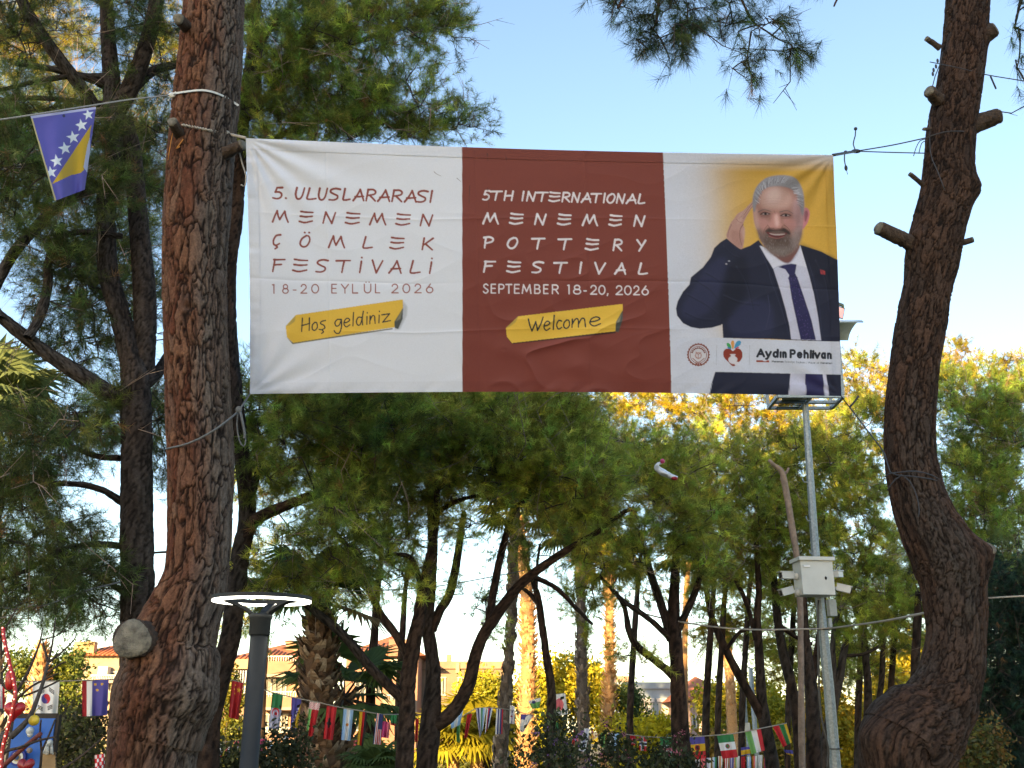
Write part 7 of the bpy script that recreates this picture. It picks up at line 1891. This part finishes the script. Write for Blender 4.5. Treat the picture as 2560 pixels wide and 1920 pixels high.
# ================================================================== houses
def house(label, x0, x1, ytop, Y, col, depth=9.0, roof=None, wins=(), balc=(), extra=(), name='apartment_house', rot=0.0, par=None):
    a, b = P(x0, ytop, Y), P(x1, ytop, Y)
    w, zt, cx = b[0] - a[0], a[2], (a[0] + b[0]) / 2
    t = thing(name, label, 'house', (cx, Y, 0))
    make_mesh('wall', [box((cx, Y + depth / 2, zt / 2), (w, depth, zt), 0, col)], M_STUCCO, t, smooth=False)
    if par:
        make_mesh('parapet', [box((cx, Y + depth / 2, zt + 0.22), (w + 0.35, depth + 0.35, 0.44), 0, par)], M_STUCCO, t, smooth=False)
    if roof:
        over, rise, z0 = 0.5, roof, zt + 0.003
        V = np.array([(cx - w / 2 - over, Y - over, z0), (cx + w / 2 + over, Y - over, z0), (cx + w / 2 + over, Y + depth + over, z0), (cx - w / 2 - over, Y + depth + over, z0),
                      (cx - w / 2 + depth * .38, Y + depth / 2, z0 + rise), (cx + w / 2 - depth * .38, Y + depth / 2, z0 + rise)])
        if w < depth * 0.9:
            V[4][0] = V[5][0] = cx
        rf = make_mesh('roof', [(V, np.array([(0, 1, 5), (0, 5, 4), (1, 2, 5), (2, 3, 4), (2, 4, 5), (3, 0, 4), (0, 3, 2), (0, 2, 1)]), None, 0)], M_TILE, t, smooth=False)
        rows = []
        for k in range(int(w / 0.28)):
            x = cx - w / 2 - over + 0.14 + k * 0.28
            f = 1.0
            lim = depth * .38 + over
            f = min(1.0, (x - (cx - w / 2 - over)) / lim, ((cx + w / 2 + over) - x) / lim)
            rows.append(tube(np.array([(x, Y - over, z0 + 0.02), (x, Y - over + (depth / 2 + over) * f, z0 + rise * f + 0.02)]), 0.07, 5))
        make_mesh('ridge_tiles', rows, M_TILE, rf)
    for wx0, wy0, wx1, wy1, kind in wins:
        p, q = P(wx0, wy0, Y), P(wx1, wy1, Y)
        ww, hh, mx, mz = q[0] - p[0], p[2] - q[2], (p[0] + q[0]) / 2, (p[2] + q[2]) / 2
        fc = {'glass': (0.32, 0.31, 0.29), 'shut': (0.42, 0.42, 0.41), 'door': (0.34, 0.33, 0.31)}[kind]
        fr = [box((mx, Y - 0.03, mz + s * hh / 2), (ww + 0.16, 0.14, 0.08), 0, fc) for s in (-1, 1)] + [box((mx + s * ww / 2, Y - 0.028, mz), (0.08, 0.136, hh), 0, fc) for s in (-1, 0, 1)]
        wo_ = make_mesh('window', fr, M_STUCCO, t, smooth=False)
        if kind == 'shut':
            make_mesh('shutter', [box((mx, Y - 0.012 - 0.002 * (k % 2), mz - hh / 2 + (k + .5) * hh / 12), (ww - 0.09, 0.05, hh / 12), 0, (0.40, 0.40, 0.39)) for k in range(12)], M_STUCCO, wo_, smooth=False)
            make_mesh('box', [box((mx, Y - 0.12, mz + hh / 2 + 0.2), (ww + 0.3, 0.24, 0.26), 0, (0.42, 0.42, 0.41))], M_STUCCO, wo_, smooth=False)
        else:
            make_mesh('pane', [box((mx, Y - 0.004, mz), (ww, 0.03, hh), 0, None)], M_GLASS, wo_, smooth=False)
    for bx0, bx1, by, bh, bcol in balc:
        p, q = P(bx0, by, Y - 0.7), P(bx1, by, Y - 0.7)
        mx, ww = (p[0] + q[0]) / 2, q[0] - p[0]
        hh = WPX(bh, by, Y)
        bo = make_mesh('balcony', [box((mx, Y - 0.7, p[2]), (ww, 1.4, 0.16), 0, (0.28, 0.22, 0.18)), box((mx, Y - 1.36, p[2] + hh / 2 + 0.085), (ww, 0.1, hh), 0, bcol), box((mx - ww / 2 + .06, Y - .66, p[2] + hh / 2 + 0.084), (0.1, 1.28, hh), 0, bcol), box((mx + ww / 2 - .06, Y - .66, p[2] + hh / 2 + 0.084), (0.1, 1.28, hh), 0, bcol)], M_STUCCO, t, smooth=False)
        make_mesh('railing', [bar((mx - ww / 2, Y - 1.36, p[2] + hh + 0.35), (mx + ww / 2, Y - 1.36, p[2] + hh + 0.35), 0.05)] + [bar((mx - ww / 2 + .05 + k * (ww - .1) / 14, Y - 1.36, p[2] + hh + .08), (mx - ww / 2 + .05 + k * (ww - .1) / 14, Y - 1.36, p[2] + hh + .33), 0.03) for k in range(15)], M_GALV, bo, smooth=False)
    for nm, c, m in extra:
        make_mesh(nm, c, m, t, smooth=False)
    return t
PEACH, PINK, BEIGE, CREAMW = (0.21, 0.13, 0.09), (0.21, 0.115, 0.085), (0.17, 0.122, 0.088), (0.25, 0.20, 0.145)
def bx(px0, py0, px1, py1, Y, d, col, m=0):
    p, q = P(px0, py0, Y), P(px1, py1, Y)
    return box(((p[0] + q[0]) / 2, Y + d / 2, (p[2] + q[2]) / 2), (q[0] - p[0], d, p[2] - q[2]), 0, col, m)
ac = bx(246, 1666, 267, 1688, 61.4, 0.5, (0.55, 0.54, 0.5))
house('cream house with orange tiled roof and a wall mounted air conditioner', 186, 420, 1640, 62, CREAMW, 10, 1.5, [(200, 1700, 226, 1740, 'glass'), (278, 1680, 300, 1730, 'glass'), (320, 1680, 345, 1730, 'glass'), (200, 1790, 226, 1830, 'glass'), (290, 1780, 318, 1830, 'glass')], [(236, 300, 1705, 0.1, CREAMW)],
      [('air_conditioner', [ac], M_STUCCO), ('gable', [bx(186, 1604, 232, 1642, 61.9, 0.5, (0.36, 0.25, 0.13))], M_STUCCO)])
house('peach house with stacked balconies and a striped awning, behind the lamp post', 566, 752, 1652, 60, PEACH, 10, 1.3, [(668, 1694, 690, 1736, 'door'), (694, 1694, 714, 1736, 'door'), (590, 1680, 612, 1730, 'glass'), (662, 1786, 680, 1830, 'glass'), (690, 1786, 716, 1830, 'door'), (590, 1790, 612, 1830, 'glass')],
      [(655, 745, 1690, 30, PEACH), (655, 745, 1772, 24, PEACH), (655, 745, 1860, 22, PEACH)],
      [('chimney', [bx(716, 1606, 742, 1650, 63, 1.0, (0.28, 0.15, 0.10)), bx(713, 1602, 745, 1609, 62.9, 1.2, (0.30, 0.17, 0.11))], M_STUCCO),
       ('parapet', [bx(566, 1648, 640, 1672, 59.4, 0.5, (0.30, 0.20, 0.13))], M_STUCCO),
       ('awning', [bx(584 + k * 3.3, 1676, 584 + k * 3.3 + 3.2, 1752, 59.1 + 0.01 * (k % 2), 0.05, (0.62, 0.62, 0.66) if k % 2 else (0.30, 0.30, 0.36)) for k in range(12)], M_STUCCO)])
house('salmon house with an orange gable, seen through the fan palm', 866, 1046, 1640, 61, PINK, 10, 1.6, [(980, 1650, 1014, 1690, 'door'), (890, 1700, 912, 1736, 'glass'), (930, 1700, 952, 1736, 'glass'), (980, 1720, 1010, 1765, 'glass'), (890, 1790, 912, 1826, 'glass'), (990, 1800, 1012, 1840, 'glass')], [(960, 1040, 1778, 22, CREAMW)],
      [('dormer', [bx(972, 1598, 1030, 1640, 60.5, 3.0, PINK)], M_STUCCO)])
house('flat topped beige house with a stained parapet and one short chimney', 1044, 1262, 1672, 64, BEIGE, 10, None, [(1098, 1694, 1112, 1738, 'glass'), (1146, 1694, 1160, 1738, 'glass'), (1196, 1694, 1212, 1738, 'glass'), (1098, 1780, 1112, 1824, 'glass'), (1180, 1780, 1196, 1824, 'glass')], (),
      [('chimney', [bx(1117, 1636, 1127, 1660, 66, 0.6, (0.22, 0.15, 0.11))], M_STUCCO), ('pillar', [bx(1140, 1656, 1148, 1682, 63.7, 0.3, (0.36, 0.27, 0.15))], M_STUCCO), ('antenna', [bx(1162, 1620, 1163.2, 1662, 66, 0.04, (0.2, 0.2, 0.2))], M_STUCCO)], par=(0.22, 0.14, 0.105))
BLUEW = (0.19, 0.24, 0.29)
house('pale blue grey house with white roller shutters', 1545, 1700, 1722, 72, BLUEW, 10, None, [(1597, 1758, 1631, 1788, 'shut'), (1647, 1758, 1681, 1790, 'shut'), (1597, 1830, 1631, 1862, 'shut')], (), [('roof_box', [bx(1540, 1690, 1575, 1712, 74, 3, (0.22, 0.14, 0.11)), bx(1534, 1710, 1584, 1715, 73, 4, (0.26, 0.19, 0.15))], M_STUCCO)], par=(0.18, 0.225, 0.27))
house('pinkish house with a red tiled roof behind the straight pine', 1706, 1840, 1752, 66, (0.28, 0.20, 0.18), 9, 1.7, [(1730, 1790, 1750, 1820, 'glass'), (1790, 1790, 1810, 1820, 'glass')], ())
# unseen blocks added behind the camera to keep low sun off the near park
for lab, x0, x1, y0, h in (('plain unseen apartment block added behind the camera to block low sun', -36, -25.6, -60, 30.2), ('lower unseen apartment block added between two taller ones to shape the sunlight', -25.4, -22.0, -60, 28.0), ('tallest unseen apartment block added behind the camera to block low sun', -21.8, -11, -60, 31.8)):
    cx = (x0 + x1) / 2
    t = thing('shade_building', lab, 'building', (cx, y0, 0))
    make_mesh('wall', [box((cx, y0 - 6, h / 2), (x1 - x0, 12, h), 0, (0.50, 0.43, 0.35))], M_STUCCO, t, smooth=False)
    make_mesh('parapet', [box((cx, y0 - 6, h + 0.3), (x1 - x0 + .5, 12.5, 0.6), 0, (0.45, 0.38, 0.3))], M_STUCCO, t, smooth=False)
    for fl in range(1, 9, 2):
        for k in range(max(1, int((x1 - x0) / 3.3))):
            wx = x0 + (k + .5) * (x1 - x0) / max(1, int((x1 - x0) / 3.3))
            wz = fl * h / 9.4
            wn = make_mesh('window', [box((wx, y0 + .03, wz + s * 0.8), (2.3, 0.14, 0.1), 0, (.6, .6, .6)) for s in (-1, 1)] + [box((wx + s * 1.1, y0 + .028, wz), (0.1, 0.136, 1.5), 0, (.6, .6, .6)) for s in (-1, 0, 1)], M_STUCCO, t, smooth=False)
            make_mesh('pane', [box((wx, y0 + .004, wz), (2.1, 0.03, 1.5))], M_GLASS, wn, smooth=False)

# ================================================================== small things in the near corner
bt = thing('bare_tree', 'small leafless tree with red ornaments hung on its grey twigs', 'tree', P(-20, 1925, 7.0) * (1, 1, 0))
def br(pts, Y=7.0):
    p, r = trace(pts, Y, Y + R_.uniform(-.25, .25))
    return tube(p, r, 7, None, 0, ds=0.06)
b0 = P(-20, 1925, 7.0)
make_mesh('trunk', [tube(np.array([(b0[0] - .1, 7.0, -.1), (b0[0] - .05, 7.0, b0[2] * .5), P(-15, 1900, 7.0), P(30, 1840, 7.0), P(70, 1800, 7.0), P(96, 1740, 7.0), P(112, 1690, 7.0), P(120, 1655, 7.0)]), np.array([.06, .05, .032, .024, .018, .013, .011, .010]), 10, None, 0, ds=.08)], M_BARK_GREY, bt)
make_mesh('twig', [br(q) for q in ([(120, 1658, 7), (112, 1625, 5), (106, 1596, 3)], [(120, 1658, 7), (131, 1610, 5), (139, 1545, 3)], [(122, 1655, 7), (155, 1630, 5), (185, 1600, 3), (190, 1585, 2)], [(40, 1735, 8), (75, 1670, 7), (100, 1605, 5), (106, 1570, 3)], [(-10, 1690, 8), (15, 1720, 7), (40, 1740, 8), (42, 1790, 6)],
     [(0, 1880, 9), (45, 1870, 7), (100, 1850, 6), (140, 1842, 4)], [(45, 1745, 7), (80, 1715, 6), (110, 1700, 5), (146, 1682, 3)], [(150, 1925, 8), (190, 1900, 6), (230, 1868, 5), (258, 1842, 3)], [(100, 1925, 7), (104, 1880, 6), (100, 1830, 5), (103, 1800, 4)], [(104, 1880, 6), (130, 1820, 5), (137, 1800, 4)],
     [(-5, 1600, 7), (20, 1560, 5), (44, 1515, 3)], [(110, 1690, 5), (150, 1660, 4), (165, 1655, 3)], [(60, 1740, 6), (110, 1720, 5), (150, 1700, 4)], [(102, 1600, 4), (140, 1590, 3), (166, 1572, 2)])], M_STUBBARK, bt)
make_mesh('twig', [br([(5, 1918, 13), (60, 1868, 12), (102, 1834, 11)])], mat_plain('red_bark', (0.16, 0.035, 0.03), 0.7, noise=.4), bt)
def heart(c, s, th=0.55):
    n, k = 28, 9
    V, F = [], []
    for j in range(k):
        ph = -math.pi / 2 + math.pi * j / (k - 1)
        for i in range(n):
            t = 2 * math.pi * i / n
            x = 16 * math.sin(t) ** 3 / 16
            z = (13 * math.cos(t) - 5 * math.cos(2 * t) - 2 * math.cos(3 * t) - math.cos(4 * t)) / 16
            V.append((c[0] + x * s * math.cos(ph), c[1] + th * s * math.sin(ph), c[2] + (z + 0.1) * s * math.cos(ph)))
    for j in range(k - 1):
        for i in range(n):
            F.append((j * n + i, j * n + (i + 1) % n, (j + 1) * n + (i + 1) % n, (j + 1) * n + i))
    return np.array(V), np.array(F), None, 0
solo('heart_ornament', 'large glossy red heart hanging on the bare tree', 'ornament', [heart(P(36, 1778, 6.8), WPX(27, 1778, 6.8)), line([P(36, 1757, 6.8), P(38, 1738, 6.9)], 0.003)], M_RED)
solo('heart_ornament', 'slim red bell shaped ornament on the light string', 'ornament', [tube(np.array([P(26, y, 6.8) for y in (1676, 1682, 1695, 1712, 1722, 1726)]), np.array([WPX(w, 1700, 6.8) for w in (5, 10, 12, 12, 9, 2)]), 18), line([P(26, 1677, 6.8), P(40, 1664, 6.85)], 0.003)], M_RED)
solo('heart_ornament', 'dark red heart low in the corner by the red branch', 'ornament', [heart(P(64, 1916, 6.7), WPX(22, 1916, 6.7))], mat_plain('deep_red', (0.22, 0.01, 0.012), 0.35))
solo('ball_ornament', 'yellow ball with a thin cord on the bare tree', 'ornament', [ball(P(85, 1801, 6.9), WPX(13, 1801, 6.9), 20, 14), line([P(85, 1789, 6.9), P(90, 1776, 6.9), P(100, 1770, 6.95)], 0.003)], mat_plain('yellow_paint', (0.62, 0.42, 0.03), 0.4))
ls = thing('light_string', 'red rope of tiny lit bulbs hanging through the bare branches', 'string lights', P(20, 1700, 6.75))
lp = [P(x, y, 6.75) for x, y in ((8, 1570), (10, 1595), (18, 1632), (27, 1672), (36, 1712), (38, 1738), (32, 1770), (24, 1805), (14, 1840), (5, 1880), (2, 1925))]
lpc, _ = catmull(np.array(lp), np.ones(len(lp)), 0.02)
make_mesh('cord', [tube(lpc, 0.013, 8)], M_RED, ls)
make_mesh('bulbs', [ball(p + (0, -0.012, 0), 0.0055, 6, 4) for p in lpc[::2]], mat_emit('red_bulb_glow', (1.0, 0.25, 0.2), 1.2), ls)
st = thing('market_stall', 'blue painted stall board behind the bare tree', 'stall', P(85, 1925, 8.2) * (1, 1, 0))
bl0, bl1 = P(40, 1796, 8.2), P(142, 1796, 8.2)
make_mesh('board', [box(((bl0[0] + bl1[0]) / 2, 8.2, bl0[2] / 2 + 0.4), (bl1[0] - bl0[0], 0.05, bl0[2] - 0.8), 0, (0.03, 0.12, 0.42))], M_ATTR, st, smooth=False)
make_mesh('frame', [bar((bl0[0], 8.21, -.05), (bl0[0], 8.21, bl0[2] + .03), 0.05), bar((bl1[0], 8.21, -.05), (bl1[0], 8.21, bl1[2] + .03), 0.05), bar((bl0[0], 8.205, bl0[2] + .015), (bl1[0], 8.205, bl0[2] + .015), 0.045)], M_TWIG, st, smooth=False)
make_mesh('net', [bar(P(104 + k * 4, 1880, 8.15), P(102 + k * 4.5, 1935, 8.15), 0.012) for k in range(9)] + [bar(P(102, 1884 + k * 9, 8.148), P(140, 1884 + k * 9, 8.148), 0.012) for k in range(5)], mat_plain('tan_net', (0.30, 0.20, 0.10), 0.9), st, smooth=False)
def disc(c, radii, cols, n=40):
    V, F, C = [], [], []
    c = np.asarray(c)
    prev = 0.0
    for k, (r, col) in enumerate(zip(radii, cols)):
        for rr in (prev, r):
            for i in range(n):
                a = 2 * math.pi * i / n
                V.append(c + (rr * math.cos(a), -0.004 * (len(radii) - k), rr * math.sin(a)))
                C.append(col)
        o = k * 2 * n
        for i in range(n):
            j = (i + 1) % n
            F.append((o + i, o + j, o + n + j, o + n + i))
        prev = r
    return np.array(V), np.array(F), np.array(C), 0
rr = WPX(20, 1890, 8.1)
eye = disc(P(44, 1894, 8.1), [rr * .26, rr * .42, rr * .74, rr], [(0.02, 0.05, 0.12), (0.35, 0.22, 0.08), (0.62, 0.60, 0.52), (0.02, 0.03, 0.22)])
cc = P(44, 1894, 8.1)
solo('eye_amulet', 'round blue, white and amber eye amulet on the blue stall', 'amulet', [eye, (tube(np.array([cc + (0, 0.002, 0), cc + (0, 0.03, 0)]), rr, 40, (0.02, 0.03, 0.22)))], M_ATTR, smooth=False)
solo('bead', 'small pale bead beside the yellow ball on the stall board', 'bead', [ball(P(75, 1827, 8.1), 0.03, 12, 8), ball(P(75, 1836, 8.1), 0.022, 12, 8)], M_WHITE)
solo('bead', 'small round wooden bead on the blue stall by the amulet', 'bead', [ball(P(74, 1876, 8.1), 0.022, 12, 8)], M_DEADWOOD)
tassel = [bar(P(118 + k * 1.6, 1858, 8.1), P(110 + k * 3.2 + R_.uniform(-2, 2), 1886 + R_.uniform(-3, 3), 8.1), 0.010) for k in range(8)]
solo('tassel', 'white thread tassel hanging on the blue stall', 'tassel', tassel + [ball(P(124, 1857, 8.1), 0.025)], M_WHITE)
flag('red and white patterned flag low beside the thick trunk', [(236, 1888), (262, 1884), (262, 1920), (238, 1930)], 13.5, lambda U, V, X, Y: np.where((np.sin(U * 14) * np.sin(V * 13) > 0.1)[..., None], np.array(FC['w']), np.array(FC['r'])), G2, 30, 30)
flag('pale blue and yellow flag peeking out at the foot of the thick trunk', [(478, 1876), (490, 1872), (492, 1915), (480, 1920)], 13.5, strp('h', ['y', 'lb', 'w'], [1, 2, 1]), G2)
# a limp foil balloon caught in the needles
bl_p = [P(x, y, 13.6) for x, y in ((1655, 1152), (1652, 1158), (1645, 1160), (1642, 1167), (1648, 1176), (1660, 1183), (1672, 1188), (1684, 1192), (1692, 1194))]
bl_r = np.array([WPX(w, 1170, 13.6) for w in (2, 3.5, 4, 6, 7, 8, 9, 7, 2)])
bo = thing('balloon', 'limp white foil balloon with red ends caught high in the pine needles', 'balloon', P(1665, 1178, 13.6))
Vb, Fb, _, _ = tube(np.array(bl_p), bl_r, 14, None, 0, ds=0.03)
Vb = Vb + ((vnoise(Vb * 16, 3) - 0.5)[:, None]) * 0.05
make_mesh('body', [(Vb, Fb, None, 0)], mat_plain('silvery_foil', (0.72, 0.72, 0.74), 0.3, 0.15), bo)
make_mesh('knot', [ball(P(1656, 1153, 13.57), (0.035, 0.03, 0.035), 10, 8)], mat_plain('pink_foil', (0.5, 0.05, 0.14), 0.3), bo)
make_mesh('tail', [ball(P(1686, 1196, 13.57), (0.05, 0.035, 0.028), 10, 8)], mat_plain('red_foil', (0.36, 0.015, 0.03), 0.3), bo)
